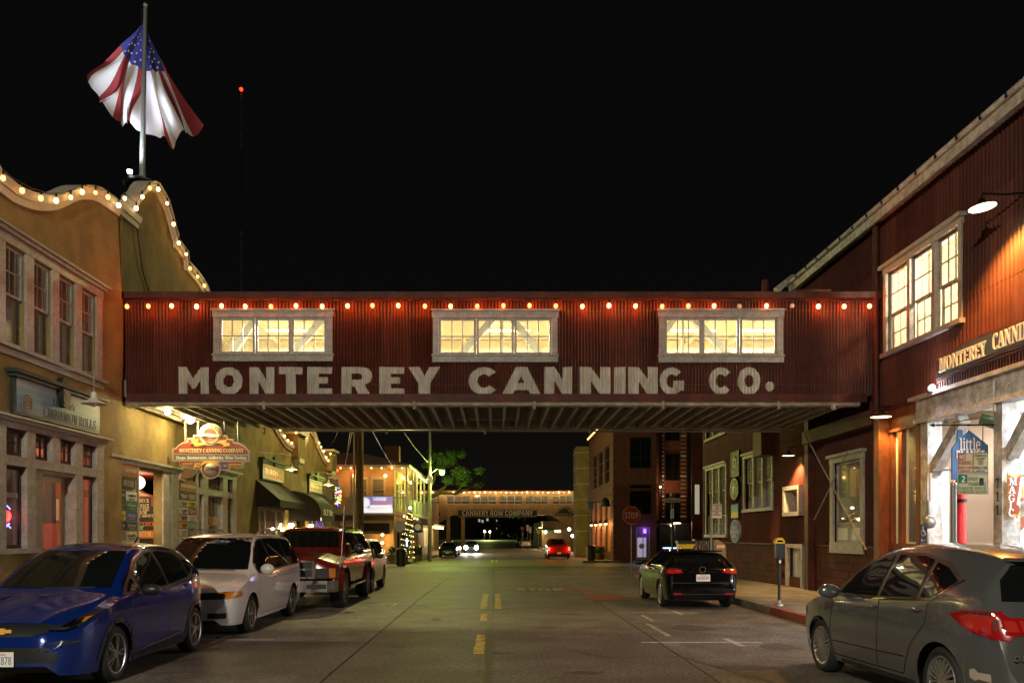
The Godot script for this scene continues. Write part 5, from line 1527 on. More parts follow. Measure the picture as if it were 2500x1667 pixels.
func portal(b: Node3D) -> void:
	# white timber shop portal with its bright interior
	var p := thing("shop_portal", "weathered white timber portal framing the bright shop interior", "shop front", Vector3(9.0, 0.15, -16))
	part(p, "lintel_beam", G.new().box(Vector3(8.9, 4.12, -18.2), Vector3(9.25, 4.52, -9.0)), M.portal_white)
	part(p, "lintel_cap", G.new().box(Vector3(8.8, 4.52, -18.35), Vector3(9.1, 4.6, -9.0)), M.portal_white)
	part(p, "lintel_foot", G.new().box(Vector3(8.86, 4.04, -18.25), Vector3(9.2, 4.12, -9.0)), M.portal_white)
	part(p, "post", G.new().box(Vector3(8.96, 0.15, -18.12), Vector3(9.26, 4.04, -17.82)), M.portal_white)
	part(p, "post", G.new().box(Vector3(8.96, 0.15, -15.46), Vector3(9.28, 4.04, -15.2)), M.portal_white)
	part(p, "diagonal_brace", G.new().bar(Vector3(9.1, 3.95, -16.7), Vector3(9.1, 3.0, -17.85), 0.2, 0.22), M.portal_white)
	part(p, "diagonal_brace", G.new().bar(Vector3(9.12, 3.95, -14.4), Vector3(9.12, 3.1, -15.2), 0.2, 0.2), M.portal_white)
	for q in [[17.6, 4.3], [16.6, 4.3], [15.4, 4.32], [15.4, 4.2], [14.9, 4.3], [18.0, 4.3]]:
		part(p, "bolt", G.new().lathe([Vector2(0.001, 0.02), Vector2(0.03, 0.012), Vector2(0.035, 0)], Vector3(8.9, q[1], -q[0]), Vector3(-1, 0, 0), 8), M.pale_metal)
	part(p, "iron_strap", G.new().box(Vector3(8.885, 3.9, -15.36), Vector3(8.9, 4.5, -15.3)), M.pale_metal)
	# interior
	var g := G.new()
	g.box(Vector3(13.0, 0.15, -18.3), Vector3(13.1, 4.3, -9.0))
	g.box(Vector3(9.2, 0.15, -18.4), Vector3(13.1, 4.3, -18.3))
	part(p, "room_walls", g, M.room_white)
	part(p, "room_ceiling", G.new().box(Vector3(9.2, 4.3, -18.4), Vector3(13.1, 4.38, -9.0)), M.room_white)
	part(p, "room_floor", G.new().box(Vector3(9.0, 0.05, -18.4), Vector3(13.1, 0.15, -9.0)), M.room_brown)
	for k in 14:
		part(p, "wall_plank", G.new().box(Vector3(9.3 + 0.26 * k, 0.15, -18.3), Vector3(9.54 + 0.26 * k, 2.35, -18.27)), M.room_white)
	part(p, "plank_rail", G.new().box(Vector3(9.28, 2.35, -18.3), Vector3(12.9, 2.41, -18.22)), M.room_white)
	for q in [[16.8, 10.6], [14.6, 10.6], [12.2, 10.8], [16.8, 12.2]]:
		part(p, "tube_light", G.new().box(Vector3(q[1] - 0.06, 4.2, -q[0] - 0.6), Vector3(q[1] + 0.06, 4.26, -q[0] + 0.6)), M.tube_cool)
		arealight(p, Vector3(q[1], 4.18, -q[0]), Vector3(0, -1, 0), 0.15, 1.2, Color(0.95, 0.98, 1.0), 34.0)
	part(p, "stair_rail", G.new().bar(Vector3(9.55, 0.75, -17.6), Vector3(10.9, 2.1, -17.5), 0.1, 0.14), M.brown_wood)
	var rk := part(p, "display_rack", G.new().box(Vector3(10.6, 2.4, -18.0), Vector3(12.6, 2.46, -17.6)).box(Vector3(10.6, 2.9, -18.0), Vector3(12.6, 2.94, -17.6)), M.brown_wood)
	for k in 22:
		part(rk, "hanging_ware", G.new().box(Vector3(10.6 + 0.09 * k, 2.98 - 0.5 * (k % 2), -17.75), Vector3(10.66 + 0.09 * k, 3.2 - 0.5 * (k % 2), -17.7)), [M.sign_black, M.sign_red, M.sign_green, M.sign_gold, M.sign_blue][k % 5])
	part(p, "meter_box", G.new().box(Vector3(10.05, 1.55, -18.25), Vector3(10.45, 2.05, -18.1)), M.grey_metal)
	part(p, "meter_box", G.new().box(Vector3(9.6, 1.6, -18.25), Vector3(9.85, 2.1, -18.15)), M.sign_white)
	part(p, "conduit", G.new().tube([Vector3(9.75, 3.2, -18.2), Vector3(9.75, 2.4, -18.2), Vector3(10.2, 2.2, -18.2), Vector3(10.25, 2.05, -18.2)], 0.025, 6), M.black)
	part(p, "side_panel", G.new().box(Vector3(9.26, 0.15, -18.1), Vector3(9.5, 3.1, -18.0)), M.portal_white)
	part(p, "garland", G.new().tube([Vector3(9.6, 4.0, -17.0), Vector3(10.1, 3.8, -16.8), Vector3(10.7, 3.95, -16.6)], [0.12, 0.16, 0.1], 7), M.leaf)
	# red standpipe and gas meter
	var sp := thing("standpipe", "thick bright red standpipe rising inside the white portal", "pipe", Vector3(9.5, 0.15, -17.4))
	part(sp, "pipe", G.new().tube([Vector3(9.42, 0.15, -17.4), Vector3(9.42, 3.55, -17.4)], 0.1, 14), M.pipe_red, 50)
	part(sp, "collar", G.new().tube([Vector3(9.42, 2.35, -17.4), Vector3(9.42, 2.42, -17.4)], 0.115, 14), M.black_metal, 50)
	part(sp, "cap", G.new().ball(Vector3(9.42, 3.56, -17.4), 0.1, 12), M.pipe_red, 60)
	var gm := thing("gas_meter", "grey gas meter with white pipes on the portal post", "gas meter", Vector3(8.9, 0.3, -17.75))
	part(gm, "riser", G.new().tube([Vector3(8.92, 0.15, -17.7), Vector3(8.92, 1.7, -17.7)], 0.04, 8), M.trim, 50)
	part(gm, "upper_pipe", G.new().tube([Vector3(8.95, 2.2, -17.7), Vector3(8.95, 2.95, -17.7), Vector3(9.0, 3.02, -17.65), Vector3(9.3, 3.02, -17.5)], 0.03, 8), M.trim, 50)
	part(gm, "meter_case", G.new().ball(Vector3(8.93, 1.95, -17.68), 0.13, 10), M.grey_metal, 60)
	part(gm, "regulator", G.new().tube([Vector3(8.93, 2.1, -17.7), Vector3(8.93, 2.4, -17.7)], [0.07, 0.045], 8), M.grey_metal, 50)
	# long board sign over the portal, railing below it, and its spotlight
	var s := thing("arched_board_sign", "long dark board sign with raised pale letters over the white portal", "sign", Vector3(8.85, 4.75, -15))
	var fr := frame_right(8.86)
	var top := []
	var bot := []
	for q in [[2290, 881, 934], [2312, 867, 924], [2342, 845, 908], [2370, 831, 897], [2412, 813, 878], [2455, 798, 861], [2500, 782, 847]]:
		top.append(px_on(q[0], q[1], 8.82))
		bot.append(px_on(q[0], q[2], 8.82))
	top.append(Vector2(11.5, 5.25))
	bot.append(Vector2(11.5, 4.8))
	var poly := PackedVector2Array()
	for q in top: poly.append(q)
	bot.reverse()
	for q in bot: poly.append(q)
	part(s, "frame", G.new().prism(poly, fr.o, fr.x, Vector3.UP, fr.n * 0.06), M.red_board)
	var inner := PackedVector2Array()
	for k in poly.size():
		var up := k < top.size()
		inner.append(poly[k] + Vector2(0.0 if k not in [0, poly.size() - 1] else -0.05, -0.05 if up else 0.06))
	part(s, "field", G.new().prism(inner, fr.o + fr.n * 0.06, fr.x, Vector3.UP, fr.n * 0.008), M.dark_green)
	text(s, "MONTEREY", fr.pt(16.2, 5.04, 0.07), 1.62, 0.27, fr.basis(), M.sign_white, "serif_bold", 0.04)
	text(s, "CANNING CO.", fr.pt(14.3, 5.09, 0.07), 1.75, 0.29, fr.basis(), M.sign_white, "serif_bold", 0.04)
	var rail := thing("sign_railing", "low row of thin red balusters under the long board sign", "railing", Vector3(8.85, 4.6, -14))
	for k in 60:
		var z := 17.1 - 0.09 * k
		part(rail, "baluster", G.new().box(Vector3(8.83, 4.6, -z - 0.012), Vector3(8.855, 4.8, -z + 0.012)), M.red_board)
	part(rail, "rail", G.new().box(Vector3(8.82, 4.79, -17.15), Vector3(8.87, 4.82, -11.7)), M.red_board)
	var at := pz(2276, 946, 17.3)
	var f := thing("sign_spotlight", "small white spotlight at the end of the long board sign", "floodlight", at)
	part(f, "housing", G.new().tube([at + Vector3(-0.02, -0.02, 0.0), at + Vector3(0.02, -0.03, -0.14)], [0.07, 0.05], 10), M.black_metal, 50)
	part(f, "lens", G.new().ball(at + Vector3(0, 0, 0.02), 0.06, 10), M.lamp_white, 60)
	part(f, "stalk", G.new().tube([at + Vector3(0, -0.05, -0.05), at + Vector3(0.12, -0.12, -0.1)], 0.015, 6), M.black_metal)
	omni(f, at + Vector3(0, 0, 0.02), Color(0.97, 0.97, 1.0), 1.8, 0.05)

func plate(parent: Node3D, called: String, fr: Fr, a: float, b: float, w: float, h: float, c0: float, c1: float, m: Material, r := 0.02) -> MeshInstance3D:
	var poly := PackedVector2Array()
	for q in [[1, 1, 0.0], [-1, 1, 0.5], [-1, -1, 1.0], [1, -1, 1.5]]:
		for k in 4:
			var t: float = PI * (q[2] + k / 6.0)
			poly.append(Vector2(a + q[0] * (w / 2 - r) + r * cos(t), b + q[1] * (h / 2 - r) + r * sin(t)))
	return part(parent, called, G.new().prism(poly, fr.o + fr.n * c0, fr.x, Vector3.UP, fr.n * (c1 - c0)), m)

func wall_signs(fr: Fr) -> void:
	# four hung signs on the red wall between the two big windows
	var z := 32.0
	var s := thing("wall_plaque", "black rectangular plaque with pale flame emblem on red wall", "sign", fr.pt(z, 3.85, 0))
	plate(s, "board", fr, z, 4.33, 1.1, 0.95, 0.0, 0.1, M.sign_black)
	part(s, "emblem", G.new().lathe([Vector2(0.16, 0), Vector2(0.22, 0), Vector2(0.22, 0.01), Vector2(0.16, 0.01)], fr.pt(z, 4.4, 0.1), fr.n, 16), M.sign_border)
	part(s, "emblem_tip", G.new().prism(PackedVector2Array([Vector2(-0.2, 0), Vector2(0.2, 0), Vector2(0, 0.3)]), fr.pt(z, 4.45, 0.1), fr.x, Vector3.UP, fr.n * 0.01), M.sign_border)
	text(s, "RESERVE", fr.pt(z, 4.05, 0.105), 0.7, 0.09, fr.basis(), M.sign_border)
	var oval := func(cx, cy, rx, ry):
		var o := PackedVector2Array()
		for k in 24: o.append(Vector2(cx + rx * cos(TAU * k / 24), cy + ry * sin(TAU * k / 24)))
		return o
	s = thing("round_cafe_sign", "round dark green cafe sign with pale centre on red wall", "sign", fr.pt(z, 2.95, 0))
	part(s, "disc", G.new().prism(oval.call(z, 3.4, 0.58, 0.43), fr.o, fr.x, Vector3.UP, fr.n * 0.12), M.black)
	part(s, "ring", G.new().prism(oval.call(z, 3.4, 0.52, 0.385), fr.o + fr.n * 0.12, fr.x, Vector3.UP, fr.n * 0.008), M.sign_border)
	part(s, "field", G.new().prism(oval.call(z, 3.4, 0.46, 0.34), fr.o + fr.n * 0.128, fr.x, Vector3.UP, fr.n * 0.008), M.dark_green)
	var star := PackedVector2Array()
	for k in 10: star.append(Vector2(z + (0.26 if k % 2 == 0 else 0.12) * sin(TAU * k / 10), 3.4 + (0.26 if k % 2 == 0 else 0.12) * cos(TAU * k / 10)))
	part(s, "emblem", G.new().prism(star, fr.o + fr.n * 0.136, fr.x, Vector3.UP, fr.n * 0.006), M.sign_border)
	s = thing("painted_plaque", "small square plaque painted teal over yellow on red wall", "sign", fr.pt(z, 2.3, 0))
	plate(s, "board", fr, z, 2.57, 1.0, 0.54, 0.0, 0.1, M.black)
	plate(s, "teal_field", fr, z, 2.68, 0.9, 0.24, 0.1, 0.106, M.sign_teal)
	plate(s, "yellow_field", fr, z, 2.44, 0.9, 0.22, 0.1, 0.106, M.sign_yellow)
	s = thing("oval_sign", "tall blue oval sign with pale lettering on red wall", "sign", fr.pt(z, 1.4, 0))
	part(s, "disc", G.new().prism(oval.call(z, 1.83, 0.64, 0.43), fr.o, fr.x, Vector3.UP, fr.n * 0.1), M.sign_border)
	part(s, "field", G.new().prism(oval.call(z, 1.83, 0.6, 0.4), fr.o + fr.n * 0.1, fr.x, Vector3.UP, fr.n * 0.006), M.sign_blue)
	text(s, "ARTISANA", fr.pt(z, 1.97, 0.11), 0.75, 0.1, fr.basis(), M.sign_white, "serif_bold")
	text(s, "FINE GIFTS", fr.pt(z, 1.8, 0.11), 0.85, 0.1, fr.basis(), M.sign_white, "serif_bold")
	text(s, "OPEN", fr.pt(z, 1.65, 0.11), 0.4, 0.09, fr.basis(), M.sign_white, "serif_bold")
	# accessible parking sign on the portal post
	s = thing("access_sign", "small blue wheelchair access sign with arrow on portal post", "sign", Vector3(8.95, 1.55, -18.0))
	var f2 := frame_right(8.955)
	plate(s, "plate", f2, 17.97, 1.72, 0.26, 0.4, 0.0, 0.008, M.sign_blue)
	part(s, "wheel", G.new().lathe([Vector2(0.055, 0), Vector2(0.075, 0), Vector2(0.075, 0.004), Vector2(0.055, 0.004)], f2.pt(17.98, 1.74, 0.008), f2.n, 16), M.sign_white)
	part(s, "figure", G.new().bar(f2.pt(17.98, 1.88, 0.012), f2.pt(17.97, 1.76, 0.012), 0.03, 0.008, f2.n).bar(f2.pt(17.97, 1.77, 0.012), f2.pt(17.9, 1.76, 0.012), 0.03, 0.008, f2.n).bar(f2.pt(17.9, 1.76, 0.012), f2.pt(17.87, 1.69, 0.012), 0.03, 0.008, f2.n), M.sign_white)
	part(s, "arrow", G.new().bar(f2.pt(17.88, 1.58, 0.012), f2.pt(18.06, 1.58, 0.012), 0.02, 0.008, f2.n).bar(f2.pt(18.06, 1.58, 0.012), f2.pt(18.0, 1.615, 0.012), 0.02, 0.008, f2.n).bar(f2.pt(18.06, 1.58, 0.012), f2.pt(18.0, 1.545, 0.012), 0.02, 0.008, f2.n), M.sign_white)
	# house number and the arrow sign on the lit post
	s = thing("house_number", "black number digits on the white portal post", "sign", Vector3(8.95, 1.9, -15.33))
	for k in 3: text(s, "711"[k], f2.pt(15.33, 2.62 - 0.24 * k, 0.002), 0.1, 0.17, f2.basis(), M.black, "serif_bold")
	var Z := 15.16
	s = thing("arrow_sign", "brown arrow shaped sign with five white letters on lit post", "sign", pz(2475, 1262, Z))
	var arrow := func(k):
		var o := PackedVector2Array()
		for q in [[905, 885], [965, 925], [1022, 885], [978, 1165], [1000, 1175], [1016, 1215], [985, 1270], [982, 1255], [925, 1255], [903, 1235]]:
			var c := Vector2(960, 1070)
			var p: Vector2 = c + (Vector2(q[0], q[1]) - c) * k
			o.append(v2(2200 + p.x / 3.484, 900 + p.y / 3.484, Z))
		return o
	part(s, "border", G.new().prism(arrow.call(1.0), Vector3(0, 0, -Z), Vector3.RIGHT, Vector3.UP, Vector3(0, 0, 0.03)), M.sign_gold)
	part(s, "field", G.new().prism(arrow.call(0.9), Vector3(0, 0, -Z + 0.03), Vector3.RIGHT, Vector3.UP, Vector3(0, 0, 0.006)), M.sign_brick)
	for k in 5: text(s, "MAGIC"[k], pz(2200 + [957, 950, 945, 936, 942][k] / 3.484, 900 + [958, 1030, 1100, 1165, 1225][k] / 3.484, Z - 0.04), [0.14, 0.13, 0.11, 0.06, 0.09][k], 0.13, Basis.IDENTITY, M.sign_white, "serif_bold")
	# blue house shaped shop sign on an iron bracket
	Z = 15.5
	s = thing("house_shaped_sign", "blue house shaped shop sign hanging from scrolled iron bracket", "sign", pz(2366, 1048, Z))
	var hp := PackedVector2Array()
	for q in [[430, 680], [470, 625], [478, 520], [515, 520], [522, 570], [575, 525], [735, 655], [735, 940], [430, 945]]: hp.append(v2(2200 + q[0] / 3.484, 900 + q[1] / 3.484, Z))
	part(s, "panel", G.new().prism(hp, Vector3(0, 0, -Z), Vector3.RIGHT, Vector3.UP, Vector3(0, 0, 0.04)), M.sign_house_blue)
	var at := func(x, y): return pz(2200 + x / 3.484, 900 + y / 3.484, Z - 0.05)
	text(s, "little", at.call(590, 640), 0.37, 0.22, Basis.IDENTITY, M.sign_white, "serif")
	text(s, "PLANET", at.call(595, 728), 0.5, 0.14, Basis.IDENTITY, M.sign_white, "sans_bold")
	for x in [460, 700]: part(s, "hanging_chain", G.new().tube([at.call(x, 485), at.call(x, 560 if x < 500 else 630)], 0.008, 5), M.black_metal)
	var br := part(s, "bracket_bar", G.new().tube([at.call(290, 480), at.call(955, 478)], 0.018, 6), M.black_metal)
	part(br, "finial", G.new().lathe([Vector2(0.001, 0), Vector2(0.04, 0.04), Vector2(0.001, 0.12)], at.call(300, 480), Vector3(-1, 0, 0), 6), M.black_metal)
	for q in [[385, 440, 22], [818, 410, 22]]:
		var sc := []
		for k in 16: sc.append(at.call(q[0] + q[2] * (1 - k / 20.0) * cos(k * 0.62), q[1] + q[2] * (1 - k / 20.0) * sin(k * 0.62)))
		part(br, "scroll", G.new().tube(sc, 0.009, 5), M.black_metal)
	part(br, "stay", G.new().tube([at.call(380, 465), at.call(840, 390)], 0.009, 5), M.black_metal)
	part(br, "wall_plate", G.new().box(at.call(842, 350) + Vector3(0, 0, -0.03), at.call(852, 680)), M.black_metal)

# ---------------------------------------------------------------- beyond the junction
func leaf_crown(parent: Node3D, lobes: Array, count: int, size: float, m: Material, flat := 1.0) -> void:
	# many small leaf faces spread through a cluster of uneven lobes
	var q := G.new()
	q.quad(Vector3(-0.5, 0, 0), Vector3(0, 0.18, 0.3), Vector3(0.5, 0, 0), Vector3(0, -0.12, -0.3))
	var mm := MultiMesh.new()
	mm.transform_format = MultiMesh.TRANSFORM_3D
	mm.mesh = q.mesh()
	mm.mesh.surface_set_material(0, m)
	mm.instance_count = count
	for i in count:
		var l: Array = lobes[rng.randi() % lobes.size()]
		var d := Vector3(rng.randfn(), rng.randfn(), rng.randfn()).normalized() * pow(rng.randf(), 0.45) * Vector3(1, flat, 1)
		var at: Vector3 = l[0] + d * l[1]
		var sc := size * rng.randf_range(0.6, 1.4)
		mm.set_instance_transform(i, Transform3D(Basis.from_euler(Vector3(rng.randf() * TAU, rng.randf() * TAU, rng.randf() * TAU)).scaled(Vector3(sc, sc, sc)), at - org.get(parent, Vector3.ZERO)))
	var mi := MultiMeshInstance3D.new()
	mi.name = "crown"
	mi.multimesh = mm
	mi.set_meta("kind", "stuff")
	parent.add_child(mi, true)

func far_street() -> void:
	restaurant()
	lit_tree()
	corner_lamp_and_tree()
	far_bridge()
	brick_block()
	far_shops()

func restaurant() -> void:
	var Z := 60.0
	var y0 := gy(60)
	var xc := -7.1
	var b := thing("corner_restaurant", "tan two storey corner restaurant with white balcony and string lights", "building", Vector3(-9, y0, -62))
	var ff := frame_front(Z)
	var fl := frame_left(xc)
	var wins := []
	for x in [-11.4, -9.4, -8.2]: wins.append([x - 0.42, 3.9, x + 0.42, 5.6])
	part(b, "front_wall", wall(ff, -16, xc - 0.015, y0, 6.3, wins + [[-11.2, 0.4, -9.6, 2.2]]), M.stucco_tan)
	var sw := []
	for k in 7: sw.append([61.6 + 1.9 * k, 3.9, 62.7 + 1.9 * k, 5.6])
	part(b, "side_wall", wall(fl, Z + 0.015, 76, y0, 6.3, sw + [[62, 0.3, 66, 2.4], [68, 0.3, 73, 2.4]]), M.stucco_tan)
	room(b, ff, -16, xc - 0.3, 3.3, 6.2, 2.5, M.room_brown)
	room(b, fl, 62.6, 75, 0.0, 3.0, 1.8, M.room_brown)
	room(b, fl, 62.6, 75, 3.3, 6.2, 1.8, M.room_brown)
	room(b, ff, -11.6, -9.2, 0.0, 2.8, 1.2, M.room_dark)
	for w in wins: double_hung(b, ff, w[0], w[1], w[2], w[3], 4.8, [1, 1], [1, 1], M.trim, M.pane, 0.02)
	for w in sw: double_hung(b, fl, w[0], w[1], w[2], w[3], 4.8, [1, 1], [1, 1], M.trim, M.pane, 0.02)
	for w in wins + [[-11.3, 0.3, -9.5, 2.3]]:
		var g := G.new()
		ff.bx(g, w[0] - 0.1, w[1] - 0.1, 0.0, w[0], w[3] + 0.1, 0.05)
		ff.bx(g, w[2], w[1] - 0.1, 0.0, w[2] + 0.1, w[3] + 0.1, 0.05)
		ff.bx(g, w[0], w[3], 0.0, w[2], w[3] + 0.12, 0.05)
		part(b, "window_casing", g, M.trim)
	part(b, "balcony_floor", G.new().box(Vector3(-16, 3.05, -Z - 0.01), Vector3(xc + 1.1, 3.28, -Z + 1.1)).box(Vector3(xc + 0.01, 3.05, -76), Vector3(xc + 1.1, 3.28, -Z)), M.trim)
	part(b, "eave", G.new().box(Vector3(-16, 6.3, -Z + 0.0), Vector3(xc + 1.2, 6.48, -Z + 1.2)).box(Vector3(xc, 6.3, -77), Vector3(xc + 1.2, 6.48, -Z)), M.trim)
	part(b, "roof", G.new().prism(PackedVector2Array([Vector2(-16.4, 6.5), Vector2(xc + 1.3, 6.5), Vector2(xc - 2.2, 7.3), Vector2(-13, 7.3)]), Vector3(0, 0, -Z + 1.2), Vector3.RIGHT, Vector3.UP, Vector3(0, 0, -17)), M.roof_dark)
	part(b, "chimney", G.new().box(Vector3(-8.4, 7.0, -66), Vector3(-7.3, 8.4, -65)), M.brick)
	for q in [[-11.9, Z - 1.0], [-9.9, Z - 1.0], [xc + 1.0, Z - 1.0], [xc + 1.0, 63.0], [xc + 1.0, 66.5], [xc + 1.0, 70.0], [xc + 1.0, 73.5]]:
		part(b, "post", G.new().box(Vector3(q[0] - 0.07, 3.28, -q[1] - 0.07), Vector3(q[0] + 0.07, 6.3, -q[1] + 0.07)), M.trim)
	for k in 44:
		var x := -12.0 + 0.14 * k
		part(b, "baluster", G.new().box(Vector3(x - 0.025, 3.28, -Z + 1.0), Vector3(x + 0.025, 4.2, -Z + 1.04)), M.trim)
	part(b, "balcony_rail", G.new().box(Vector3(-16, 4.2, -Z + 0.98), Vector3(xc + 1.05, 4.28, -Z + 1.06)).box(Vector3(xc + 0.97, 4.2, -76), Vector3(xc + 1.05, 4.28, -Z + 0.98)), M.trim)
	part(b, "balcony_screen", G.new().box(Vector3(xc + 1.0, 3.28, -76), Vector3(xc + 1.02, 4.2, -Z + 0.98)), M.joist)
	for q in [[-9.8, 60.2], [-7.6, 60.2], [xc + 0.5, 62], [xc + 0.5, 65], [xc + 0.5, 68]]:
		var c := Vector3(q[0], 5.75, -q[1] + 1.0)
		part(b, "globe_lamp", G.new().ball(c, 0.13, 10), M.bulb_warm, 60)
		omni(b, c, Color(1.0, 0.7, 0.32), 1.7, 0.1)
	for q in [[933, 1305], [933, 1325]]:
		part(b, "wall_lamp", G.new().ball(pz(q[0], q[1], 59.6), 0.12, 10), M.bulb_warm, 60)
		omni(b, pz(q[0], q[1], 59.4), Color(1.0, 0.75, 0.4), 1.6, 0.08)
	for k in 5: omni(b, Vector3(xc + 0.6, 2.9, -61.0 - 2.6 * k), Color(1.0, 0.7, 0.35), 0.5, 0.08)
	for k in 5: part(b, "soffit_lamp", G.new().ball(Vector3(xc + 0.6, 3.0, -61.0 - 2.6 * k), 0.07, 8), M.bulb_warm, 60)
	# eave lights, red bulbs and coloured bulbs on the balcony
	var t := thing("eave_string_lights", "row of warm bulbs along the eave of the corner restaurant", "string lights", Vector3(xc + 1.1, 6.2, -61))
	for k in 22:
		var c := Vector3(xc + 1.15, 6.22, -Z + 1.0 - 0.75 * k) if k > 7 else Vector3(xc - 4.2 + 0.7 * k, 6.24, -Z + 1.25)
		part(t, "bulb", G.new().ball(c, 0.065, 6), M.bulb_warm, 60)
		if k % 3 == 0: omni(t, c, Color(1.0, 0.7, 0.3), 0.5, 0.05)
	t = thing("balcony_christmas_lights", "cluster of coloured bulbs by the balcony window", "string lights", Vector3(-11, 3.3, -58.9))
	var cols := [["festive_red", Color(1, 0.1, 0.08)], ["festive_blue", Color(0.2, 0.3, 1)], ["festive_green", Color(0.3, 1, 0.3)], ["festive_gold", Color(1, 0.7, 0.2)]]
	for q in cols: glow_mat(q[0], q[1], 6.0)
	for k in 46:
		part(t, "bulb", G.new().ball(pz(818 + rng.randf() * 14, 1190 + rng.randf() * 45, 58.95), 0.045, 6), M[cols[k % 4][0]], 60)
	t = thing("red_eave_bulbs", "pair of red bulbs under the restaurant eave", "string lights", Vector3(-11, 6.0, -58.6))
	for q in [[822, 1148], [860, 1150]]:
		part(t, "bulb", G.new().ball(pz(q[0], q[1], 58.7), 0.11, 8), M.festive_red, 60)
		omni(t, pz(q[0], q[1], 58.6), Color(1, 0.1, 0.1), 0.25, 0.08)
	part(t, "cable", G.new().tube([pz(815, 1144, 58.75), pz(840, 1146, 58.75), pz(866, 1145, 58.75)], 0.015, 5), M.black)
	# backlit sign box
	var s := thing("backlit_sign", "backlit blue and white restaurant sign below the balcony rail", "sign", pz(920, 1253, 58.7))
	glow_mat("sign_glow_white", Color(0.95, 0.96, 1.0), 0.8)
	glow_mat("sign_glow_blue", Color(0.08, 0.2, 0.8), 0.55)
	glow_mat("sign_glow_red", Color(0.75, 0.04, 0.03), 0.5)
	var Zs := 58.8
	part(s, "box", G.new().box(pz(880, 1253, Zs + 0.2), pz(959, 1211, Zs)), M.trim)
	part(s, "blue_face", G.new().box(pz(881, 1240, Zs), pz(958, 1212, Zs - 0.02)), M.sign_glow_blue)
	part(s, "white_face", G.new().box(pz(881, 1252, Zs), pz(958, 1240, Zs - 0.02)), M.sign_glow_white)
	part(s, "white_band", G.new().box(pz(902, 1239, Zs - 0.02), pz(956, 1233, Zs - 0.04)), M.sign_glow_white)
	part(s, "emblem_disc", G.new().lathe([Vector2(0.34, 0), Vector2(0.34, 0.04), Vector2(0, 0.04)], pz(890, 1227, Zs - 0.02), Vector3(0, 0, 1), 20), M.sign_glow_white)
	text(s, "LOUIE", pz(927, 1218, Zs - 0.06), 0.85, 0.2, Basis.IDENTITY, M.sign_glow_white)
	text(s, "LINGUINI'S", pz(928, 1227, Zs - 0.06), 1.35, 0.24, Basis.IDENTITY, M.sign_glow_red)
	text(s, "ON THE BAY", pz(915, 1243, Zs - 0.06), 0.9, 0.1, Basis.IDENTITY, M.sign_glow_red)
	arealight(s, pz(920, 1232, Zs - 0.1), Vector3(0, 0, 1), 2.0, 1.0, Color(0.75, 0.82, 1.0), 1.5)
	# dark awning, wooden panels and round wall clock sign at street level
	var a := thing("corner_awning", "black awning on the front of the corner restaurant", "awning", pz(905, 1300, 59.5))
	part(a, "canopy", G.new().prism(PackedVector2Array([Vector2(0, 0), Vector2(0, 0.75), Vector2(0.95, 0.2), Vector2(0.95, 0)]), Vector3(-9.3, 1.75, -Z + 0.02), Vector3(0, 0, 1), Vector3.UP, Vector3(1.9, 0, 0)), M.canvas)
	text(a, "TOPSIDE FINDS", Vector3(-8.35, 1.85, -Z + 0.99), 1.4, 0.12, Basis.IDENTITY, M.sign_border, "serif")
	a = thing("corner_awning", "black awning on the street side of the corner restaurant", "awning", Vector3(xc, 1.9, -65))
	part(a, "canopy", G.new().prism(PackedVector2Array([Vector2(0, 0), Vector2(0, 0.75), Vector2(0.95, 0.2), Vector2(0.95, 0)]), Vector3(xc + 0.01, 1.75, -62), Vector3(1, 0, 0), Vector3.UP, Vector3(0, 0, -6)), M.canvas)
	s = thing("round_wall_sign", "round maroon wall sign with pale centre beside timber pole", "sign", pz(835, 1280, 59.7))
	part(s, "rim", G.new().lathe([Vector2(0.28, 0), Vector2(0.28, 0.05), Vector2(0, 0.05)], pz(834, 1279, 59.9), Vector3(0, 0, 1), 20), M.sign_brick)
	part(s, "face", G.new().lathe([Vector2(0.17, 0.05), Vector2(0.17, 0.06), Vector2(0, 0.06)], pz(834, 1279, 59.9), Vector3(0, 0, 1), 20), M.sign_border)
	for k in 3: planter(Vector3(-7.2 + 0.9 * k, gy(59.2) + 0.15, -59.2), "grey planter with green shrub, %s from the restaurant corner" % ["first", "second", "third"][k], M.sign_grey, 0.0, "planters before the corner restaurant")

func planter(at: Vector3, label: String, m: Material, flowers: float, group: String) -> void:
	var t := thing("planter", label, "planter", at, group)
	part(t, "tub", G.new().lathe([Vector2(0.24, 0), Vector2(0.32, 0.45), Vector2(0.28, 0.45), Vector2(0.26, 0.4), Vector2(0.01, 0.4)], at, Vector3.UP, 14), m, 40)
	leaf_crown(t, [[at + Vector3(0, 0.65, 0), 0.34], [at + Vector3(0.1, 0.8, 0.05), 0.22]], 160, 0.16, M.leaf)
	if flowers > 0:
		for k in 5: part(t, "flower", G.new().ball(at + Vector3(rng.randf_range(-0.2, 0.2), 0.95 + 0.1 * rng.randf(), rng.randf_range(-0.1, 0.2)), 0.07, 6), M.sign_red, 60)

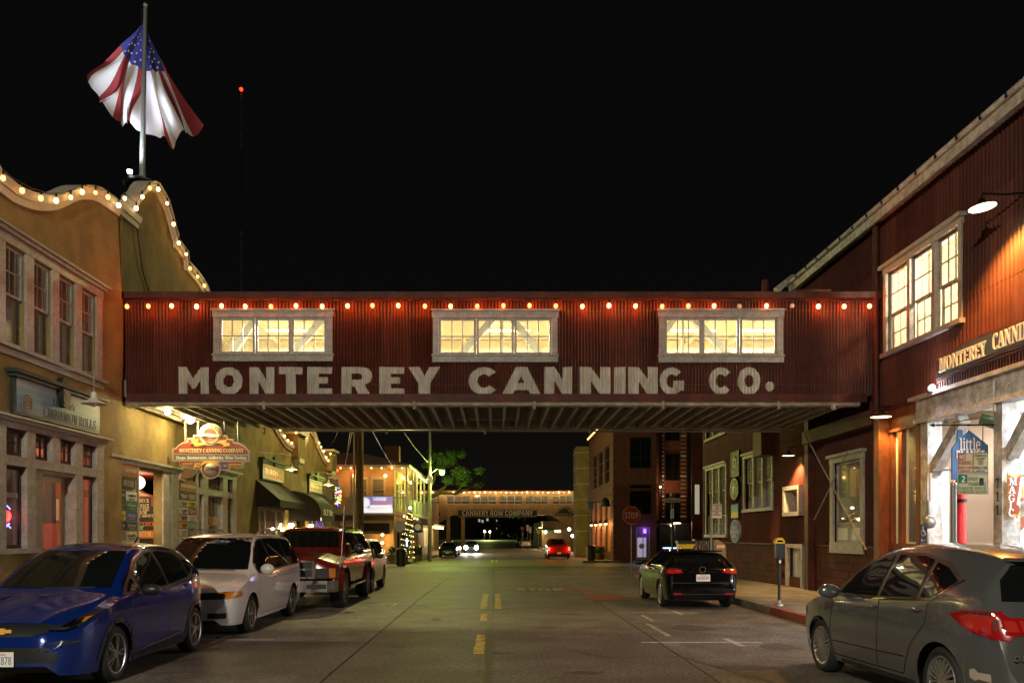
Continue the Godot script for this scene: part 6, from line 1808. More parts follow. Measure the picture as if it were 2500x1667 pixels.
func lit_tree() -> void:
	var base := Vector3(-5.95, gy(57.5) + 0.15, -57.5)
	var t := thing("lit_cypress", "slim pruned cypress wound with a spiral of white bulbs", "tree", base)
	part(t, "trunk", G.new().tube([base, base + Vector3(0, 1.2, 0), base + Vector3(0.15, 3.4, 0)], [0.09, 0.07, 0.03], 8), M.bark, 50)
	leaf_crown(t, [[base + Vector3(0, 0.7, 0), 0.5], [base + Vector3(-0.1, 1.2, 0), 0.46], [base + Vector3(0.0, 1.7, 0), 0.38], [base + Vector3(0.1, 2.3, 0), 0.28], [base + Vector3(0.2, 2.8, 0), 0.22], [base + Vector3(0.2, 3.2, 0), 0.16]], 2600, 0.12, M.leaf)
	var s := thing("tree_string_lights", "spiral of white bulbs wound round the slim cypress", "string lights", base + Vector3(0, 0.3, 0))
	var wire := []
	for k in 96:
		var f := k / 95.0
		var r := lerpf(0.56, 0.14, f) * (1.0 + 0.1 * sin(k * 2.3))
		var p := base + Vector3(lerpf(-0.05, 0.22, f) + r * cos(k * 0.56), 0.3 + 3.0 * f, r * sin(k * 0.56))
		wire.append(p)
		part(s, "bulb", G.new().ball(p, 0.032, 6), M.bulb_warm, 60)
	part(s, "cable", G.new().tube(wire, 0.008, 4), M.black)
	for k in 4: omni(s, base + Vector3(0.1, 0.6 + 0.75 * k, 0.75), Color(1.0, 0.85, 0.5), 0.35, 0.1)
	part(s, "top_lamp", G.new().ball(base + Vector3(0.25, 3.62, 0.1), 0.1, 8), M.lamp_white, 60)
	omni(s, base + Vector3(0.25, 3.62, 0.1), Color(1.0, 0.85, 0.5), 1.2, 0.08)
	var o := thing("crest_sign", "blue and white crest shaped sign beside the lit cypress", "sign", pz(1020, 1300, 60))
	part(o, "board", G.new().lathe([Vector2(0.36, 0), Vector2(0.36, 0.05), Vector2(0, 0.05)], pz(1020, 1287, 60), Vector3(0, 0, 1), 16), M.sign_blue)
	part(o, "face", G.new().lathe([Vector2(0.22, 0.05), Vector2(0.22, 0.06), Vector2(0, 0.06)], pz(1020, 1287, 60), Vector3(0, 0, 1), 16), M.sign_white)
	part(o, "foot", G.new().box(pz(1003, 1300, 60), pz(1032, 1293, 59.95)), M.sign_blue)
	part(o, "post", G.new().tube([pz(1018, 1300, 60.1), Vector3(pz(1018, 1300, 60).x, gy(60) + 0.1, -60.1)], 0.03, 6), M.black_metal)
	o = thing("tubular_post_light", "short upright blue white light tube before the lit cypress", "lamp", pz(993, 1340, 56.8))
	glow_mat("tube_blue", Color(0.5, 0.65, 1.0), 5.0)
	part(o, "light_tube", G.new().tube([pz(993, 1334, 56.8), pz(993, 1314, 56.8)], 0.05, 8), M.tube_blue, 50)
	part(o, "post", G.new().tube([Vector3(pz(993, 1334, 56.8).x, gy(57), -56.8), pz(993, 1334, 56.8)], 0.035, 6), M.black_metal)
	bin(Vector3(pz(979, 1330, 53).x, gy(53) - 0.0, -53), "dark slatted litter bin by the kerb below the lit cypress")
	bin(Vector3(-5.6, gy(62) + 0.15, -62), "dark slatted litter bin beside the green lamp post")
	o = thing("back_of_stop_sign", "grey octagonal back of a stop sign on thin post", "sign", Vector3(pz(976, 1330, 56).x, gy(56), -56))
	var oc := PackedVector2Array()
	for k in 8: oc.append(Vector2(cos(TAU * (k + 0.5) / 8), sin(TAU * (k + 0.5) / 8)) * 0.4)
	part(o, "plate", G.new().prism(oc, pz(976, 1284, 56), Vector3.RIGHT, Vector3.UP, Vector3(0, 0, 0.01)), M.grey_metal)
	part(o, "post", G.new().tube([Vector3(pz(976, 1300, 56).x, gy(56), -56.02), pz(976, 1284, 56.02)], 0.03, 6), M.grey_metal)

func bin(at: Vector3, label: String) -> void:
	var t := thing("litter_bin", label, "litter bin", at, "dark slatted litter bins")
	part(t, "liner", G.new().tube([at, at + Vector3(0, 0.95, 0)], 0.25, 12), M.black)
	for k in 12:
		var a := TAU * k / 12
		part(t, "slat", G.new().obox(at + Vector3(cos(a) * 0.28, 0.5, sin(a) * 0.28), Vector3(-sin(a), 0, cos(a)) * 0.055, Vector3(0, 0.45, 0), Vector3(cos(a), 0, sin(a)) * 0.012), M.dark_green)
	part(t, "lid", G.new().lathe([Vector2(0.33, 0.95), Vector2(0.33, 1.02), Vector2(0.2, 1.12), Vector2(0.12, 1.12)], at, Vector3.UP, 14), M.black_metal, 40)

func corner_lamp_and_tree() -> void:
	var Z := 66.0
	var x := pz(1049, 1300, Z).x
	var t := thing("green_street_lamp", "steel pole with a glaring green white street lamp in the tree", "street lamp", Vector3(x, gy(Z), -Z))
	part(t, "pole", G.new().tube([Vector3(x, gy(Z), -Z), Vector3(x, 5.0, -Z), Vector3(x, 11.0, -Z)], [0.16, 0.13, 0.1], 10), M.grey_metal, 50)
	var h := pz(1079, 1153, Z)
	part(t, "arm", G.new().tube([Vector3(x, h.y - 0.2, -Z), Vector3(x + 0.5, h.y + 0.25, -Z), h + Vector3(0, 0.15, 0)], 0.035, 6), M.grey_metal)
	part(t, "housing", G.new().box(h + Vector3(-0.3, 0.12, -0.14), h + Vector3(0.25, 0.22, 0.14)), M.grey_metal)
	part(t, "lens", G.new().ball(h, 0.19, 12), M.lamp_green, 60)
	part(t, "junction_box", G.new().box(Vector3(x - 0.2, 5.6, -Z + 0.1), Vector3(x + 0.2, 6.2, -Z + 0.25)), M.grey_metal)
	omni(t, h + Vector3(0, -0.3, 0.1), Color(0.85, 1.0, 0.45), 55.0, 0.2)
	var w := thing("overhead_cable", "slack black cable from restaurant eave to steel lamp pole", "cable", pz(1010, 1175, 63))
	part(w, "cable", G.new().tube([pz(1000, 1168, 62), pz(1020, 1180, 64), pz(1035, 1176, 65), pz(1049, 1165, 66)], 0.02, 5), M.joist)
	# a wind-bent cypress hanging over the lamp
	var b := Vector3(-7.6, gy(74), -74)
	t = thing("cypress_tree", "dark spreading cypress leaning over the green street lamp", "tree", b)
	part(t, "trunk", G.new().tube([b, pz(1005, 1250, 74), pz(1040, 1215, 74), pz(1075, 1203, 73)], [0.4, 0.3, 0.24, 0.16], 9), M.bark, 50)
	for q in [[1075, 1203, 1110, 1205, 1130, 1185], [1060, 1207, 1085, 1190, 1110, 1160], [1040, 1215, 1060, 1170, 1070, 1120], [1110, 1205, 1140, 1195, 1165, 1180]]:
		part(t, "limb", G.new().tube([pz(q[0], q[1], 73.5), pz(q[2], q[3], 73), pz(q[4], q[5], 72.5)], [0.15, 0.11, 0.04], 7), M.bark, 50)
	var lobes := []
	for q in [[1070, 1120, 0.9], [1090, 1105, 0.8], [1100, 1130, 0.9], [1090, 1165, 0.6], [1110, 1170, 0.6], [1125, 1150, 0.8], [1135, 1175, 0.6], [1150, 1165, 0.7], [1165, 1180, 0.5], [1080, 1140, 0.7], [1060, 1100, 0.7], [1170, 1150, 0.6], [1115, 1110, 0.6], [1050, 1130, 0.5]]:
		for k in 3:
			lobes.append([pz(q[0] + rng.randf_range(-16, 16), q[1] + rng.randf_range(-9, 9), 71.0 + rng.randf() * 4.0), q[2] * rng.randf_range(0.45, 0.9)])
	leaf_crown(t, lobes, 9000, 0.14, M.leaf, 0.7)

func far_bridge() -> void:
	var Z := 120.0
	var b := thing("far_skybridge", "tan stucco skybridge with lit windows crossing the far street", "skybridge", Vector3(0, 4.4, -Z))
	var ff := frame_front(Z)
	var x0 := pz(985, 1300, Z).x
	var x1 := pz(1412, 1300, Z).x
	var yb := 4.45
	var wins := []
	for q in [[1050, 1073], [1088, 1148], [1152, 1212], [1217, 1277], [1282, 1342], [1348, 1400]]:
		wins.append([pz(q[0], 0, Z).x, pz(0, 1231, Z).y, pz(q[1], 0, Z).x, pz(0, 1208, Z).y])
	part(b, "front_wall", wall(ff, x0, x1, yb, 7.75, wins, 0.3), M.stucco_tan)
	part(b, "back_wall", wall(frame_front(Z + 4), x0, x1, yb, 7.75, wins, 0.2), M.stucco_tan)
	part(b, "floor", G.new().box(Vector3(x0, yb, -Z - 4), Vector3(x1, yb + 0.2, -Z - 0.3)), M.soffit)
	part(b, "roof", G.new().prism(PackedVector2Array([Vector2(0.6, 7.8), Vector2(-4.8, 7.8), Vector2(-4.4, 8.0), Vector2(0.2, 8.0)]), Vector3(x0, 0, -Z), Vector3(0, 0, 1), Vector3.UP, Vector3(x1 - x0, 0, 0)), M.roof_tile)
	for w in wins:
		window(b, ff, w[0], w[1], w[2], w[3], 3, 1, 0.1, 0.1, M.trim, M.pane, -0.05, "window")
		part(b, "window_rail", G.new().box(Vector3(w[0], w[1] + 0.4, -Z + 0.01), Vector3(w[2], w[1] + 0.5, -Z + 0.05)), M.trim)
	for k in 6:
		part(b, "corridor_lamp", G.new().box(Vector3(x0 + 2.5 + 3.7 * k, 7.3, -Z - 2.2), Vector3(x0 + 3.5 + 3.7 * k, 7.36, -Z - 2.0)), M.tube_white)
		omni(b, Vector3(x0 + 3.0 + 3.7 * k, 7.1, -Z - 1.8), Color(1.0, 0.92, 0.65), 3.0, 0.1)
	var haunch := PackedVector2Array([Vector2(0, yb), Vector2(4.6, yb), Vector2(3.6, yb - 0.1), Vector2(1.2, yb - 1.5), Vector2(0, yb - 1.6)])
	part(b, "haunch", G.new().prism(haunch, Vector3(pz(1040, 0, Z).x, 0, -Z + 0.02), Vector3.RIGHT, Vector3.UP, Vector3(0, 0, -0.6)), M.stucco_tan)
	part(b, "haunch", G.new().prism(haunch, Vector3(pz(1408, 0, Z).x, 0, -Z + 0.02), Vector3.LEFT, Vector3.UP, Vector3(0, 0, -0.6)), M.stucco_tan)
	for px in [1044, 1094, 1130, 1405]:
		var x := pz(px, 0, Z).x
		part(b, "column", G.new().box(Vector3(x - 0.25, gy(Z) - 0.5, -Z - 0.6), Vector3(x + 0.25, yb, -Z - 0.1)), M.stucco_tan)
	var s := thing("far_bridge_sign", "long dark name board with pale capitals on the far skybridge", "sign", Vector3(0, 4.2, -Z + 0.4))
	part(s, "board", G.new().box(pz(1118, 1262, Z - 0.3), pz(1311, 1243, Z - 0.4)), M.dark_green)
	part(s, "edge", G.new().box(pz(1118, 1245, Z - 0.4), pz(1311, 1243, Z - 0.45)).box(pz(1118, 1262, Z - 0.4), pz(1311, 1260.5, Z - 0.45)), M.sign_border)
	text(s, "CANNERY ROW COMPANY", pz(1215, 1252.5, Z - 0.5), 172 * Z / F, 12.5 * Z / F, Basis.IDENTITY, M.sign_white, "sans_bold", 0.03)
	for q in [1052, 1378]:
		s = thing("half_round_sign", "dark half round emblem sign on far skybridge, %s end" % ("restaurant" if q < 1200 else "pub"), "sign", pz(q, 1258, Z - 0.4), "half round signs on the far skybridge")
		var hr := PackedVector2Array()
		for k in 13: hr.append(Vector2(cos(PI * k / 12), sin(PI * k / 12)) * 17.0 * Z / F)
		part(s, "half_disc", G.new().prism(hr, pz(q, 1253, Z - 0.35), Vector3.RIGHT, Vector3.UP, Vector3(0, 0, 0.06)), M.dark_green)
		part(s, "foot", G.new().box(pz(q - 22, 1259, Z - 0.35), pz(q + 22, 1252, Z - 0.42)), M.black)
		text(s, "MONTEREY, CA", pz(q, 1255.5, Z - 0.48), 36 * Z / F, 4 * Z / F, Basis.IDENTITY, M.sign_cream)
		for k in 10: text(s, "CANNERYROW"[k], pz(q - 12.5 * cos(PI * (k + 1) / 11), 1251 - 12.0 * sin(PI * (k + 1) / 11), Z - 0.44), 0.13, 0.2, Basis.IDENTITY, M.sign_cream)
	var t := thing("far_bridge_lights", "row of amber bulbs under the eave of the far skybridge", "string lights", Vector3(0, 7.6, -Z + 0.3))
	for k in 30:
		var c := pz(1030 + 12.85 * k, 1202, Z - 0.5)
		part(t, "bulb", G.new().ball(c, 0.085, 6), M.bulb_orange, 60)
		if k % 2 == 0: omni(t, c + Vector3(0, 0, 0.1), Color(1.0, 0.8, 0.5), 2.0, 0.08)

func brick_block() -> void:
	var Z := 62.0
	var y0 := gy(62)
	var b := thing("brick_building", "three storey brick corner building with dark framed windows", "building", Vector3(9.5, y0, -63))
	var ff := frame_front(Z)
	var fs := frame_right(8.5)
	var wf := []
	for q in [[1538, 1591, 1143, 1067], [1538, 1591, 1255, 1183]]:
		wf.append([pz(q[0], 0, Z).x, pz(0, q[2], Z).y, pz(q[1], 0, Z).x, pz(0, q[3], Z).y])
	var disp := [pz(1553, 0, Z).x, pz(0, 1366, Z).y, pz(1587, 0, Z).x, pz(0, 1287, Z).y]
	part(b, "front_wall", wall(ff, 8.515, 11.6, y0, 10.1, wf + [disp]), M.brick)
	var ws := []
	for k in 3: ws.append([64.2 + 4.0 * k, 5.6, 67.0 + 4.0 * k, 8.4])
	for k in 4: ws.append([63.6 + 3.4 * k, 0.4, 66.2 + 3.4 * k, 4.4])
	part(b, "side_wall", wall(fs, Z + 0.015, 78.0, y0, 10.1, ws), M.brick)
	for w in wf: window(b, ff, w[0], w[1], w[2], w[3], 2, 3, 0.07, 0.05, M.black_metal, M.dark_glass, -0.08)
	for w in ws.slice(0, 3): window(b, fs, w[0], w[1], w[2], w[3], 2, 3, 0.07, 0.05, M.black_metal, M.dark_glass, -0.08)
	for w in ws.slice(3): window(b, fs, w[0], w[1], w[2], w[3], 1, 2, 0.1, 0.06, M.stucco_tan, M.room_coral, -0.1, "shop_bay")
	part(b, "parapet_cap", G.new().box(Vector3(8.35, 10.1, -78), Vector3(11.6, 10.25, -Z + 0.12)), M.brick)
	part(b, "back", G.new().box(Vector3(9.5, y0, -78), Vector3(11.6, 10.0, -Z - 0.9)), M.room_dark)
	for k in 26:
		part(b, "quoin_brick", G.new().box(Vector3(8.46, 0.3 + 0.37 * k, -Z - 0.3 - 0.15 * (k % 2)), Vector3(8.9 + 0.15 * (k % 2), 0.48 + 0.37 * k, -Z + 0.03)), M.brick)
	part(b, "string_course", G.new().box(Vector3(8.44, 4.85, -78), Vector3(11.6, 5.05, -Z + 0.06)), M.brick)
	# lit poster window
	glow_mat("poster_glow", Color(0.75, 0.72, 0.85), 0.55)
	part(b, "poster_case_sign", G.new().box(pz(1556, 1360, Z + 0.12), pz(1578, 1312, Z + 0.1)), M.poster_glow)
	part(b, "poster_print", G.new().lathe([Vector2(0.2, 0), Vector2(0.2, 0.01), Vector2(0, 0.01)], pz(1567, 1333, Z + 0.08), Vector3(0, 0, 1), 12), M.sign_border)
	window(b, ff, disp[0], disp[1], disp[2], disp[3], 2, 1, 0.07, 0.05, M.sign_border, M.pane, 0.02, "display_window")
	arealight(b, pz(1567, 1336, Z - 0.3), Vector3(0, 0, 1), 0.6, 1.2, Color(0.8, 0.75, 1.0), 0.8)
	part(b, "violet_lamp", G.new().box(pz(1572, 1302, Z + 0.1), pz(1578, 1291, Z + 0.05)), M.neon_violet)
	omni(b, pz(1575, 1296, Z - 0.3), Color(0.5, 0.3, 1.0), 0.3, 0.05)
	var t := thing("brick_parapet_lights", "line of amber bulbs along the brick building's parapet", "string lights", Vector3(8.3, 10.2, -70))
	for k in 26:
		var c := Vector3(8.32, 10.3, -62.6 - 0.6 * k)
		part(t, "bulb", G.new().ball(c, 0.07, 6), M.bulb_orange, 60)
		if k % 3 == 0: omni(t, c, Color(1.0, 0.55, 0.2), 0.5, 0.06)
	for k in 4:
		t = thing("shop_wall_lamp", "warm shaded wall lamp, %s from the brick building's corner" % ["first", "second", "third", "fourth"][k], "lamp", Vector3(8.4, 2.6, -64 - 3.2 * k), "wall lamps on the brick building")
		var c := Vector3(8.2, 2.55, -64.0 - 3.2 * k)
		part(t, "shade", G.new().lathe([Vector2(0.06, 0.25), Vector2(0.24, 0.0), Vector2(0.22, 0.0)], c, Vector3.UP, 12), M.black_metal, 40)
		part(t, "bulb", G.new().ball(c + Vector3(0, -0.03, 0), 0.13, 8), M.bulb_warm, 60)
		part(t, "arm", G.new().tube([c + Vector3(0, 0.25, 0), c + Vector3(0.28, 0.3, 0)], 0.02, 5), M.black_metal)
		omni(t, c + Vector3(0, -0.1, 0), Color(1.0, 0.72, 0.4), 2.6, 0.1)
	for k in 4: planter(Vector3(7.9, gy(66) + 0.15, -64.6 - 1.5 * k), "terracotta planter with red flowers, %s from the brick corner" % ["first", "second", "third", "fourth"][k], M.brick, 1.0, "planters below the brick wall")
	bin(Vector3(6.9, gy(62) + 0.15, -62.0), "dark slatted litter bin at the brick building's corner")
	t = thing("bell_sign", "dark bell shaped sign hanging from bracket on brick wall", "sign", pz(1478, 1215, 62.4))
	var c := pz(1478, 1236, 62.6)
	part(t, "bell", G.new().lathe([Vector2(0.38, 0), Vector2(0.34, 0.15), Vector2(0.3, 0.45), Vector2(0.12, 0.62), Vector2(0.01, 0.66)], c, Vector3.UP, 14), M.black, 40)
	part(t, "bracket", G.new().tube([c + Vector3(0, 0.66, 0), c + Vector3(0, 0.85, 0), c + Vector3(0.9, 0.85, 0)], 0.025, 6), M.black_metal)
	t = thing("small_blue_sign", "small blue board sign projecting from the brick building", "sign", pz(1444, 1240, 66))
	part(t, "board", G.new().box(pz(1436, 1243, 66), pz(1449, 1226, 65.95)), M.sign_house_blue)
	part(t, "bracket", G.new().tube([pz(1436, 1225, 65.97), pz(1470, 1225, 65.97)], 0.025, 6), M.black_metal)
	# elevator tower of brick and glass next door
	var e := thing("elevator_tower", "narrow brick and glass elevator tower beside the brick building", "building", Vector3(13, y0, -64))
	var x0 := pz(1604, 0, 64).x
	var x1 := pz(1688, 0, 64).x
	part(e, "core", G.new().box(Vector3(x0, y0, -68), Vector3(x1, 11, -64.2)), M.brick)
	for x in [x0 - 0.2, x0 + 0.25, x1 - 0.2, x1 + 0.3]: part(e, "steel_post", G.new().box(Vector3(x - 0.1, y0, -64.0), Vector3(x + 0.1, 11, -63.8)), M.black_metal)
	for k in 3:
		var y := 2.8 + 2.95 * k
		window(e, frame_front(64.1), pz(1625, 0, 64).x, y, pz(1660, 0, 64).x, y + 2.0, 2, 1, 0.06, 0.05, M.black_metal, M.dark_glass, 0.0)
	for k in 24:
		var y := 3.0 + 0.3 * k
		for q in [[1612, 1622], [1662, 1676]]: part(e, "brick_band", G.new().box(pz(q[0], 1300, 64.15) * Vector3(1, 0, 1) + Vector3(0, y, 0), pz(q[1], 1300, 64.0) * Vector3(1, 0, 1) + Vector3(0, y + 0.11, 0)), M.coping if k % 5 == 0 else M.stucco_tan)
	part(e, "entrance_canopy", G.new().box(Vector3(x0 - 0.2, 2.55, -64), Vector3(x1 + 0.6, 2.7, -61.5)), M.black_metal)
	window(e, frame_front(63.0), pz(1612, 0, 63).x, 0.0, pz(1684, 0, 63).x, 2.5, 2, 1, 0.08, 0.08, M.black_metal, M.dark_glass, 0.0, "entrance_glazing")
	part(e, "canopy_lamp", G.new().box(Vector3(x0 + 0.8, 2.5, -62.6), Vector3(x0 + 1.4, 2.54, -62.2)), M.tube_white)  # unseen lamp, added under the canopy to brighten the dark tower
	omni(e, Vector3(x0 + 1.1, 2.4, -62.0), Color(1.0, 0.8, 0.65), 2.2, 0.1)
	part(e, "wall_lamp", G.new().ball(Vector3(x0 + 0.1, 5.2, -63.2), 0.08, 8), M.bulb_warm, 60)  # second added lamp, lifting the tower front out of the dark
	omni(e, Vector3(x0 + 0.1, 5.2, -63.0), Color(1.0, 0.75, 0.55), 2.5, 0.1)
	part(e, "neon_strip", G.new().tube([pz(1597, 1345, 63), pz(1597, 1310, 63)], 0.04, 6), M.tube_blue)
	part(e, "lit_sill_lamp", G.new().box(pz(1619, 1339, 62.9), pz(1653, 1336.5, 62.85)), M.tube_blue)
	glow_mat("slot_glow", Color(0.85, 0.85, 0.75), 0.4)
	part(e, "lit_slot_window", G.new().box(pz(1697, 1255, 60), pz(1708, 1183, 59.95)), M.slot_glow)
	part(e, "red_side_wall", G.new().box(Vector3(pz(1690, 0, 61).x, y0, -61.2), Vector3(22, 9, -61)), M.red_board)

func far_shops() -> void:
	# tan tower at the far end of the brick block
	var b := thing("tan_building", "tan banded stucco building beyond the brick corner", "building", Vector3(9, gy(82), -84))
	part(b, "wall", G.new().box(Vector3(7.7, gy(82) - 0.3, -85), Vector3(12, 10.1, -82)).box(Vector3(11.6, gy(82) - 0.3, -119), Vector3(14, 8, -85)), M.stucco_tan)
	for k in 6: part(b, "band", G.new().box(Vector3(7.66, 2.0 + 1.5 * k, -85), Vector3(12, 2.06 + 1.5 * k, -81.95)), M.coping)
	for k in 4: window(b, frame_right(11.58), 88 + 7.0 * k, 0.3, 92 + 7.0 * k, 3.0, 2, 1, 0.1, 0.06, M.trim, M.room_coral, 0.02, "shop_bay")
	b = thing("far_left_shops", "low tan shops with lit canopy beyond the corner restaurant", "building", Vector3(-9, gy(95), -95))
	part(b, "wall", G.new().box(Vector3(-16, gy(90) - 0.5, -119), Vector3(-7.9, 6.0, -80)), M.stucco_tan)
	part(b, "canopy", G.new().box(Vector3(-7.9, 2.7, -112), Vector3(-6.6, 2.85, -92)), M.trim)
	for k in 6:
		part(b, "canopy_lamp", G.new().ball(Vector3(-6.7, 2.5, -93 - 3 * k), 0.15, 8), M.bulb_warm, 60)
		omni(b, Vector3(-6.5, 2.4, -93 - 3 * k), Color(1.0, 0.85, 0.55), 3.0, 0.1)
	for k in 3: window(b, frame_left(-7.88), 94 + 5.0 * k, 0.3, 98 + 5.0 * k, 2.4, 2, 1, 0.1, 0.06, M.trim, M.room_cream, 0.02, "shop_bay")
	b = thing("far_pub", "small gabled pub with green canopy beyond the tan building", "building", Vector3(7.5, gy(118), -118))
	part(b, "wall", G.new().box(Vector3(6.6, gy(118) - 0.3, -150), Vector3(14, 3.6, -121)), M.stucco_tan)
	part(b, "canopy", G.new().box(Vector3(5.7, 2.3, -121), Vector3(8.2, 2.6, -118.5)), M.sign_green)
	text(b, "PUB", pz(1362, 1297, 118.3), 0.8, 0.3, Basis.IDENTITY, M.lamp_amber)
	for q in [[1390, 1292, 100.0, 14.0], [1319, 1290, 122.0, 12.0], [1332, 1299, 120.0, 5.0], [1398, 1308, 98.0, 4.0]]:
		var c := pz(q[0], q[1], q[2])
		part(b, "wall_lamp", G.new().ball(c, 0.2, 8), M.lamp_white, 60)
		omni(b, c + Vector3(-0.1, 0, 0.2), Color(1.0, 0.85, 0.6), q[3], 0.15)
	# small signs along the far kerb
	for q in [[1275, 1290, 118.0, 0.5, "stop_red", 8, "round red no entry sign on far kerb"], [1315, 1298, 110.0, 0.55, "sign_yellow", 16, "round yellow sign on far kerb"]]:
		var t := thing("far_sign", q[6], "sign", Vector3(pz(q[0], 0, q[2]).x, gy(q[2]), -q[2]))
		part(t, "plate", G.new().lathe([Vector2(q[3] * 0.55, 0), Vector2(q[3] * 0.55, 0.03), Vector2(0, 0.03)], pz(q[0], q[1], q[2]), Vector3(0, 0, 1), q[5]), M[q[4]])
		part(t, "post", G.new().tube([Vector3(pz(q[0], 0, q[2]).x, gy(q[2]), -q[2] - 0.05), pz(q[0], q[1], q[2] + 0.05)], 0.04, 6), M.grey_metal)
	for q in [[1288, 1288], [1295, 1293]]:
		var t := thing("white_sign", "tall white notice on post %s the yellow round sign" % ("well behind" if q[0] == 1288 else "just behind"), "sign", Vector3(pz(q[0], 0, 115).x, gy(115), -115), "white notices at the far kerb")
		part(t, "plate", G.new().box(pz(q[0] - 3, q[1] + 8, 115), pz(q[0] + 3, q[1] - 7, 114.97)), M.sign_white)
		part(t, "post", G.new().tube([Vector3(pz(q[0], 0, 115).x, gy(115), -115.05), pz(q[0], q[1], 115.05)], 0.03, 6), M.grey_metal)
	var t := thing("street_banner", "red and slate banner hung from a post at the far right", "banner", pz(1420, 1270, 88))
	part(t, "red_field", G.new().box(pz(1412, 1258, 88), pz(1431, 1242, 87.97)), M.sign_brick)
	part(t, "slate_field", G.new().box(pz(1412, 1280, 88), pz(1431, 1258, 87.97)), M.sign_grey)
	part(t, "post", G.new().tube([Vector3(pz(1409, 0, 88).x, gy(88), -88), pz(1409, 1236, 88)], 0.07, 8), M.black_metal)
	# dark blocks that close the street, with a few lit windows
	b = thing("far_block", "dark apartment block closing the end of the street with few lit windows", "building", Vector3(0, 0, -235))
	part(b, "wall", G.new().box(Vector3(-22, -1, -260), Vector3(1.5, 7.5, -240)), M.roof_dark)
	for q in [[1214, 1288], [1221, 1288], [1214, 1270], [1170, 1270], [1190, 1268], [1178, 1272]]:
		part(b, "lit_window", G.new().box(pz(q[0] - 2.5, q[1] + 4, 239.9), pz(q[0] + 2.5, q[1] - 3, 239.8)), M.slot_glow)
	b = thing("dark_mass_of_trees", "dark row of trees beyond the far skybridge", "tree", Vector3(8, 0, -200))
	var lob := []
	for k in 14: lob.append([Vector3(2 + 1.0 * k, 2.0 + 2.5 * rng.randf(), -205 + rng.randf() * 6), 2.2])
	leaf_crown(b, lob, 3000, 0.9, M.leaf)
	part(b, "trunk", G.new().tube([Vector3(8, -0.5, -203), Vector3(8, 3, -203)], 0.4, 8), M.bark)
	for q in [[1183, 1297], [1196, 1298]]:
		t = thing("distant_street_light", "tiny amber street light far down the street, %s the apartment block's lit windows" % ("left of" if q[0] < 1190 else "next to"), "street lamp", Vector3(pz(q[0], 0, 210).x, 0.3, -210), "tiny street lights far away")
		part(t, "lamp", G.new().ball(pz(q[0], q[1], 210), 0.25, 8), M.lamp_amber, 60)
		part(t, "post", G.new().tube([Vector3(pz(q[0], 0, 210).x, 0.2, -210), pz(q[0], q[1], 210)], 0.06, 6), M.black_metal)
		omni(t, pz(q[0], q[1], 209.5), Color(0.95, 1.0, 0.6), 70.0, 0.2)

# ---------------------------------------------------------------- vehicles
# A car is lofted from its profiles: u runs from the nose (0) to the tail (L), y up, x across. The nose points to local -z.
func curve(p: Array, u: float) -> float:
	if u <= p[0][0]: return p[0][1]
	if u >= p[-1][0]: return p[-1][1]
	var k := 0
	while p[k + 1][0] < u: k += 1
	var a: Array = p[maxi(k - 1, 0)]
	var d: Array = p[mini(k + 2, p.size() - 1)]
	var b: Array = p[k]
	var c: Array = p[k + 1]
	var t: float = (u - b[0]) / (c[0] - b[0])
	var m0: float = (c[1] - a[1]) / maxf(c[0] - a[0], 0.001)
	var m1: float = (d[1] - b[1]) / maxf(d[0] - b[0], 0.001)
	var s: float = (c[1] - b[1]) / (c[0] - b[0])
	m0 = clampf(m0, minf(0.0, 3.0 * s), maxf(0.0, 3.0 * s))
	m1 = clampf(m1, minf(0.0, 3.0 * s), maxf(0.0, 3.0 * s))
	var h: float = c[0] - b[0]
	var t2 := t * t
	var t3 := t2 * t
	return (2 * t3 - 3 * t2 + 1) * b[1] + (t3 - 2 * t2 + t) * h * m0 + (-2 * t3 + 3 * t2) * c[1] + (t3 - t2) * h * m1

func ring(s: Dictionary, u: float, nS: int, nU: int, nT: int) -> Array:
	var w: float = curve(s.plan, u)
	var yt: float = curve(s.top, u)
	var yb: float = minf(curve(s.belt, u), yt - 0.035)
	var wt: float = minf(curve(s.roof, u), w * 0.96)
	var yl: float = curve(s.low, u)
	for uw in s.wheels:
		var R: float = s.arch
		if absf(u - uw) < R:
			yl = maxf(yl, s.rad + sqrt(R * R - (u - uw) * (u - uw)) * 0.98)
	yl = minf(yl, yb - 0.02)
	var ym: float = s.get("ymid", 0.55)
	var side := func(y: float) -> float:
		if y < ym: return w * (1.0 - s.get("tuck", 0.07) * pow((ym - y) / ym, 2.0) * 2.0)
		return w * (1.0 - s.get("shoulder", 0.035) * pow((y - ym) / 0.5, 2.0))
	var o := []
	for k in nS + 1:
		var y := lerpf(yl, yb, float(k) / nS)
		o.append(Vector2(side.call(y), y))
	var d := minf(s.get("crown", 0.07), (yt - yb) * 0.7)
	var zb: float = o[-1].x
	wt = minf(wt, zb - 0.005)
	for k in range(1, nU + 1):
		var t := float(k) / nU
		o.append(Vector2(lerpf(zb, wt, t) + 0.02 * sin(PI * t) * clampf((yt - yb) * 2.0, 0.0, 1.0), lerpf(yb, yt - d, t)))
	for k in range(1, nT + 1):
		var a := PI / 2 * k / nT
		o.append(Vector2(wt * cos(a), yt - d + d * sin(a)))
	return o

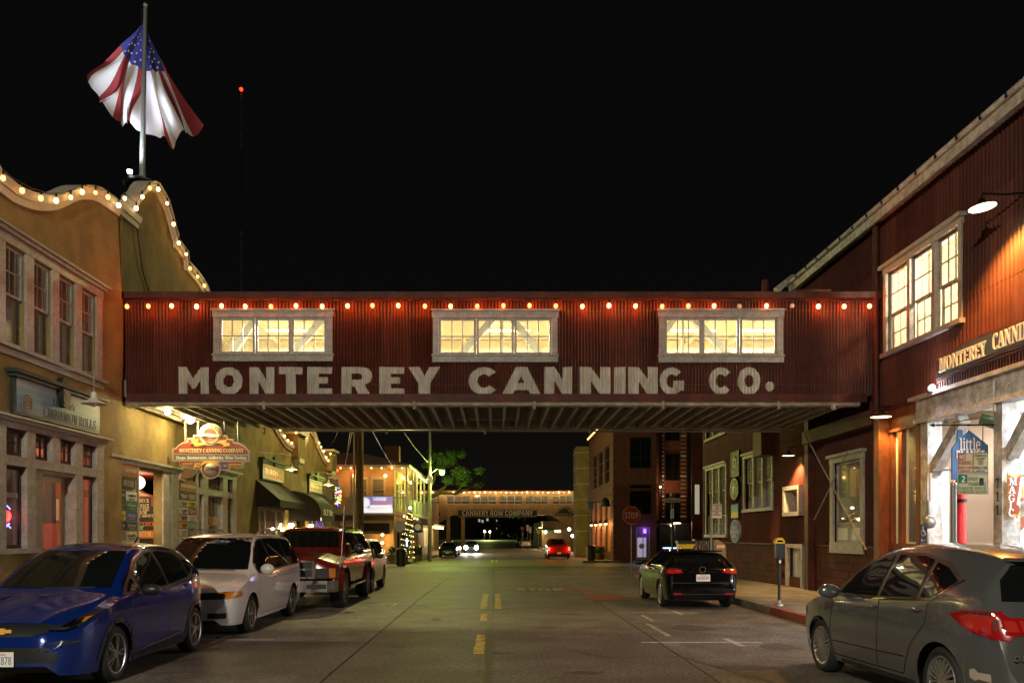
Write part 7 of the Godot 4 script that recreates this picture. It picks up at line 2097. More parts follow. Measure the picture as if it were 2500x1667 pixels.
func car_panel(car: Node3D, tm: TriangleMesh, s: Dictionary, dir: String, poly: Array, called: String, m: Material, off := 0.006, cell := 0.09, mirror := true) -> void:
	var L: float = s.L
	var pp := PackedVector2Array()
	for q in poly: pp.append(Vector2(q[0], q[1]))
	var lo := pp[0]
	var hi := pp[0]
	for q in pp:
		lo = lo.min(q)
		hi = hi.max(q)
	var g := G.new()
	var nx := int(ceil((hi.x - lo.x) / cell))
	var ny := int(ceil((hi.y - lo.y) / cell))
	for i in nx:
		for k in ny:
			var a := lo + Vector2(i, k) * cell
			var sq := PackedVector2Array([a, a + Vector2(cell, 0), a + Vector2(cell, cell), a + Vector2(0, cell)])
			for piece in Geometry2D.intersect_polygons(pp, sq):
				var pts := []
				for q in piece:
					var from: Vector3
					var d: Vector3
					match dir:
						"S": from = Vector3(3, q.y, q.x - L / 2); d = Vector3(-1, 0, 0)
						"F": from = Vector3(q.x, q.y, -L / 2 - 2); d = Vector3(0, 0, 1)
						"B": from = Vector3(q.x, q.y, L / 2 + 2); d = Vector3(0, 0, -1)
						_: from = Vector3(q.x, 4, q.y - L / 2); d = Vector3(0, -1, 0)
					var hit := tm.intersect_ray(from, d)
					if hit.is_empty():
						pts.append(null)
					else:
						var n: Vector3 = hit.normal
						if n.dot(d) > 0: n = -n
						pts.append(hit.position + n * off)
				var ix := Geometry2D.triangulate_polygon(piece)
				for t in range(0, ix.size(), 3):
					if pts[ix[t]] != null and pts[ix[t + 1]] != null and pts[ix[t + 2]] != null:
						g.tri(pts[ix[t]], pts[ix[t + 1]], pts[ix[t + 2]])
	if g.v.is_empty():
		return
	part(car, called, g, m, 50)
	if mirror:
		var h := G.new()
		for k in range(0, g.v.size(), 3):
			h.tri(g.v[k] * Vector3(-1, 1, 1), g.v[k + 2] * Vector3(-1, 1, 1), g.v[k + 1] * Vector3(-1, 1, 1))
		part(car, called, h, m, 50)

func wheel(car: Node3D, c: Vector3, side: float, r: float, w: float, rim: float, spokes: int, twin: bool, m: Material) -> void:
	var ax := Vector3(side, 0, 0)
	var o := c - ax * w / 2
	var h := w / 2
	var wh := part(car, "wheel", G.new().lathe([Vector2(rim, 0), Vector2(r * 0.86, -0.005), Vector2(r * 0.97, w * 0.12), Vector2(r, w * 0.25), Vector2(r, w * 0.75), Vector2(r * 0.97, w * 0.88), Vector2(r * 0.86, w + 0.004), Vector2(rim * 1.04, w - 0.004), Vector2(rim * 1.0, w - 0.012)], o, ax, 36), M.rubber, 40)
	var g := G.new().lathe([Vector2(rim * 1.02, w - 0.012), Vector2(rim * 0.98, w - 0.002), Vector2(rim * 0.91, w - 0.01), Vector2(rim * 0.9, w * 0.35)], o, ax, 36)
	for k in spokes:
		var a := TAU * k / spokes
		for j in ([-0.5, 0.5] if twin else [0.0]):
			var b: float = a + j * 0.34
			var p0: Vector3 = Vector3(0, sin(a + j * 0.12), cos(a + j * 0.12)) * rim * 0.16
			var p1 := Vector3(0, sin(b), cos(b)) * rim * 0.93
			var base := o + ax * (w - 0.03)
			g.bar(base + p0 + ax * 0.012, base + p1, 0.02 if twin else rim * 0.13, rim * (0.1 if twin else 0.12), ax)
	part(wh, "rim", g, m, 30)
	part(wh, "hub_cap", G.new().lathe([Vector2(rim * 0.24, w - 0.03), Vector2(rim * 0.2, w - 0.008), Vector2(0.001, w - 0.004)], o, ax, 16), m, 40)
	part(wh, "brake_disc", G.new().lathe([Vector2(rim * 0.9, w * 0.4), Vector2(0.01, w * 0.42)], o, ax, 24), M.plastic_black)
	part(wh, "disc_rotor", G.new().lathe([Vector2(rim * 0.66, w * 0.46), Vector2(0.05, w * 0.47)], o, ax, 24), M.grey_metal)

func make_car(called: String, label: String, s: Dictionary, at: Vector3, turn: float, cat := "car") -> Node3D:
	var car := thing(called, label, cat, at, s.get("group", ""))
	org[car] = Vector3.ZERO
	car.rotation.y = turn
	var L: float = s.L
	var us := []
	var st: float = s.get("step", 0.045)
	var u := 0.0
	while u < L:
		us.append(u)
		u += st * (0.35 if u < 0.2 or u > L - 0.25 else 1.0)
	us.append(L)
	for uw in s.wheels:
		us.append_array([uw - s.arch * 0.999, uw - s.arch * 0.97, uw + s.arch * 0.97, uw + s.arch * 0.999])
	us.sort()
	var nS := 8
	var nU := 6
	var nT := 6
	var g := G.new()
	var rings := []
	for uu in us: rings.append(ring(s, uu, nS, nU, nT))
	var nP: int = rings[0].size()
	for side in [1.0, -1.0]:
		for i in us.size() - 1:
			for k in nP - 1:
				var p := []
				for q in [[i, k], [i + 1, k], [i + 1, k + 1], [i, k + 1]]:
					var v: Vector2 = rings[q[0]][q[1]]
					p.append(Vector3(v.x * side, v.y, us[q[0]] - L / 2))
				if side > 0: g.quad(p[0], p[1], p[2], p[3])
				else: g.quad(p[3], p[2], p[1], p[0])
	for e in [0, us.size() - 1]:
		for k in nP - 1:
			var v0: Vector2 = rings[e][k]
			var v1: Vector2 = rings[e][k + 1]
			g.quad(Vector3(-v0.x, v0.y, us[e] - L / 2), Vector3(v0.x, v0.y, us[e] - L / 2), Vector3(v1.x, v1.y, us[e] - L / 2), Vector3(-v1.x, v1.y, us[e] - L / 2))
	var body := part(car, "body", g, s.paint, 38)
	var tm := body.mesh.generate_triangle_mesh()
	var wd: float = s.plan[s.plan.size() / 2][1]
	part(car, "underbody", G.new().box(Vector3(-wd + 0.26, s.floor, -L / 2 + 0.3), Vector3(wd - 0.26, s.rad + s.arch, L / 2 - 0.3)), M.plastic_black)
	for uw in s.wheels:
		for side in [1.0, -1.0]:
			wheel(car, Vector3(side * (wd - s.tyre / 2 - s.get("inset", 0.02)), s.rad, uw - L / 2), side, s.rad, s.tyre, s.rim, s.get("spokes", 5), s.get("twin", true), s.get("rimmat", M.alloy))
	for p in s.get("panels", []):
		if p[0] in ["headlamp", "tail_lamp"] and not s.has("plain"):      # bright optics inside the lens
			var cx := 0.0
			var cy := 0.0
			for q in p[3]:
				cx += q[0] / p[3].size()
				cy += q[1] / p[3].size()
			for sh in [-0.3, 0.3]:
				var ins := []
				for q in p[3]: ins.append([cx + (q[0] - cx) * 0.38 + sh * (p[3][1][0] - p[3][0][0]) * 0.8, cy + (q[1] - cy) * 0.62])
				car_panel(car, tm, s, p[1], ins, "reflector", M.chrome if p[0] == "headlamp" else M.lamp_red_bright, p[4] + 0.005, 0.05)
		car_panel(car, tm, s, p[1], p[3], p[0], p[2], p[4] if p.size() > 4 else 0.006, p[5] if p.size() > 5 else 0.09, p[6] if p.size() > 6 else true)
	for q in s.get("seams", []):       # thin dark joints between panels, as side-view polylines
		for k in q.size() - 1:
			var a := Vector2(q[k][0], q[k][1])
			var b := Vector2(q[k + 1][0], q[k + 1][1])
			var n := (b - a).orthogonal().normalized() * 0.007
			car_panel(car, tm, s, "S", [[a.x - n.x, a.y - n.y], [b.x - n.x, b.y - n.y], [b.x + n.x, b.y + n.y], [a.x + n.x, a.y + n.y]], "panel_gap", M.plastic_black, 0.003, 0.12)
	for h in s.get("handles", []):
		for side in [1.0, -1.0]:
			var hit := tm.intersect_ray(Vector3(3 * side, h[1], h[0] - L / 2), Vector3(-side, 0, 0))
			if not hit.is_empty():
				part(car, "door_handle", G.new().ball(Vector3.ZERO, 1.0, 8), s.get("handlemat", s.paint), 60).transform = Transform3D(Basis(Vector3(0.028, 0, 0), Vector3(0, 0.022, 0), Vector3(0, 0, 0.1)), hit.position + Vector3(side * 0.012, 0, 0))
	if s.has("mirror"):
		var mr: Array = s.mirror
		for side in [1.0, -1.0]:
			var c := Vector3(side * mr[2], mr[1], mr[0] - L / 2)
			var mm := part(car, "wing_mirror", G.new().ball(Vector3.ZERO, 1.0, 12), s.get("mirrormat", M.plastic_black), 60)
			mm.transform = Transform3D(Basis(Vector3(0.13, 0, 0), Vector3(0, mr[3], 0), Vector3(0, 0, 0.075)), c)
			part(car, "mirror_arm", G.new().bar(c + Vector3(-side * 0.2, -0.05, 0), c, 0.05, 0.04), M.plastic_black)
	return car

func number_plate(car: Node3D, s: Dictionary, c: Vector3, front: bool, txt: String) -> void:
	var sg := -1.0 if front else 1.0
	var p := part(car, "number_plate", G.new().box(c + Vector3(-0.155, -0.078, -0.006), c + Vector3(0.155, 0.078, 0.006)), M.sign_white)
	var b := Basis(Vector3(sg, 0, 0), Vector3.UP, Vector3(0, 0, sg))
	text(p, txt, c + Vector3(0, -0.012, sg * 0.007), 0.26, 0.08, b, M.sign_blue, "sans", 0.002)
	text(p, "California", c + Vector3(0, 0.055, sg * 0.007), 0.14, 0.028, b, M.sign_red, "serif", 0.002)

func paint(called: String, c: Color, metal := 0.35, rough := 0.38) -> StandardMaterial3D:
	return mat(called, c, rough, metal, {"clearcoat_enabled": true, "clearcoat": 1.0, "clearcoat_roughness": 0.04})

func rect(a: float, b: float, c: float, d: float) -> Array:
	return [[a, b], [c, b], [c, d], [a, d]]

func vehicles() -> void:
	mat("lamp_red_bright", Color(0.55, 0.03, 0.02), 0.1, 0.2, {"clearcoat_enabled": true, "clearcoat": 1.0, "clearcoat_roughness": 0.02})
	mat("lamp_clear", Color(0.1, 0.105, 0.11), 0.1, 0.7, {"clearcoat_enabled": true, "clearcoat": 1.0, "clearcoat_roughness": 0.02})
	mat("lamp_amber_lens", Color(0.55, 0.16, 0.01), 0.15, 0.0, {"clearcoat_enabled": true, "clearcoat": 1.0, "clearcoat_roughness": 0.02})
	mat("lamp_red_lens", Color(0.3, 0.006, 0.008), 0.12, 0.0, {"clearcoat_enabled": true, "clearcoat": 1.0, "clearcoat_roughness": 0.02})
	paint("paint_blue", Color(0.004, 0.02, 0.16), 0.3, 0.16)
	paint("paint_white_car", Color(0.62, 0.58, 0.57), 0.0, 0.22)
	paint("paint_red_truck", Color(0.13, 0.009, 0.008), 0.1, 0.2)
	paint("paint_pale", Color(0.42, 0.38, 0.28), 0.4)
	paint("paint_black_car", Color(0.004, 0.004, 0.005), 0.0, 0.12).metallic_specular = 0.25
	M.paint_black_car.clearcoat = 0.5
	paint("paint_grey", Color(0.15, 0.155, 0.16), 0.55, 0.2)
	blue_hatch()
	white_van()
	red_pickup()
	pale_suv()
	black_hatch()
	grey_mpv()
	far_cars()

func blue_hatch() -> void:
	var gl = M.dark_glass
	var bk = M.plastic_black
	var s := {"L": 4.17, "paint": M.paint_blue, "step": 0.04,
		"top": [[0, 0.5], [0.03, 0.62], [0.08, 0.7], [0.2, 0.78], [0.5, 0.9], [0.85, 1.0], [1.0, 1.035], [1.25, 1.18], [1.65, 1.4], [2.0, 1.54], [2.4, 1.592], [2.9, 1.59], [3.4, 1.54], [3.75, 1.47], [3.85, 1.4], [4.0, 1.18], [4.1, 0.98], [4.14, 0.8], [4.17, 0.6]],
		"belt": [[0, 0.45], [0.1, 0.6], [0.4, 0.78], [0.9, 0.93], [1.6, 0.98], [2.6, 1.02], [3.3, 1.09], [3.8, 1.15], [4.05, 0.95], [4.17, 0.5]],
		"plan": [[0, 0.5], [0.03, 0.6], [0.1, 0.7], [0.22, 0.785], [0.42, 0.85], [0.8, 0.88], [2.1, 0.885], [3.3, 0.885], [3.7, 0.85], [3.95, 0.78], [4.1, 0.68], [4.17, 0.55]],
		"roof": [[0, 0.42], [0.3, 0.6], [0.8, 0.72], [1.05, 0.73], [1.6, 0.67], [2.0, 0.61], [2.6, 0.6], [3.3, 0.585], [3.8, 0.56], [4.17, 0.5]],
		"low": [[0, 0.3], [0.05, 0.2], [0.5, 0.18], [3.7, 0.2], [4.1, 0.28], [4.17, 0.36]], "wheels": [0.86, 3.46], "rad": 0.325, "arch": 0.365, "floor": 0.19, "tyre": 0.21, "rim": 0.235, "spokes": 5, "twin": true,
		"mirror": [1.52, 1.02, 0.99, 0.07], "handles": [[2.28, 0.93], [3.1, 0.99]], "handlemat": M.paint_blue,
		"seams": [[[1.28, 0.3], [1.22, 0.6], [1.3, 0.95]], [[2.36, 0.28], [2.42, 0.6], [2.4, 1.0]], [[3.0, 0.35], [3.1, 0.62], [3.3, 0.9], [3.36, 1.05]], [[1.28, 0.3], [2.36, 0.28], [3.0, 0.35]]]}
	s.panels = [
		["windscreen", "F", gl, [[-0.66, 1.07], [0.66, 1.07], [0.6, 1.28], [0.52, 1.49], [-0.52, 1.49], [-0.6, 1.28]], 0.006, 0.09, false],
		["window_surround", "S", bk, [[1.12, 0.985], [1.4, 1.17], [1.75, 1.36], [2.1, 1.475], [2.6, 1.5], [3.1, 1.47], [3.42, 1.4], [3.62, 1.24], [3.3, 1.08], [2.4, 1.0]], 0.004],
		["side_window", "S", gl, [[1.22, 1.01], [1.48, 1.17], [1.52, 1.01]], 0.009],
		["side_window", "S", gl, [[1.57, 1.01], [1.57, 1.22], [1.8, 1.345], [2.12, 1.445], [2.34, 1.465], [2.38, 1.03]], 0.009],
		["side_window", "S", gl, [[2.46, 1.035], [2.43, 1.468], [2.65, 1.475], [3.05, 1.44], [3.22, 1.38], [3.2, 1.1]], 0.009],
		["side_window", "S", gl, [[3.26, 1.12], [3.28, 1.36], [3.4, 1.33], [3.53, 1.23]], 0.009],
		["chrome_strip", "S", M.chrome, [[1.12, 0.985], [1.3, 1.1], [1.75, 1.36], [2.1, 1.475], [2.6, 1.5], [3.1, 1.47], [3.42, 1.4], [3.415, 1.415], [3.1, 1.486], [2.6, 1.516], [2.1, 1.491], [1.74, 1.378], [1.29, 1.118]], 0.012],
		["lower_grille", "F", bk, [[-0.6, 0.4], [-0.5, 0.26], [0.5, 0.26], [0.6, 0.4], [0.5, 0.5], [-0.5, 0.5]], 0.008, 0.08, false],
		["upper_grille", "F", bk, [[-0.6, 0.7], [-0.3, 0.61], [0.3, 0.61], [0.6, 0.7], [0.4, 0.735], [-0.4, 0.735]], 0.008, 0.06, false],
		["headlamp_housing", "F", bk, [[0.44, 0.665], [0.62, 0.66], [0.75, 0.71], [0.83, 0.82], [0.84, 0.87], [0.72, 0.83], [0.58, 0.745]], 0.007, 0.05],
		["headlamp", "F", M.lamp_clear, [[0.48, 0.672], [0.61, 0.67], [0.73, 0.72], [0.79, 0.8], [0.7, 0.79], [0.58, 0.725]], 0.011, 0.05],
		["running_lamp", "F", M.chrome, [[0.46, 0.66], [0.62, 0.652], [0.72, 0.69], [0.71, 0.702], [0.61, 0.666], [0.46, 0.672]], 0.014, 0.05],
		["turn_lens", "F", M.lamp_amber_lens, [[0.7, 0.74], [0.75, 0.74], [0.79, 0.8], [0.72, 0.78]], 0.014, 0.05],
		["fog_lamp", "F", M.lamp_clear, [[0.5, 0.535], [0.62, 0.515], [0.73, 0.53], [0.77, 0.56], [0.6, 0.565]], 0.01, 0.05],
		["chin_slot", "F", bk, [[-0.5, 0.23], [0.5, 0.23], [0.5, 0.25], [-0.5, 0.25]], 0.006, 0.1, false],
		["sill_trim", "S", bk, [[1.24, 0.19], [3.06, 0.2], [3.06, 0.3], [1.24, 0.26]], 0.006],
		["sill_bright", "S", M.chrome, [[1.5, 0.29], [2.9, 0.345], [2.92, 0.375], [1.5, 0.305]], 0.01],
		["tail_lamp", "B", M.lamp_red_lens, [[0.5, 0.9], [0.72, 0.93], [0.72, 1.04], [0.52, 1.0]], 0.008, 0.06],
		["rear_window", "B", gl, [[-0.56, 1.12], [0.56, 1.12], [0.48, 1.4], [-0.48, 1.4]], 0.006, 0.1, false],
		["roof_panel", "T", bk, [[-0.5, 2.15], [0.5, 2.15], [0.48, 3.6], [-0.48, 3.6]], 0.003, 0.15, false]]
	for w in [0.86, 3.46]:
		var arc := []
		for k in 15: arc.append([w + 0.435 * cos(PI * k / 14), 0.31 + 0.435 * sin(PI * k / 14)])
		for k in 15: arc.append([w - 0.37 * cos(PI * k / 14), 0.31 + 0.375 * sin(PI * k / 14)])
		s.panels.append(["arch_trim", "S", bk, arc, 0.007, 0.07])
	var car := make_car("blue_hatchback", "metallic blue hatchback parked nose out in front of the bakery", s, Vector3(-5.25, 0, -11.19), PI)
	number_plate(car, s, Vector3(0, 0.38, -2.105), true, "7FZC878")
	part(car, "badge", G.new().box(Vector3(-0.11, 0.655, -2.075), Vector3(0.11, 0.69, -2.055)).box(Vector3(-0.04, 0.64, -2.078), Vector3(0.04, 0.705, -2.055)), M.sign_gold)
	part(car, "wiper", G.new().tube([Vector3(-0.5, 1.075, -1.0), Vector3(0.1, 1.07, -1.02)], 0.01, 5), bk)
	part(car, "roof_aerial", G.new().tube([Vector3(0, 1.57, 1.3), Vector3(0, 1.66, 1.42)], 0.015, 5), bk)

func white_van() -> void:
	var gl = M.dark_glass
	var bk = M.plastic_black
	var s := {"L": 5.1, "paint": M.paint_white_car,
		"top": [[0, 0.5], [0.03, 0.66], [0.07, 0.76], [0.2, 0.84], [0.5, 0.93], [0.95, 1.02], [1.1, 1.05], [1.4, 1.26], [1.75, 1.5], [2.05, 1.66], [2.4, 1.72], [3.2, 1.74], [4.3, 1.71], [4.75, 1.65], [4.9, 1.55], [5.02, 1.2], [5.07, 0.9], [5.1, 0.6]],
		"belt": [[0, 0.45], [0.1, 0.66], [0.5, 0.85], [1.0, 0.97], [1.8, 1.03], [3.5, 1.05], [4.8, 1.07], [5.1, 0.5]],
		"plan": [[0, 0.62], [0.04, 0.72], [0.12, 0.82], [0.3, 0.9], [0.7, 0.95], [2.5, 0.96], [4.4, 0.95], [4.85, 0.9], [5.03, 0.82], [5.1, 0.7]],
		"roof": [[0, 0.5], [0.3, 0.72], [1.0, 0.8], [1.5, 0.76], [2.1, 0.68], [3.0, 0.68], [4.6, 0.66], [5.1, 0.6]],
		"low": [[0, 0.3], [0.05, 0.22], [0.5, 0.2], [4.6, 0.24], [5.1, 0.34]], "wheels": [0.96, 3.96], "rad": 0.33, "arch": 0.385, "floor": 0.22, "tyre": 0.21, "rim": 0.225, "spokes": 6, "twin": true,
		"ymid": 0.65, "mirror": [1.5, 1.08, 1.06, 0.1], "mirrormat": M.paint_white_car, "handles": [[2.2, 0.92], [2.5, 0.92]],
		"seams": [[[1.38, 0.3], [1.36, 0.7], [1.4, 1.0]], [[2.32, 0.28], [2.34, 0.7], [2.32, 1.03]], [[3.52, 0.5], [3.62, 0.8], [3.62, 1.04]], [[2.4, 0.9], [4.75, 0.93]], [[1.4, 0.29], [3.5, 0.29]], [[1.0, 0.76], [1.0, 0.97]]]}
	s.panels = [
		["window_surround", "S", bk, [[1.36, 1.01], [1.46, 1.2], [1.9, 1.54], [2.2, 1.625], [2.9, 1.65], [3.6, 1.645], [4.38, 1.61], [4.72, 1.555], [4.78, 1.1], [2.3, 1.04]], 0.003],
		["windscreen", "F", gl, [[-0.78, 1.08], [0.78, 1.08], [0.72, 1.36], [0.62, 1.64], [-0.62, 1.64], [-0.72, 1.36]], 0.006, 0.09, false],
		["side_window", "S", gl, [[1.42, 1.03], [1.5, 1.2], [1.92, 1.52], [2.2, 1.6], [2.3, 1.6], [2.3, 1.06]], 0.006],
		["side_window", "S", gl, [[2.38, 1.07], [2.38, 1.61], [2.9, 1.63], [3.55, 1.62], [3.55, 1.09]], 0.006],
		["side_window", "S", gl, [[3.61, 1.09], [3.61, 1.62], [4.35, 1.59], [4.66, 1.54], [4.72, 1.12]], 0.006],
		["headlamp", "F", M.lamp_clear, [[0.36, 0.63], [0.74, 0.64], [0.74, 0.75], [0.37, 0.74]], 0.009, 0.06],
		["turn_lens", "F", M.lamp_amber_lens, [[0.745, 0.64], [0.9, 0.66], [0.915, 0.76], [0.745, 0.755]], 0.009, 0.05],
		["turn_lens", "S", M.lamp_amber_lens, [[0.1, 0.655], [0.42, 0.68], [0.4, 0.76], [0.12, 0.75]], 0.008, 0.06],
		["grille", "F", bk, [[-0.33, 0.63], [0.33, 0.63], [0.33, 0.73], [-0.33, 0.73]], 0.008, 0.08, false],
		["bumper_slot", "F", bk, [[0.48, 0.33], [0.76, 0.33], [0.76, 0.42], [0.48, 0.42]], 0.007, 0.06],
		["bumper_slot", "F", bk, [[-0.36, 0.3], [0.36, 0.3], [0.36, 0.42], [-0.36, 0.42]], 0.007, 0.08, false],
		["sill_trim", "S", bk, [[1.4, 0.19], [3.52, 0.19], [3.52, 0.24], [1.4, 0.24]], 0.006],
		["side_moulding", "S", M.paint_white_car, [[1.45, 0.56], [3.45, 0.58], [3.45, 0.6], [1.45, 0.58]], 0.012],
		["slide_rail", "S", bk, [[3.65, 0.985], [4.7, 0.99], [4.7, 1.0], [3.65, 0.995]], 0.005],
		["marker_lamp", "S", M.lamp_red_lens, [[4.75, 0.66], [4.86, 0.66], [4.86, 0.75], [4.75, 0.75]], 0.006, 0.06],
		["tail_lamp", "B", M.lamp_red_lens, [[0.62, 0.95], [0.82, 0.95], [0.74, 1.4], [0.62, 1.4]], 0.006, 0.08],
		["rear_window", "B", gl, [[-0.58, 1.1], [0.58, 1.1], [0.54, 1.52], [-0.54, 1.52]], 0.006, 0.1, false]]
	var car := make_car("white_minivan", "white minivan parked behind the blue hatchback", s, Vector3(-5.17, 0, -16.53), PI, "minivan")
	for sd in [1.0, -1.0]:
		part(car, "roof_rail", G.new().tube([Vector3(0.6 * sd, 1.7, -0.1), Vector3(0.62 * sd, 1.79, 0.05), Vector3(0.62 * sd, 1.79, 1.6), Vector3(0.6 * sd, 1.7, 1.8)], 0.02, 6), M.grey_metal)
	part(car, "wiper", G.new().tube([Vector3(-0.6, 1.09, -1.5), Vector3(0.15, 1.1, -1.5)], 0.012, 5), bk)

func red_pickup() -> void:
	var gl = M.dark_glass
	var bk = M.plastic_black
	var s := {"L": 5.6, "paint": M.paint_red_truck,
		"top": [[0, 0.86], [0.03, 1.06], [0.08, 1.17], [0.3, 1.22], [1.0, 1.29], [1.3, 1.31], [1.5, 1.42], [1.75, 1.62], [2.0, 1.8], [2.25, 1.87], [2.7, 1.89], [3.4, 1.88], [3.6, 1.88], [4.9, 1.87], [5.4, 1.83], [5.5, 1.5], [5.56, 1.2], [5.6, 0.8]],
		"belt": [[0, 0.8], [0.1, 0.98], [0.6, 1.08], [1.5, 1.16], [3.0, 1.2], [5.4, 1.2], [5.6, 0.75]],
		"plan": [[0, 0.86], [0.05, 0.92], [0.15, 0.96], [0.5, 0.99], [2.8, 1.0], [5.3, 0.99], [5.6, 0.95]],
		"roof": [[0, 0.56], [0.1, 0.6], [1.2, 0.66], [1.5, 0.8], [2.1, 0.72], [3.4, 0.72], [5.4, 0.7], [5.6, 0.68]],
		"low": [[0, 0.72], [0.1, 0.6], [0.4, 0.56], [5.3, 0.58], [5.6, 0.66]], "wheels": [0.92, 4.5], "rad": 0.44, "arch": 0.52, "floor": 0.5, "tyre": 0.3, "rim": 0.22, "spokes": 8, "twin": false, "inset": -0.03,
		"ymid": 0.85, "crown": 0.05, "rimmat": M.grey_metal, "mirror": [1.75, 1.35, 1.2, 0.13], "handles": [[2.75, 1.12]],
		"seams": [[[1.5, 0.66], [1.5, 1.14]], [[2.85, 0.66], [2.85, 1.18]], [[3.55, 0.62], [3.55, 1.19]]]}
	s.panels = [
		["windscreen", "F", gl, [[-0.76, 1.4], [0.76, 1.4], [0.7, 1.6], [0.64, 1.78], [-0.64, 1.78], [-0.7, 1.6]], 0.006, 0.09, false],
		["side_window", "S", gl, [[1.62, 1.21], [1.78, 1.4], [2.12, 1.7], [2.75, 1.77], [2.78, 1.25]], 0.006],
		["side_window", "S", gl, [[2.9, 1.25], [2.88, 1.77], [3.4, 1.76], [3.45, 1.25]], 0.006],
		["side_window", "S", gl, [[3.68, 1.32], [3.68, 1.74], [5.1, 1.73], [5.25, 1.32]], 0.006],
		["door_dark_strip", "S", bk, [[1.55, 0.85], [5.3, 0.87], [5.3, 0.895], [1.55, 0.875]], 0.004]]  # long dark strip along the doors and bed side
	var car := make_car("red_pickup", "lifted red pickup with chrome grille and matching canopy", s, Vector3(-4.52, 0, -21.95), PI, "pickup")
	var z := -2.8
	# chrome grille shell with cross bars, lamps, bumper
	var gs := part(car, "grille_shell", G.new().box(Vector3(-0.5, 0.72, z - 0.06), Vector3(0.5, 1.13, z + 0.1)), M.chrome)
	for q in [[-0.44, 0.76, -0.03, 0.91], [0.03, 0.76, 0.44, 0.91], [-0.44, 0.95, -0.03, 1.09], [0.03, 0.95, 0.44, 1.09]]:
		part(gs, "grille_opening", G.new().box(Vector3(q[0], q[1], z - 0.065), Vector3(q[2], q[3], z - 0.05)), M.plastic_black)
	for sd in [1.0, -1.0]:
		part(car, "headlamp", G.new().box(Vector3(sd * 0.52, 0.74, z - 0.03), Vector3(sd * 0.8, 0.95, z + 0.1)), M.lamp_clear)
		part(car, "turn_lens", G.new().box(Vector3(sd * 0.805, 0.74, z - 0.01), Vector3(sd * 0.95, 0.95, z + 0.14)), M.lamp_amber_lens)
		part(car, "running_board", G.new().tube([Vector3(sd * 0.98, 0.5, -1.1), Vector3(sd * 1.02, 0.48, -0.9), Vector3(sd * 1.02, 0.48, 0.9), Vector3(sd * 0.98, 0.5, 1.1)], 0.04, 8), M.chrome, 50)
		var fl := G.new()
		for w in [-1.88, 1.7]:
			for k in 12:
				var a0 := PI * k / 12
				var a1 := PI * (k + 1) / 12
				var R := 0.57
				fl.quad(Vector3(sd * 0.96, 0.44 + R * sin(a0), w + R * cos(a0)), Vector3(sd * 1.05, 0.44 + (R - 0.03) * sin(a0), w + (R - 0.03) * cos(a0)), Vector3(sd * 1.05, 0.44 + (R - 0.03) * sin(a1), w + (R - 0.03) * cos(a1)), Vector3(sd * 0.96, 0.44 + R * sin(a1), w + R * cos(a1)))
		part(car, "arch_flare", fl, M.paint_red_truck, 40)
	var bp := []
	for q in [[-0.99, 0.18], [-0.96, -0.08], [-0.8, -0.16], [0.8, -0.16], [0.96, -0.08], [0.99, 0.18], [0.9, 0.2], [-0.9, 0.2]]: bp.append(Vector2(q[0], z - 0.02 + q[1]))
	var bumper := part(car, "front_bumper", G.new().prism(PackedVector2Array(bp), Vector3(0, 0.43, 0), Vector3.RIGHT, Vector3(0, 0, 1), Vector3(0, 0.25, 0)), M.chrome)
	part(bumper, "bumper_slot", G.new().box(Vector3(0.34, 0.5, z - 0.185), Vector3(0.78, 0.6, z - 0.17)).box(Vector3(-0.78, 0.5, z - 0.185), Vector3(-0.34, 0.6, z - 0.17)), M.plastic_black)
	for sd in [0.66, -0.66]: part(bumper, "fog_lamp", G.new().lathe([Vector2(0.05, 0), Vector2(0.05, 0.02), Vector2(0.001, 0.025)], Vector3(sd, 0.55, z - 0.18), Vector3(0, 0, -1), 14), M.lamp_clear, 40)
	number_plate(car, s, Vector3(0, 0.54, z - 0.2), true, "6K02261")
	for k in 5: part(car, "cab_lamp", G.new().ball(Vector3(-0.5 + 0.25 * k, 1.88, -0.55), 0.035, 8), M.lamp_amber_lens, 60)
	part(car, "aerial", G.new().tube([Vector3(-0.85, 1.2, -1.5), Vector3(-0.9, 2.4, -1.38)], 0.01, 5), M.pale_metal)
	part(car, "axle", G.new().tube([Vector3(-0.8, 0.44, -1.88), Vector3(0.8, 0.44, -1.88)], 0.07, 8), M.plastic_black, 50)

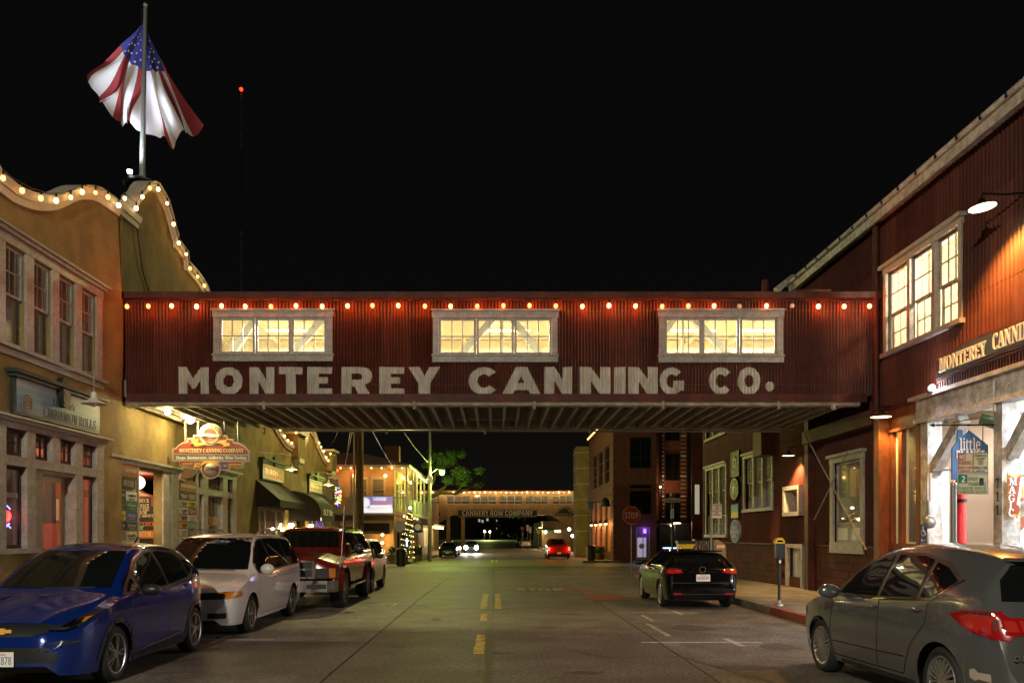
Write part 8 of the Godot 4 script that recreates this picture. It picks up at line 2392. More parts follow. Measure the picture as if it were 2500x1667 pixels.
func pale_suv() -> void:
	var gl = M.dark_glass
	var s := {"L": 4.5, "paint": M.paint_pale, "step": 0.07,
		"top": [[0, 0.6], [0.05, 0.82], [0.2, 0.95], [0.9, 1.03], [1.1, 1.06], [1.5, 1.36], [1.85, 1.56], [2.2, 1.62], [3.6, 1.62], [4.2, 1.56], [4.4, 1.1], [4.5, 0.6]],
		"belt": [[0, 0.55], [0.2, 0.82], [1.0, 0.98], [4.2, 1.05], [4.5, 0.5]], "plan": [[0, 0.65], [0.1, 0.8], [0.4, 0.88], [2.2, 0.9], [4.2, 0.88], [4.5, 0.75]],
		"roof": [[0, 0.5], [1.0, 0.74], [1.9, 0.64], [4.2, 0.62], [4.5, 0.6]], "low": [[0, 0.4], [0.3, 0.3], [4.3, 0.32], [4.5, 0.42]], "wheels": [0.9, 3.5], "rad": 0.36, "arch": 0.42, "floor": 0.3, "tyre": 0.22, "rim": 0.22, "spokes": 5, "twin": false,
		"mirror": [1.45, 1.08, 1.02, 0.08], "handles": [[2.2, 0.95], [3.0, 0.95]], "seams": [[[1.3, 0.4], [1.3, 1.0]], [[2.3, 0.4], [2.3, 1.02]]]}
	s.panels = [["windscreen", "F", gl, [[-0.7, 1.1], [0.7, 1.1], [0.58, 1.54], [-0.58, 1.54]], 0.006, 0.12, false],
		["side_window", "S", gl, [[1.35, 1.06], [1.85, 1.48], [2.28, 1.54], [2.28, 1.07]], 0.006, 0.12], ["side_window", "S", gl, [[2.36, 1.07], [2.36, 1.54], [3.9, 1.5], [4.1, 1.12]], 0.006, 0.12],
		["headlamp", "F", M.lamp_clear, [[0.42, 0.72], [0.76, 0.74], [0.74, 0.86], [0.42, 0.84]], 0.008, 0.08], ["grille", "F", M.plastic_black, rect(-0.36, 0.68, 0.36, 0.86), 0.008, 0.12, false]]
	make_car("pale_suv", "pale gold compact SUV parked behind the red pickup", s, Vector3(-4.6, gy(27.3), -27.35), PI, "SUV")

func black_hatch() -> void:
	var gl = M.dark_glass
	var bk = M.plastic_black
	var s := {"L": 4.3, "paint": M.paint_black_car, "step": 0.05,
		"top": [[0, 0.5], [0.05, 0.66], [0.3, 0.8], [0.9, 0.93], [1.15, 0.97], [1.6, 1.17], [2.0, 1.31], [2.4, 1.355], [3.0, 1.35], [3.6, 1.31], [3.82, 1.28], [3.95, 1.19], [4.08, 1.05], [4.14, 0.98], [4.2, 0.94], [4.24, 0.8], [4.29, 0.6], [4.3, 0.5]],
		"belt": [[0, 0.45], [0.3, 0.7], [1.0, 0.88], [2.5, 0.93], [3.6, 0.98], [4.1, 0.94], [4.3, 0.45]],
		"plan": [[0, 0.5], [0.1, 0.68], [0.4, 0.8], [1.0, 0.845], [3.2, 0.85], [3.8, 0.84], [4.1, 0.81], [4.22, 0.77], [4.3, 0.72]],
		"roof": [[0, 0.4], [1.1, 0.7], [2.0, 0.6], [3.0, 0.58], [3.7, 0.57], [4.0, 0.62], [4.15, 0.7], [4.3, 0.66]],
		"low": [[0, 0.3], [0.1, 0.2], [3.9, 0.2], [4.25, 0.24], [4.3, 0.3]], "wheels": [0.86, 3.46], "rad": 0.32, "arch": 0.36, "floor": 0.19, "tyre": 0.21, "rim": 0.23, "spokes": 10, "twin": false,
		"mirror": [1.45, 0.99, 0.99, 0.07], "handles": [[2.3, 0.86], [3.1, 0.88]], "seams": [[[1.3, 0.3], [1.3, 0.9]], [[2.3, 0.3], [2.34, 0.94]], [[3.1, 0.5], [3.2, 0.95]]]}
	s.panels = [
		["rear_window", "B", gl, [[-0.6, 1.04], [0.6, 1.04], [0.55, 1.2], [0.47, 1.3], [-0.47, 1.3], [-0.55, 1.2]], 0.006, 0.09, false],
		["side_window", "S", gl, [[1.35, 0.95], [1.7, 1.18], [2.05, 1.3], [2.28, 1.33], [2.28, 0.97]], 0.006], ["side_window", "S", gl, [[2.36, 0.98], [2.36, 1.33], [3.05, 1.3], [3.15, 1.02]], 0.006], ["side_window", "S", gl, [[3.22, 1.04], [3.12, 1.28], [3.5, 1.2], [3.62, 1.08]], 0.006],
		["tail_lamp", "B", M.lamp_red_lens, [[0.44, 0.83], [0.78, 0.8], [0.8, 0.93], [0.5, 0.9]], 0.009, 0.06], ["tail_lamp_clear", "B", M.lamp_clear, [[0.4, 0.885], [0.74, 0.925], [0.7, 0.945], [0.44, 0.91]], 0.012, 0.06],
		["bright_strip", "B", M.chrome, rect(-0.34, 0.84, 0.34, 0.86), 0.01, 0.1, false], ["reflector", "B", M.lamp_red_lens, rect(0.5, 0.34, 0.68, 0.38), 0.008, 0.06],
		["bumper_insert", "B", bk, [[-0.5, 0.24], [0.5, 0.24], [0.56, 0.36], [-0.56, 0.36]], 0.006, 0.1, false], ["bumper_line", "B", bk, rect(-0.7, 0.6, 0.7, 0.612), 0.004, 0.12, false],
		["windscreen", "F", gl, [[-0.64, 1.02], [0.64, 1.02], [0.54, 1.3], [-0.54, 1.3]], 0.006, 0.12, false]]
	var car := make_car("black_hatchback", "glossy black hatchback parked tail out beside the stop sign", s, Vector3(4.7, 0, -21.6), 0.0)
	number_plate(car, s, Vector3(0, 0.72, 2.15), false, "8EQN589")
	part(car, "badge", G.new().lathe([Vector2(0.06, 0), Vector2(0.075, 0), Vector2(0.075, 0.012), Vector2(0.06, 0.012)], Vector3(0, 0.905, 2.085), Vector3(0, 0, 1), 18), M.chrome)
	part(car, "spoiler", G.new().bar(Vector3(-0.5, 1.325, 1.75), Vector3(0.5, 1.325, 1.75), 0.18, 0.03), M.paint_black_car)
	part(car, "roof_aerial", G.new().tube([Vector3(0, 1.38, 1.2), Vector3(0, 1.43, 1.32)], 0.02, 5), bk)

func grey_mpv() -> void:
	var gl = M.dark_glass
	var bk = M.plastic_black
	var s := {"L": 4.4, "paint": M.paint_grey, "step": 0.04,
		"top": [[0, 0.5], [0.05, 0.66], [0.3, 0.83], [0.8, 0.99], [1.0, 1.05], [1.4, 1.28], [1.8, 1.48], [2.2, 1.59], [2.6, 1.62], [3.2, 1.61], [3.7, 1.56], [4.0, 1.5], [4.08, 1.45], [4.18, 1.2], [4.26, 1.02], [4.32, 0.9], [4.36, 0.7], [4.4, 0.5]],
		"belt": [[0, 0.45], [0.3, 0.74], [1.0, 0.95], [2.0, 1.0], [3.0, 1.05], [3.8, 1.12], [4.15, 1.1], [4.4, 0.45]],
		"plan": [[0, 0.5], [0.1, 0.7], [0.4, 0.85], [0.9, 0.905], [3.2, 0.915], [3.8, 0.9], [4.1, 0.86], [4.25, 0.81], [4.35, 0.76], [4.4, 0.7]],
		"roof": [[0, 0.4], [1.0, 0.74], [1.7, 0.66], [2.2, 0.6], [3.2, 0.6], [3.9, 0.58], [4.1, 0.6], [4.25, 0.7], [4.4, 0.66]],
		"low": [[0, 0.3], [0.1, 0.2], [4.0, 0.22], [4.35, 0.28], [4.4, 0.34]], "wheels": [0.9, 3.55], "rad": 0.33, "arch": 0.375, "floor": 0.2, "tyre": 0.215, "rim": 0.235, "spokes": 10, "twin": true,
		"ymid": 0.6, "mirror": [1.5, 1.04, 1.04, 0.085], "mirrormat": M.paint_grey, "handles": [[2.3, 0.93], [3.18, 0.97]], "handlemat": M.paint_grey,
		"seams": [[[1.3, 0.28], [1.22, 0.55], [1.28, 0.95]], [[2.36, 0.27], [2.4, 0.6], [2.4, 1.02]], [[2.9, 0.3], [3.08, 0.62], [3.32, 0.85], [3.36, 1.06]], [[1.3, 0.28], [2.9, 0.3]], [[1.3, 0.44], [2.95, 0.48]]]}
	s.panels = [
		["window_surround", "S", bk, [[1.12, 0.985], [1.45, 1.23], [1.85, 1.42], [2.3, 1.51], [2.9, 1.51], [3.4, 1.43], [3.74, 1.28], [3.42, 1.09], [2.4, 1.02]], 0.004],
		["side_window", "S", gl, [[1.45, 1.02], [1.58, 1.24], [1.9, 1.4], [2.3, 1.475], [2.34, 1.04]], 0.009], ["side_window", "S", gl, [[2.42, 1.045], [2.4, 1.48], [2.9, 1.48], [3.1, 1.45], [3.12, 1.085]], 0.009], ["side_window", "S", gl, [[3.2, 1.09], [3.18, 1.43], [3.4, 1.385], [3.66, 1.27], [3.4, 1.1]], 0.009],
		["chrome_strip", "S", M.chrome, [[1.0, 0.95], [1.3, 0.985], [2.4, 1.01], [3.42, 1.075], [3.76, 1.28], [3.745, 1.285], [3.415, 1.09], [2.4, 1.025], [1.3, 1.0], [1.0, 0.965]], 0.012],
		["rear_window", "B", gl, [[-0.7, 1.12], [0.7, 1.12], [0.66, 1.3], [0.54, 1.43], [-0.54, 1.43], [-0.66, 1.3]], 0.006, 0.09, false],
		["tail_lamp", "S", M.lamp_red_lens, [[3.72, 0.98], [3.95, 1.03], [4.33, 1.04], [4.36, 0.78], [3.95, 0.86]], 0.012, 0.06], ["tail_lamp", "B", M.lamp_red_lens, [[0.5, 0.84], [0.74, 0.84], [0.75, 0.99], [0.52, 0.98]], 0.011, 0.06],
		["tail_lamp_clear", "S", M.lamp_clear, [[3.9, 0.975], [4.28, 0.98], [4.28, 1.025], [3.95, 1.015]], 0.017, 0.06],
		["fuel_flap", "S", M.sign_border, [[4.0, 0.44], [4.06, 0.42], [4.1, 0.44], [4.22, 0.43], [4.22, 0.5], [4.1, 0.5], [4.06, 0.53], [4.0, 0.51]], 0.004, 0.08],
		["bumper_insert", "B", bk, [[-0.6, 0.26], [0.6, 0.26], [0.66, 0.42], [-0.66, 0.42]], 0.006, 0.1, false], ["sill_trim", "S", bk, [[1.28, 0.2], [3.1, 0.21], [3.1, 0.26], [1.28, 0.25]], 0.005],
		["windscreen", "F", gl, [[-0.68, 1.08], [0.68, 1.08], [0.58, 1.5], [-0.58, 1.5]], 0.006, 0.12, false]]
	var car := make_car("grey_hatchback", "tall silver grey hatchback parked nose away outside the white portal", s, Vector3(4.98, 0, -9.43), 0.045)
	number_plate(car, s, Vector3(0, 0.72, 2.18), false, "7XUS204")
	text(car, "C-MAX", Vector3(-0.62, 0.66, 2.19), 0.22, 0.05, Basis.IDENTITY, M.chrome, "sans_bold", 0.012)
	part(car, "spoiler", G.new().bar(Vector3(-0.54, 1.48, 1.85), Vector3(0.54, 1.48, 1.85), 0.2, 0.03), M.paint_grey)
	part(car, "parking_sensor", G.new().lathe([Vector2(0.03, 0), Vector2(0.025, 0.01), Vector2(0.001, 0.012)], Vector3(-0.6, 0.5, 2.17), Vector3(0, 0, 1), 12), M.chrome)

func far_car(called: String, label: String, m: Material, at: Vector3, away: bool, kind: String) -> Node3D:
	var gl = M.dark_glass
	var sedan := kind == "sedan"
	var tk := kind == "pickup"
	var s := {"L": 4.6 if not tk else 5.4, "paint": m, "step": 0.16, "belt": [[0, 0.5], [0.3, 0.75], [1.0, 0.9], [4.0, 0.98], [4.6, 0.5]], "plan": [[0, 0.6], [0.15, 0.78], [0.5, 0.88], [2.3, 0.9], [4.2, 0.87], [4.6, 0.7]],
		"top": [[0, 0.55], [0.08, 0.75], [0.9, 0.95], [1.2, 1.0], [1.9, 1.4], [2.4, 1.46], [3.2, 1.42], [3.9, 1.08], [4.45, 1.0], [4.55, 0.8], [4.6, 0.55]], "roof": [[0, 0.5], [1.2, 0.72], [2.0, 0.6], [3.2, 0.58], [4.0, 0.68], [4.6, 0.6]],
		"low": [[0, 0.35], [0.2, 0.22], [4.4, 0.24], [4.6, 0.35]], "wheels": [0.9, 3.6], "rad": 0.32, "arch": 0.37, "floor": 0.2, "tyre": 0.2, "rim": 0.2, "spokes": 5, "twin": false, "plain": true}
	if tk:
		s.merge({"top": [[0, 0.7], [0.06, 1.0], [1.1, 1.15], [1.3, 1.2], [1.8, 1.7], [2.2, 1.78], [3.3, 1.76], [3.5, 1.6], [3.6, 1.15], [5.3, 1.13], [5.36, 0.9], [5.4, 0.6]], "belt": [[0, 0.6], [0.3, 1.0], [5.2, 1.08], [5.4, 0.55]], "plan": [[0, 0.75], [0.2, 0.9], [2.7, 0.98], [5.2, 0.97], [5.4, 0.93]], "roof": [[0, 0.5], [1.3, 0.8], [2.0, 0.7], [3.4, 0.7], [3.7, 0.92], [5.4, 0.9]], "low": [[0, 0.5], [0.2, 0.4], [5.3, 0.42], [5.4, 0.5]], "wheels": [0.95, 4.3], "rad": 0.38, "arch": 0.44}, true)
	s.panels = [["windscreen", "F", gl, [[-0.62, 1.06], [0.62, 1.06], [0.52, 1.36], [-0.52, 1.36]], 0.008, 0.2, false], ["rear_window", "B", gl, [[-0.6, 1.1 if not tk else 1.25], [0.6, 1.1 if not tk else 1.25], [0.5, 1.36 if not tk else 1.66], [-0.5, 1.36 if not tk else 1.66]], 0.008, 0.2, false],
		["side_window", "S", gl, [[1.4, 1.0], [1.9, 1.32], [3.2, 1.34], [3.7, 1.05]], 0.008, 0.2], ["headlamp", "F", M.lamp_clear, rect(0.45, 0.62, 0.78, 0.74), 0.01, 0.2], ["tail_lamp", "B", s.get("lens", M.lamp_red_lens), rect(0.5, 0.7, 0.8, 0.86), 0.01, 0.2]]
	if tk:
		s.panels[2] = ["side_window", "S", gl, [[1.6, 1.2], [1.95, 1.6], [3.3, 1.66], [3.4, 1.2]], 0.008, 0.2]
		glow_mat("tail_glow", Color(1.0, 0.08, 0.05), 6.0)
		s.panels[4] = ["tail_lamp", "B", M.tail_glow, rect(0.76, 0.78, 0.92, 1.04), 0.012, 0.2]
	return make_car(called, label, s, at, 0.0 if away else PI, "pickup" if tk else "car")

func far_cars() -> void:
	paint("paint_slate", Color(0.04, 0.07, 0.13), 0.4)
	paint("paint_silver", Color(0.4, 0.38, 0.35), 0.5)
	paint("paint_dark", Color(0.02, 0.03, 0.03), 0.3)
	var c := far_car("slate_sedan", "slate blue saloon parked under the green street lamp", M.paint_slate, Vector3(-4.7, gy(84), -86), false, "sedan")
	number_plate(c, {}, Vector3(0, 0.45, -2.32), true, "5CAL212")
	far_car("dark_sedan", "dark saloon parked behind the slate blue saloon", M.paint_dark, Vector3(-4.75, gy(93), -93.5), false, "sedan")
	glow_mat("headlamp_glow", Color(1.0, 0.99, 0.95), 60.0)
	c = far_car("oncoming_car", "oncoming car with dazzling white headlights", M.paint_dark, Vector3(-2.85, gy(100), -102), false, "sedan")
	for x in [-0.62, 0.62]:
		var l := part(c, "lit_headlamp", G.new().ball(Vector3(x, 0.68, -2.3), 0.24, 10), M.headlamp_glow, 60)
		spot(c, Vector3(x, 0.68, -2.52), Vector3(0, -0.12, -1), Color(1.0, 0.98, 0.9), 30.0, 38.0, 0.8, 0.1)
	c = far_car("dark_red_pickup", "dark red pickup with glowing tail lamps at far kerb", M.paint_red_truck, Vector3(5.35, gy(72), -75), true, "pickup")
	number_plate(c, {}, Vector3(0, 0.55, 2.72), false, "7T41880")
	for x in [-0.84, 0.84]: omni(c, Vector3(x, 0.9, 2.85), Color(1.0, 0.1, 0.06), 1.3, 0.08)
	far_car("silver_sedan", "silver saloon parked near the far stop sign", M.paint_silver, Vector3(4.4, gy(126), -128), true, "sedan")
	far_car("green_sedan", "dark green saloon parked ahead of the silver saloon", M.paint_dark, Vector3(4.3, gy(138), -140), true, "sedan")

# ---------------------------------------------------------------- poles, signs, meters, flag
func post(t: Node3D, at: Vector3, top: float, r: float, m: Material) -> void:
	part(t, "post", G.new().tube([at, Vector3(at.x, top, at.z)], r, 8), m, 50)

func street_things() -> void:
	# stop sign
	var Z := 36.5
	var c := pz(1542, 1258, Z)
	var t := thing("stop_sign", "red octagonal stop sign on thin steel post at the junction", "stop sign", Vector3(c.x, gy(Z) + 0.1, -Z))
	var oc := func(r):
		var o := PackedVector2Array()
		for k in 8: o.append(Vector2(cos(TAU * (k + 0.5) / 8), sin(TAU * (k + 0.5) / 8)) * r)
		return o
	part(t, "border", G.new().prism(oc.call(0.405), c, Vector3.RIGHT, Vector3.UP, Vector3(0, 0, 0.006)), M.sign_white)
	part(t, "face", G.new().prism(oc.call(0.38), c + Vector3(0, 0, 0.006), Vector3.RIGHT, Vector3.UP, Vector3(0, 0, 0.004)), M.stop_red)
	text(t, "STOP", c + Vector3(0, 0, 0.012), 0.58, 0.27, Basis.IDENTITY, M.sign_white, "sans_bold", 0.003)
	post(t, Vector3(c.x, gy(Z), -Z - 0.03), c.y + 0.3, 0.025, M.grey_metal)
	# street name blade
	Z = 35.8
	c = pz(1642, 1221, Z)
	t = thing("street_name_sign", "pale street name blade on dark pole by the red wall", "street sign", Vector3(c.x, gy(Z) + 0.15, -Z))
	var bl := PackedVector2Array()
	for q in [[-0.36, -0.09], [0.3, -0.09], [0.33, -0.05], [0.38, 0.0], [0.33, 0.05], [0.3, 0.09], [-0.3, 0.09], [-0.33, 0.05], [-0.38, 0], [-0.33, -0.05]]: bl.append(Vector2(q[0], q[1]))
	part(t, "blade", G.new().prism(bl, c, Vector3.RIGHT, Vector3.UP, Vector3(0, 0, 0.01)), M.sign_white)
	text(t, "Prescott", c + Vector3(0, 0, 0.012), 0.55, 0.13, Basis.IDENTITY, M.black, "sans", 0.003)
	part(t, "finial", G.new().lathe([Vector2(0.08, 0), Vector2(0.13, 0.1), Vector2(0.1, 0.2), Vector2(0.001, 0.22)], c + Vector3(0, 0.09, 0), Vector3.UP, 8), M.brown_wood)
	post(t, Vector3(c.x, gy(Z), -Z - 0.03), c.y + 0.09, 0.04, M.pole_green)
	part(t, "side_blade", G.new().box(c + Vector3(-0.01, -0.75, -0.3), c + Vector3(0.02, -0.35, 0.3)), M.black)
	# no parking sign by the news boxes
	Z = 27.5
	c = pz(1750, 1247, Z)
	t = thing("no_parking_sign", "pair of small white no parking plates on post by news boxes", "street sign", Vector3(c.x - 0.18, 0.15, -Z))
	var fr := frame_front(Z)
	plate(t, "upper_plate", fr, c.x, c.y + 0.12, 0.32, 0.22, 0.03, 0.036, M.sign_white)
	plate(t, "lower_plate", fr, c.x, c.y - 0.12, 0.32, 0.22, 0.03, 0.036, M.sign_white)
	for q in [["NO PARKING", 0.18], ["ANY", 0.12], ["TIME", 0.06]]: text(t, q[0], c + Vector3(0, q[1], 0.04), 0.26 if q[0].length() > 4 else 0.12, 0.045, Basis.IDENTITY, M.sign_red, "sans_bold", 0.002)
	for q in [["NO", -0.06], ["LOADING", -0.13]]: text(t, q[0], c + Vector3(0, q[1], 0.04), 0.08 if q[0] == "NO" else 0.24, 0.05, Basis.IDENTITY, M.sign_black, "sans_bold", 0.002)
	post(t, Vector3(c.x - 0.17, 0.1, -Z), c.y + 0.05, 0.03, M.grey_metal)
	# kerbside parking plates in front of the portal
	Z = 13.2
	var s := 3.41
	var P := func(x, y): return pz(2080 + x / s, 880 + y / s, Z)
	var a: Vector3 = P.call(850, 1100)
	t = thing("parking_plates", "cream parking time plates on grey post before the blue house sign", "street sign", Vector3(a.x, 0.15, -Z))
	post(t, Vector3(a.x, 0.1, -Z), a.y + 0.12, 0.045, M.grey_metal)
	part(t, "post_cap", G.new().ball(Vector3(a.x, a.y + 0.12, -Z), 0.055, 10), M.pale_metal, 60)
	fr = frame_front(Z)
	var box := func(called, x0, y0, x1, y1, c0, c1, m):
		var p: Vector3 = P.call(x0, y0)
		var q: Vector3 = P.call(x1, y1)
		return plate(t, called, fr, (p.x + q.x) / 2, (p.y + q.y) / 2, absf(q.x - p.x), absf(q.y - p.y), c0, c1, m, 0.012)
	box.call("upper_plate", 876, 768, 1132, 940, 0.02, 0.026, M.sign_cream)
	box.call("lower_plate", 876, 945, 1132, 1113, 0.02, 0.026, M.sign_cream)
	box.call("red_outline", 881, 772, 1001, 936, 0.026, 0.027, M.sign_red)
	box.call("red_inset", 885, 777, 997, 931, 0.027, 0.028, M.sign_cream)
	box.call("black_outline", 1008, 772, 1128, 936, 0.026, 0.027, M.sign_black)
	box.call("black_inset", 1012, 777, 1124, 931, 0.027, 0.028, M.sign_cream)
	box.call("green_outline", 880, 949, 1128, 1110, 0.026, 0.027, M.sign_green)
	box.call("green_inset", 884, 953, 1124, 1105, 0.027, 0.028, M.sign_cream)
	box.call("red_block", 885, 777, 943, 831, 0.028, 0.029, M.sign_red)
	box.call("green_block", 884, 953, 957, 1023, 0.028, 0.029, M.sign_green)
	box.call("sticker", 1056, 978, 1092, 1040, 0.028, 0.03, M.sign_black)
	for q in [["NO", 914, 804, 46, 38, "sign_white"], ["PARKING", 941, 853, 104, 32, "sign_red"], ["6AM to 11AM", 941, 893, 104, 22, "sign_red"], ["MON-FRI", 941, 919, 80, 15, "sign_red"], ["COMMERCIAL", 1068, 793, 104, 18, "sign_black"],
			["LOADING", 1068, 818, 72, 18, "sign_black"], ["ZONE", 1068, 840, 44, 17, "sign_black"], ["ONLY", 1068, 861, 44, 17, "sign_black"], ["6AM to 11AM", 1068, 893, 104, 22, "sign_black"], ["MON-FRI", 1068, 919, 66, 14, "sign_black"],
			["2", 922, 988, 30, 52, "sign_white"], ["HOUR", 1005, 984, 74, 28, "sign_green"], ["PARKING", 1040, 1028, 145, 30, "sign_green"], ["9 AM-8 PM  MON-FRI", 1003, 1063, 225, 22, "sign_green"], ["9 AM-8 PM  SAT-SUN", 1003, 1090, 225, 22, "sign_green"]]:
		text(t, q[0], P.call(q[1], q[2]) + Vector3(0, 0, 0.031), q[3] / s * Z / F, q[4] / s * Z / F, Basis.IDENTITY, M[q[5]], "sans_bold" if q[0] in ["NO", "2"] else "sans", 0.002)
	# parking meter
	Z = 18.8
	c = Vector3(pz(1903, 0, Z).x, 0.15, -Z)
	t = thing("parking_meter", "parking meter with yellow domed top on the right pavement", "parking meter", c)
	part(t, "foot", G.new().lathe([Vector2(0.11, 0), Vector2(0.1, 0.03), Vector2(0.05, 0.06), Vector2(0.04, 0.12)], c, Vector3.UP, 12), M.grey_metal, 40)
	part(t, "post", G.new().tube([c, c + Vector3(0, 0.95, 0)], 0.032, 10), M.pole_green, 50)
	part(t, "neck", G.new().tube([c + Vector3(0, 0.86, 0), c + Vector3(0, 0.95, 0), c + Vector3(0, 1.06, 0)], [0.035, 0.05, 0.075], 10), M.meter_grey, 50)
	part(t, "body", G.new().obox(c + Vector3(0, 1.2, 0), Vector3(0.085, 0, 0), Vector3(0, 0.16, 0), Vector3(0, 0, 0.06)), M.meter_grey)
	part(t, "dome", G.new().prism(PackedVector2Array([Vector2(-0.105, 0), Vector2(0.105, 0), Vector2(0.1, 0.06), Vector2(0.05, 0.12), Vector2(-0.05, 0.12), Vector2(-0.1, 0.06)]), c + Vector3(0, 1.36, -0.07), Vector3.RIGHT, Vector3.UP, Vector3(0, 0, 0.14)), M.meter_yellow)
	part(t, "window", G.new().box(c + Vector3(-0.06, 1.385, 0.071), c + Vector3(0.06, 1.43, 0.075)), M.dark_glass)
	part(t, "label_plate", G.new().box(c + Vector3(-0.02, 0.93, 0.05), c + Vector3(0.02, 0.99, 0.06)), M.sign_white)
	# news boxes and kiosk behind the black car
	Z = 28.0
	t = thing("news_box", "yellow topped news box behind the black hatchback", "news box", Vector3(pz(1682, 0, Z).x, 0.15, -Z))
	part(t, "cabinet", G.new().box(Vector3(pz(1658, 0, Z).x, 0.15, -Z - 0.4), Vector3(pz(1698, 0, Z).x, 1.4, -Z)), M.sign_yellow)
	part(t, "lid", G.new().box(Vector3(pz(1656, 0, Z).x, 1.4, -Z - 0.42), Vector3(pz(1700, 0, Z).x, 1.5, -Z + 0.02)), M.sign_black)
	t = thing("magazine_rack", "row of chrome magazine tubes behind the black hatchback", "rack", Vector3(pz(1722, 0, Z).x, 0.15, -Z))
	for k in 5:
		var x := pz(1701 + 9.5 * k, 0, Z).x
		part(t, "tube", G.new().tube([Vector3(x, 1.02, -Z), Vector3(x, 1.5, -Z)], 0.05, 10), M.chrome, 50)
	part(t, "shelf", G.new().box(Vector3(pz(1697, 0, Z).x, 0.95, -Z - 0.35), Vector3(pz(1748, 0, Z).x, 1.02, -Z + 0.06)), M.grey_metal)
	part(t, "top", G.new().box(Vector3(pz(1697, 0, Z).x, 1.5, -Z - 0.35), Vector3(pz(1748, 0, Z).x, 1.54, -Z + 0.06)), M.black_metal)
	part(t, "stand", G.new().box(Vector3(pz(1700, 0, Z).x, 0.15, -Z - 0.3), Vector3(pz(1744, 0, Z).x, 0.95, -Z - 0.02)), M.black)
	Z = 27.6
	t = thing("weekly_box", "slant topped brown newspaper box with small white and red label", "news box", Vector3(pz(1760, 0, Z).x, 0.15, -Z))
	part(t, "cabinet", G.new().prism(PackedVector2Array([v2(1746, 1422, Z), v2(1773, 1422, Z), v2(1773, 1331, Z), v2(1755, 1318, Z), v2(1746, 1318, Z)]), Vector3(0, 0, -Z), Vector3.RIGHT, Vector3.UP, Vector3(0, 0, -0.4)), M.sign_grey)
	part(t, "label", G.new().box(pz(1751, 1338, Z), pz(1769, 1331, Z - 0.01)), M.sign_white)
	text(t, "WEEKLY", pz(1760, 1334.5, Z - 0.015), 0.2, 0.06, Basis.IDENTITY, M.sign_red)
	# timber utility pole and wires
	Z = 36.0
	c = Vector3(pz(878, 0, Z).x, gy(Z), -Z)
	t = thing("utility_pole", "thick timber utility pole on the left kerb beyond skybridge", "utility pole", c)
	part(t, "shaft", G.new().tube([c, c + Vector3(0, 5, 0), c + Vector3(0.02, 11.3, 0)], [0.18, 0.155, 0.12], 12), M.wood_pole, 50)
	part(t, "conduit", G.new().tube([c + Vector3(-0.24, 0, 0.02), c + Vector3(-0.22, 10, 0.02)], 0.04, 8), M.pale_metal, 50)
	part(t, "cross_arm", G.new().box(c + Vector3(-1.1, 10.9, -0.06), c + Vector3(1.1, 11.02, 0.06)), M.wood_pole)
	var wi := thing("utility_wires", "thin black wires running from timber pole to the buildings", "wires", c + Vector3(0, 11, 0))
	for q in [[862, 1040, 840, 1140], [856, 1040, 842, 1140], [905, 1045, 965, 1150], [975, 1040, 1045, 1130], [826, 1050, 805, 1090]]:
		part(wi, "wire", G.new().tube([pz(q[0], q[1], 37), pz((q[0] + q[2]) / 2.0, (q[1] + q[3]) / 2.0 + 4, 46), pz(q[2], q[3], 57)], 0.014, 4), M.grey_metal)
	flag()
	# radio mast
	Z = 150.0
	var bx := pz(588, 0, Z).x
	t = thing("radio_mast", "tall thin lattice radio mast with red lamp on top", "mast", Vector3(bx, 0, -Z))
	var ht := pz(0, 222, Z).y
	for k in 3:
		var o := Vector3(cos(TAU * k / 3), 0, sin(TAU * k / 3)) * 0.62
		part(t, "leg", G.new().tube([Vector3(bx, 0, -Z) + o, Vector3(bx, ht * 0.52, -Z) + o * 0.95, Vector3(bx, ht * 0.55, -Z) + o * 0.55, Vector3(bx, ht, -Z) + o * 0.4], 0.05, 5), M.grey_metal)
	for k in 46:
		var y := ht * k / 46.0
		var r := 0.62 if y < ht * 0.53 else 0.32
		for j in 3:
			var p0 := Vector3(cos(TAU * j / 3), 0, sin(TAU * j / 3)) * r
			var p1 := Vector3(cos(TAU * (j + 1) / 3), 0, sin(TAU * (j + 1) / 3)) * r
			part(t, "lattice_bar", G.new().bar(Vector3(bx, y, -Z) + p0, Vector3(bx, y + ht / 46.0, -Z) + p1, 0.035, 0.035), M.sign_red if (k / 8) % 2 == 0 else M.sign_white)
	glow_mat("beacon_red", Color(1.0, 0.15, 0.06), 8.0)
	part(t, "beacon_lamp", G.new().ball(Vector3(bx, ht + 0.3, -Z), 0.32, 8), M.beacon_red, 60)
	omni(t, Vector3(bx, ht + 0.3, -Z), Color(1.0, 0.15, 0.08), 20.0, 0.3)

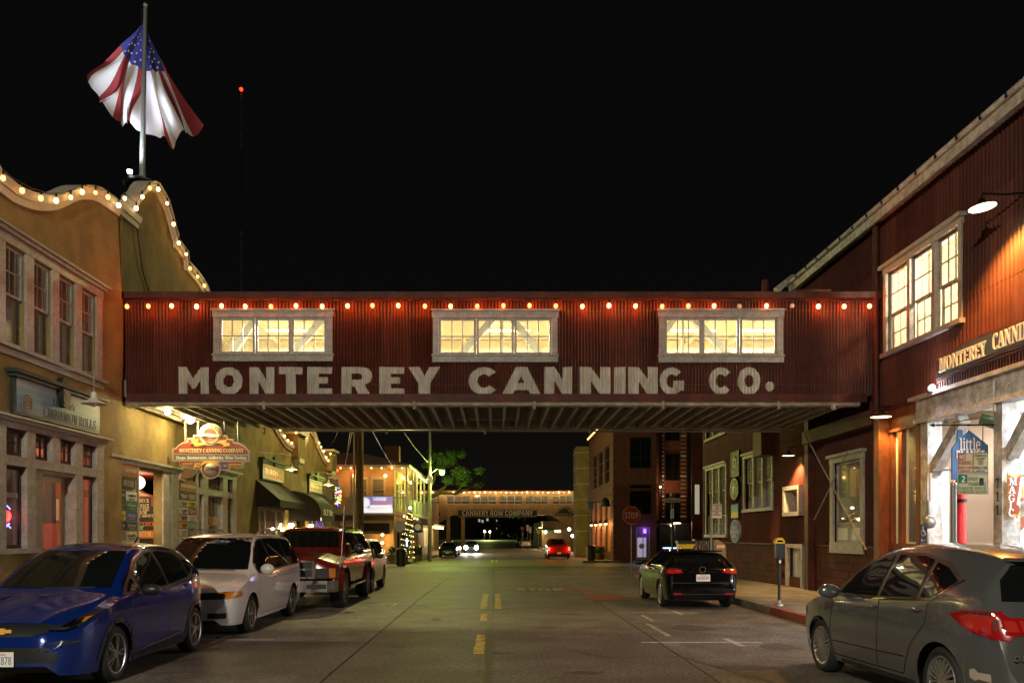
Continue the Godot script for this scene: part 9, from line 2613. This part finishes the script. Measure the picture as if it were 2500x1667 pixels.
func flag() -> void:
	var Z := 22.0
	var foot := pz(346, 436, Z)
	var tip := pz(354, 12, Z)
	var t := thing("flagpole", "pale metal flagpole on the bell gable with lamp at its foot", "flagpole", foot)
	part(t, "pole", G.new().tube([foot, foot.lerp(tip, 0.5), tip], [0.075, 0.06, 0.045], 12), M.pale_metal, 50)
	part(t, "truck", G.new().ball(tip, 0.06, 10), M.pale_metal, 60)
	part(t, "foot_dome", G.new().lathe([Vector2(0.42, 0), Vector2(0.36, 0.1), Vector2(0.2, 0.17), Vector2(0.001, 0.2)], foot + Vector3(-0.05, -0.16, 0), Vector3.UP, 16), M.black_metal, 45)
	part(t, "halyard", G.new().tube([pz(345, 20, Z - 0.1), pz(346, 60, Z - 0.1)], 0.012, 5), M.black)
	part(t, "pole_lamp", G.new().tube([foot + Vector3(-0.2, 0.02, 0.28), foot + Vector3(-0.2, 0.1, 0.28)], [0.06, 0.07], 10), M.tube_cool)
	spot(t, foot + Vector3(-0.2, 0.14, 0.28), Vector3(0.08, 1, -0.1), Color(0.9, 0.95, 1.0), 14.0, 36.0, 0.8, 0.15)
	# the flag, slack and gathered at its upper corner
	var f := thing("flag", "striped flag with blue starred canton hanging slack from the pole", "flag", pz(350, 290, Z))
	mat("flag_white", Color(0.72, 0.68, 0.7), 0.85, 0.0, {"backlight_enabled": true, "backlight": Color(0.3, 0.28, 0.3)})
	mat("flag_red", Color(0.3, 0.035, 0.04), 0.85, 0.0, {"backlight_enabled": true, "backlight": Color(0.12, 0.02, 0.02)})
	mat("flag_blue", Color(0.03, 0.035, 0.22), 0.85, 0.0, {"backlight_enabled": true, "backlight": Color(0.02, 0.02, 0.1)})
	var ends := [[0.0, 200], [0.1, 216], [0.22, 240], [0.4, 290], [0.55, 345], [0.7, 395], [0.82, 428], [0.92, 446], [1.0, 460]]
	var endy := [[0.0, 178], [0.1, 210], [0.22, 245], [0.4, 285], [0.55, 303], [0.7, 316], [0.82, 312], [0.92, 296], [1.0, 268]]
	var P := func(sv: float, tv: float) -> Vector3:
		var ex: float = curve(ends, sv)
		var ey: float = curve(endy, sv)
		var bow: float = sin(PI * tv) * 0.09
		var x: float = lerpf(347, ex, tv) + (12.0 if sv < 0.5 else -8.0) * bow * absf(sv - 0.5) * 2.0
		var y: float = lerpf(56, ey, pow(tv, 0.94))
		var dz: float = 0.3 * tv * sin(sv * 19.0 + 1.6 * sin(tv * 3.0 + sv * 2.0)) + 0.13 * tv * sin(sv * 43.0 + tv * 6.0) + 0.16 * sin(tv * 7.0 + sv * 5.0) * sv * tv
		return pz(x, y, Z + 0.08) + Vector3(0.07 * tv * sin(sv * 27.0 + tv * 5.0), tv * tv * (0.09 * sin(sv * 31.0 + 1.0) + 0.05 * sin(sv * 71.0)), dz - 0.5 * tv)
	# white stripes spread where the cloth faces out, red ones turn into the folds between
	var wd := [0.05, 0.06, 0.05, 0.07, 0.05, 0.12, 0.055, 0.15, 0.055, 0.12, 0.045, 0.07, 0.05]
	var tot := 0.0
	for w in wd: tot += w
	var sa := 0.0
	for k in 13:
		var g := G.new()
		var sb: float = sa + wd[k] / tot
		for i in 8:
			for j in 16:
				var s0 := lerpf(sa, sb, i / 8.0)
				var s1 := lerpf(sa, sb, (i + 1) / 8.0)
				var t0 := 0.4 + 0.6 * j / 16.0
				var t1 := 0.4 + 0.6 * (j + 1) / 16.0
				g.quad(P.call(s0, t0), P.call(s1, t0), P.call(s1, t1), P.call(s0, t1))
		sa = sb
		part(f, "stripe", g, M.flag_red if k % 2 == 0 else M.flag_white, 60)
	var g := G.new()
	for i in 60:
		for j in 10:
			g.quad(P.call(i / 60.0, 0.4 * j / 10.0), P.call((i + 1) / 60.0, 0.4 * j / 10.0), P.call((i + 1) / 60.0, 0.4 * (j + 1) / 10.0), P.call(i / 60.0, 0.4 * (j + 1) / 10.0))
	var cn := part(f, "canton", g, M.flag_blue, 60)
	g = G.new()
	for r in 7:
		for k in 6:
			var c: Vector3 = P.call((k + 0.5 + 0.4 * (r % 2)) / 6.6, 0.1 + 0.045 * r) + Vector3(0, 0, 0.015)
			var w := 0.012 + 0.004 * r
			g.quad(c + Vector3(-w, 0, 0), c + Vector3(0, w * 1.2, 0), c + Vector3(w, 0, 0), c + Vector3(0, -w * 1.2, 0))
	part(cn, "stars", g, M.flag_white).set_meta("kind", "stuff")
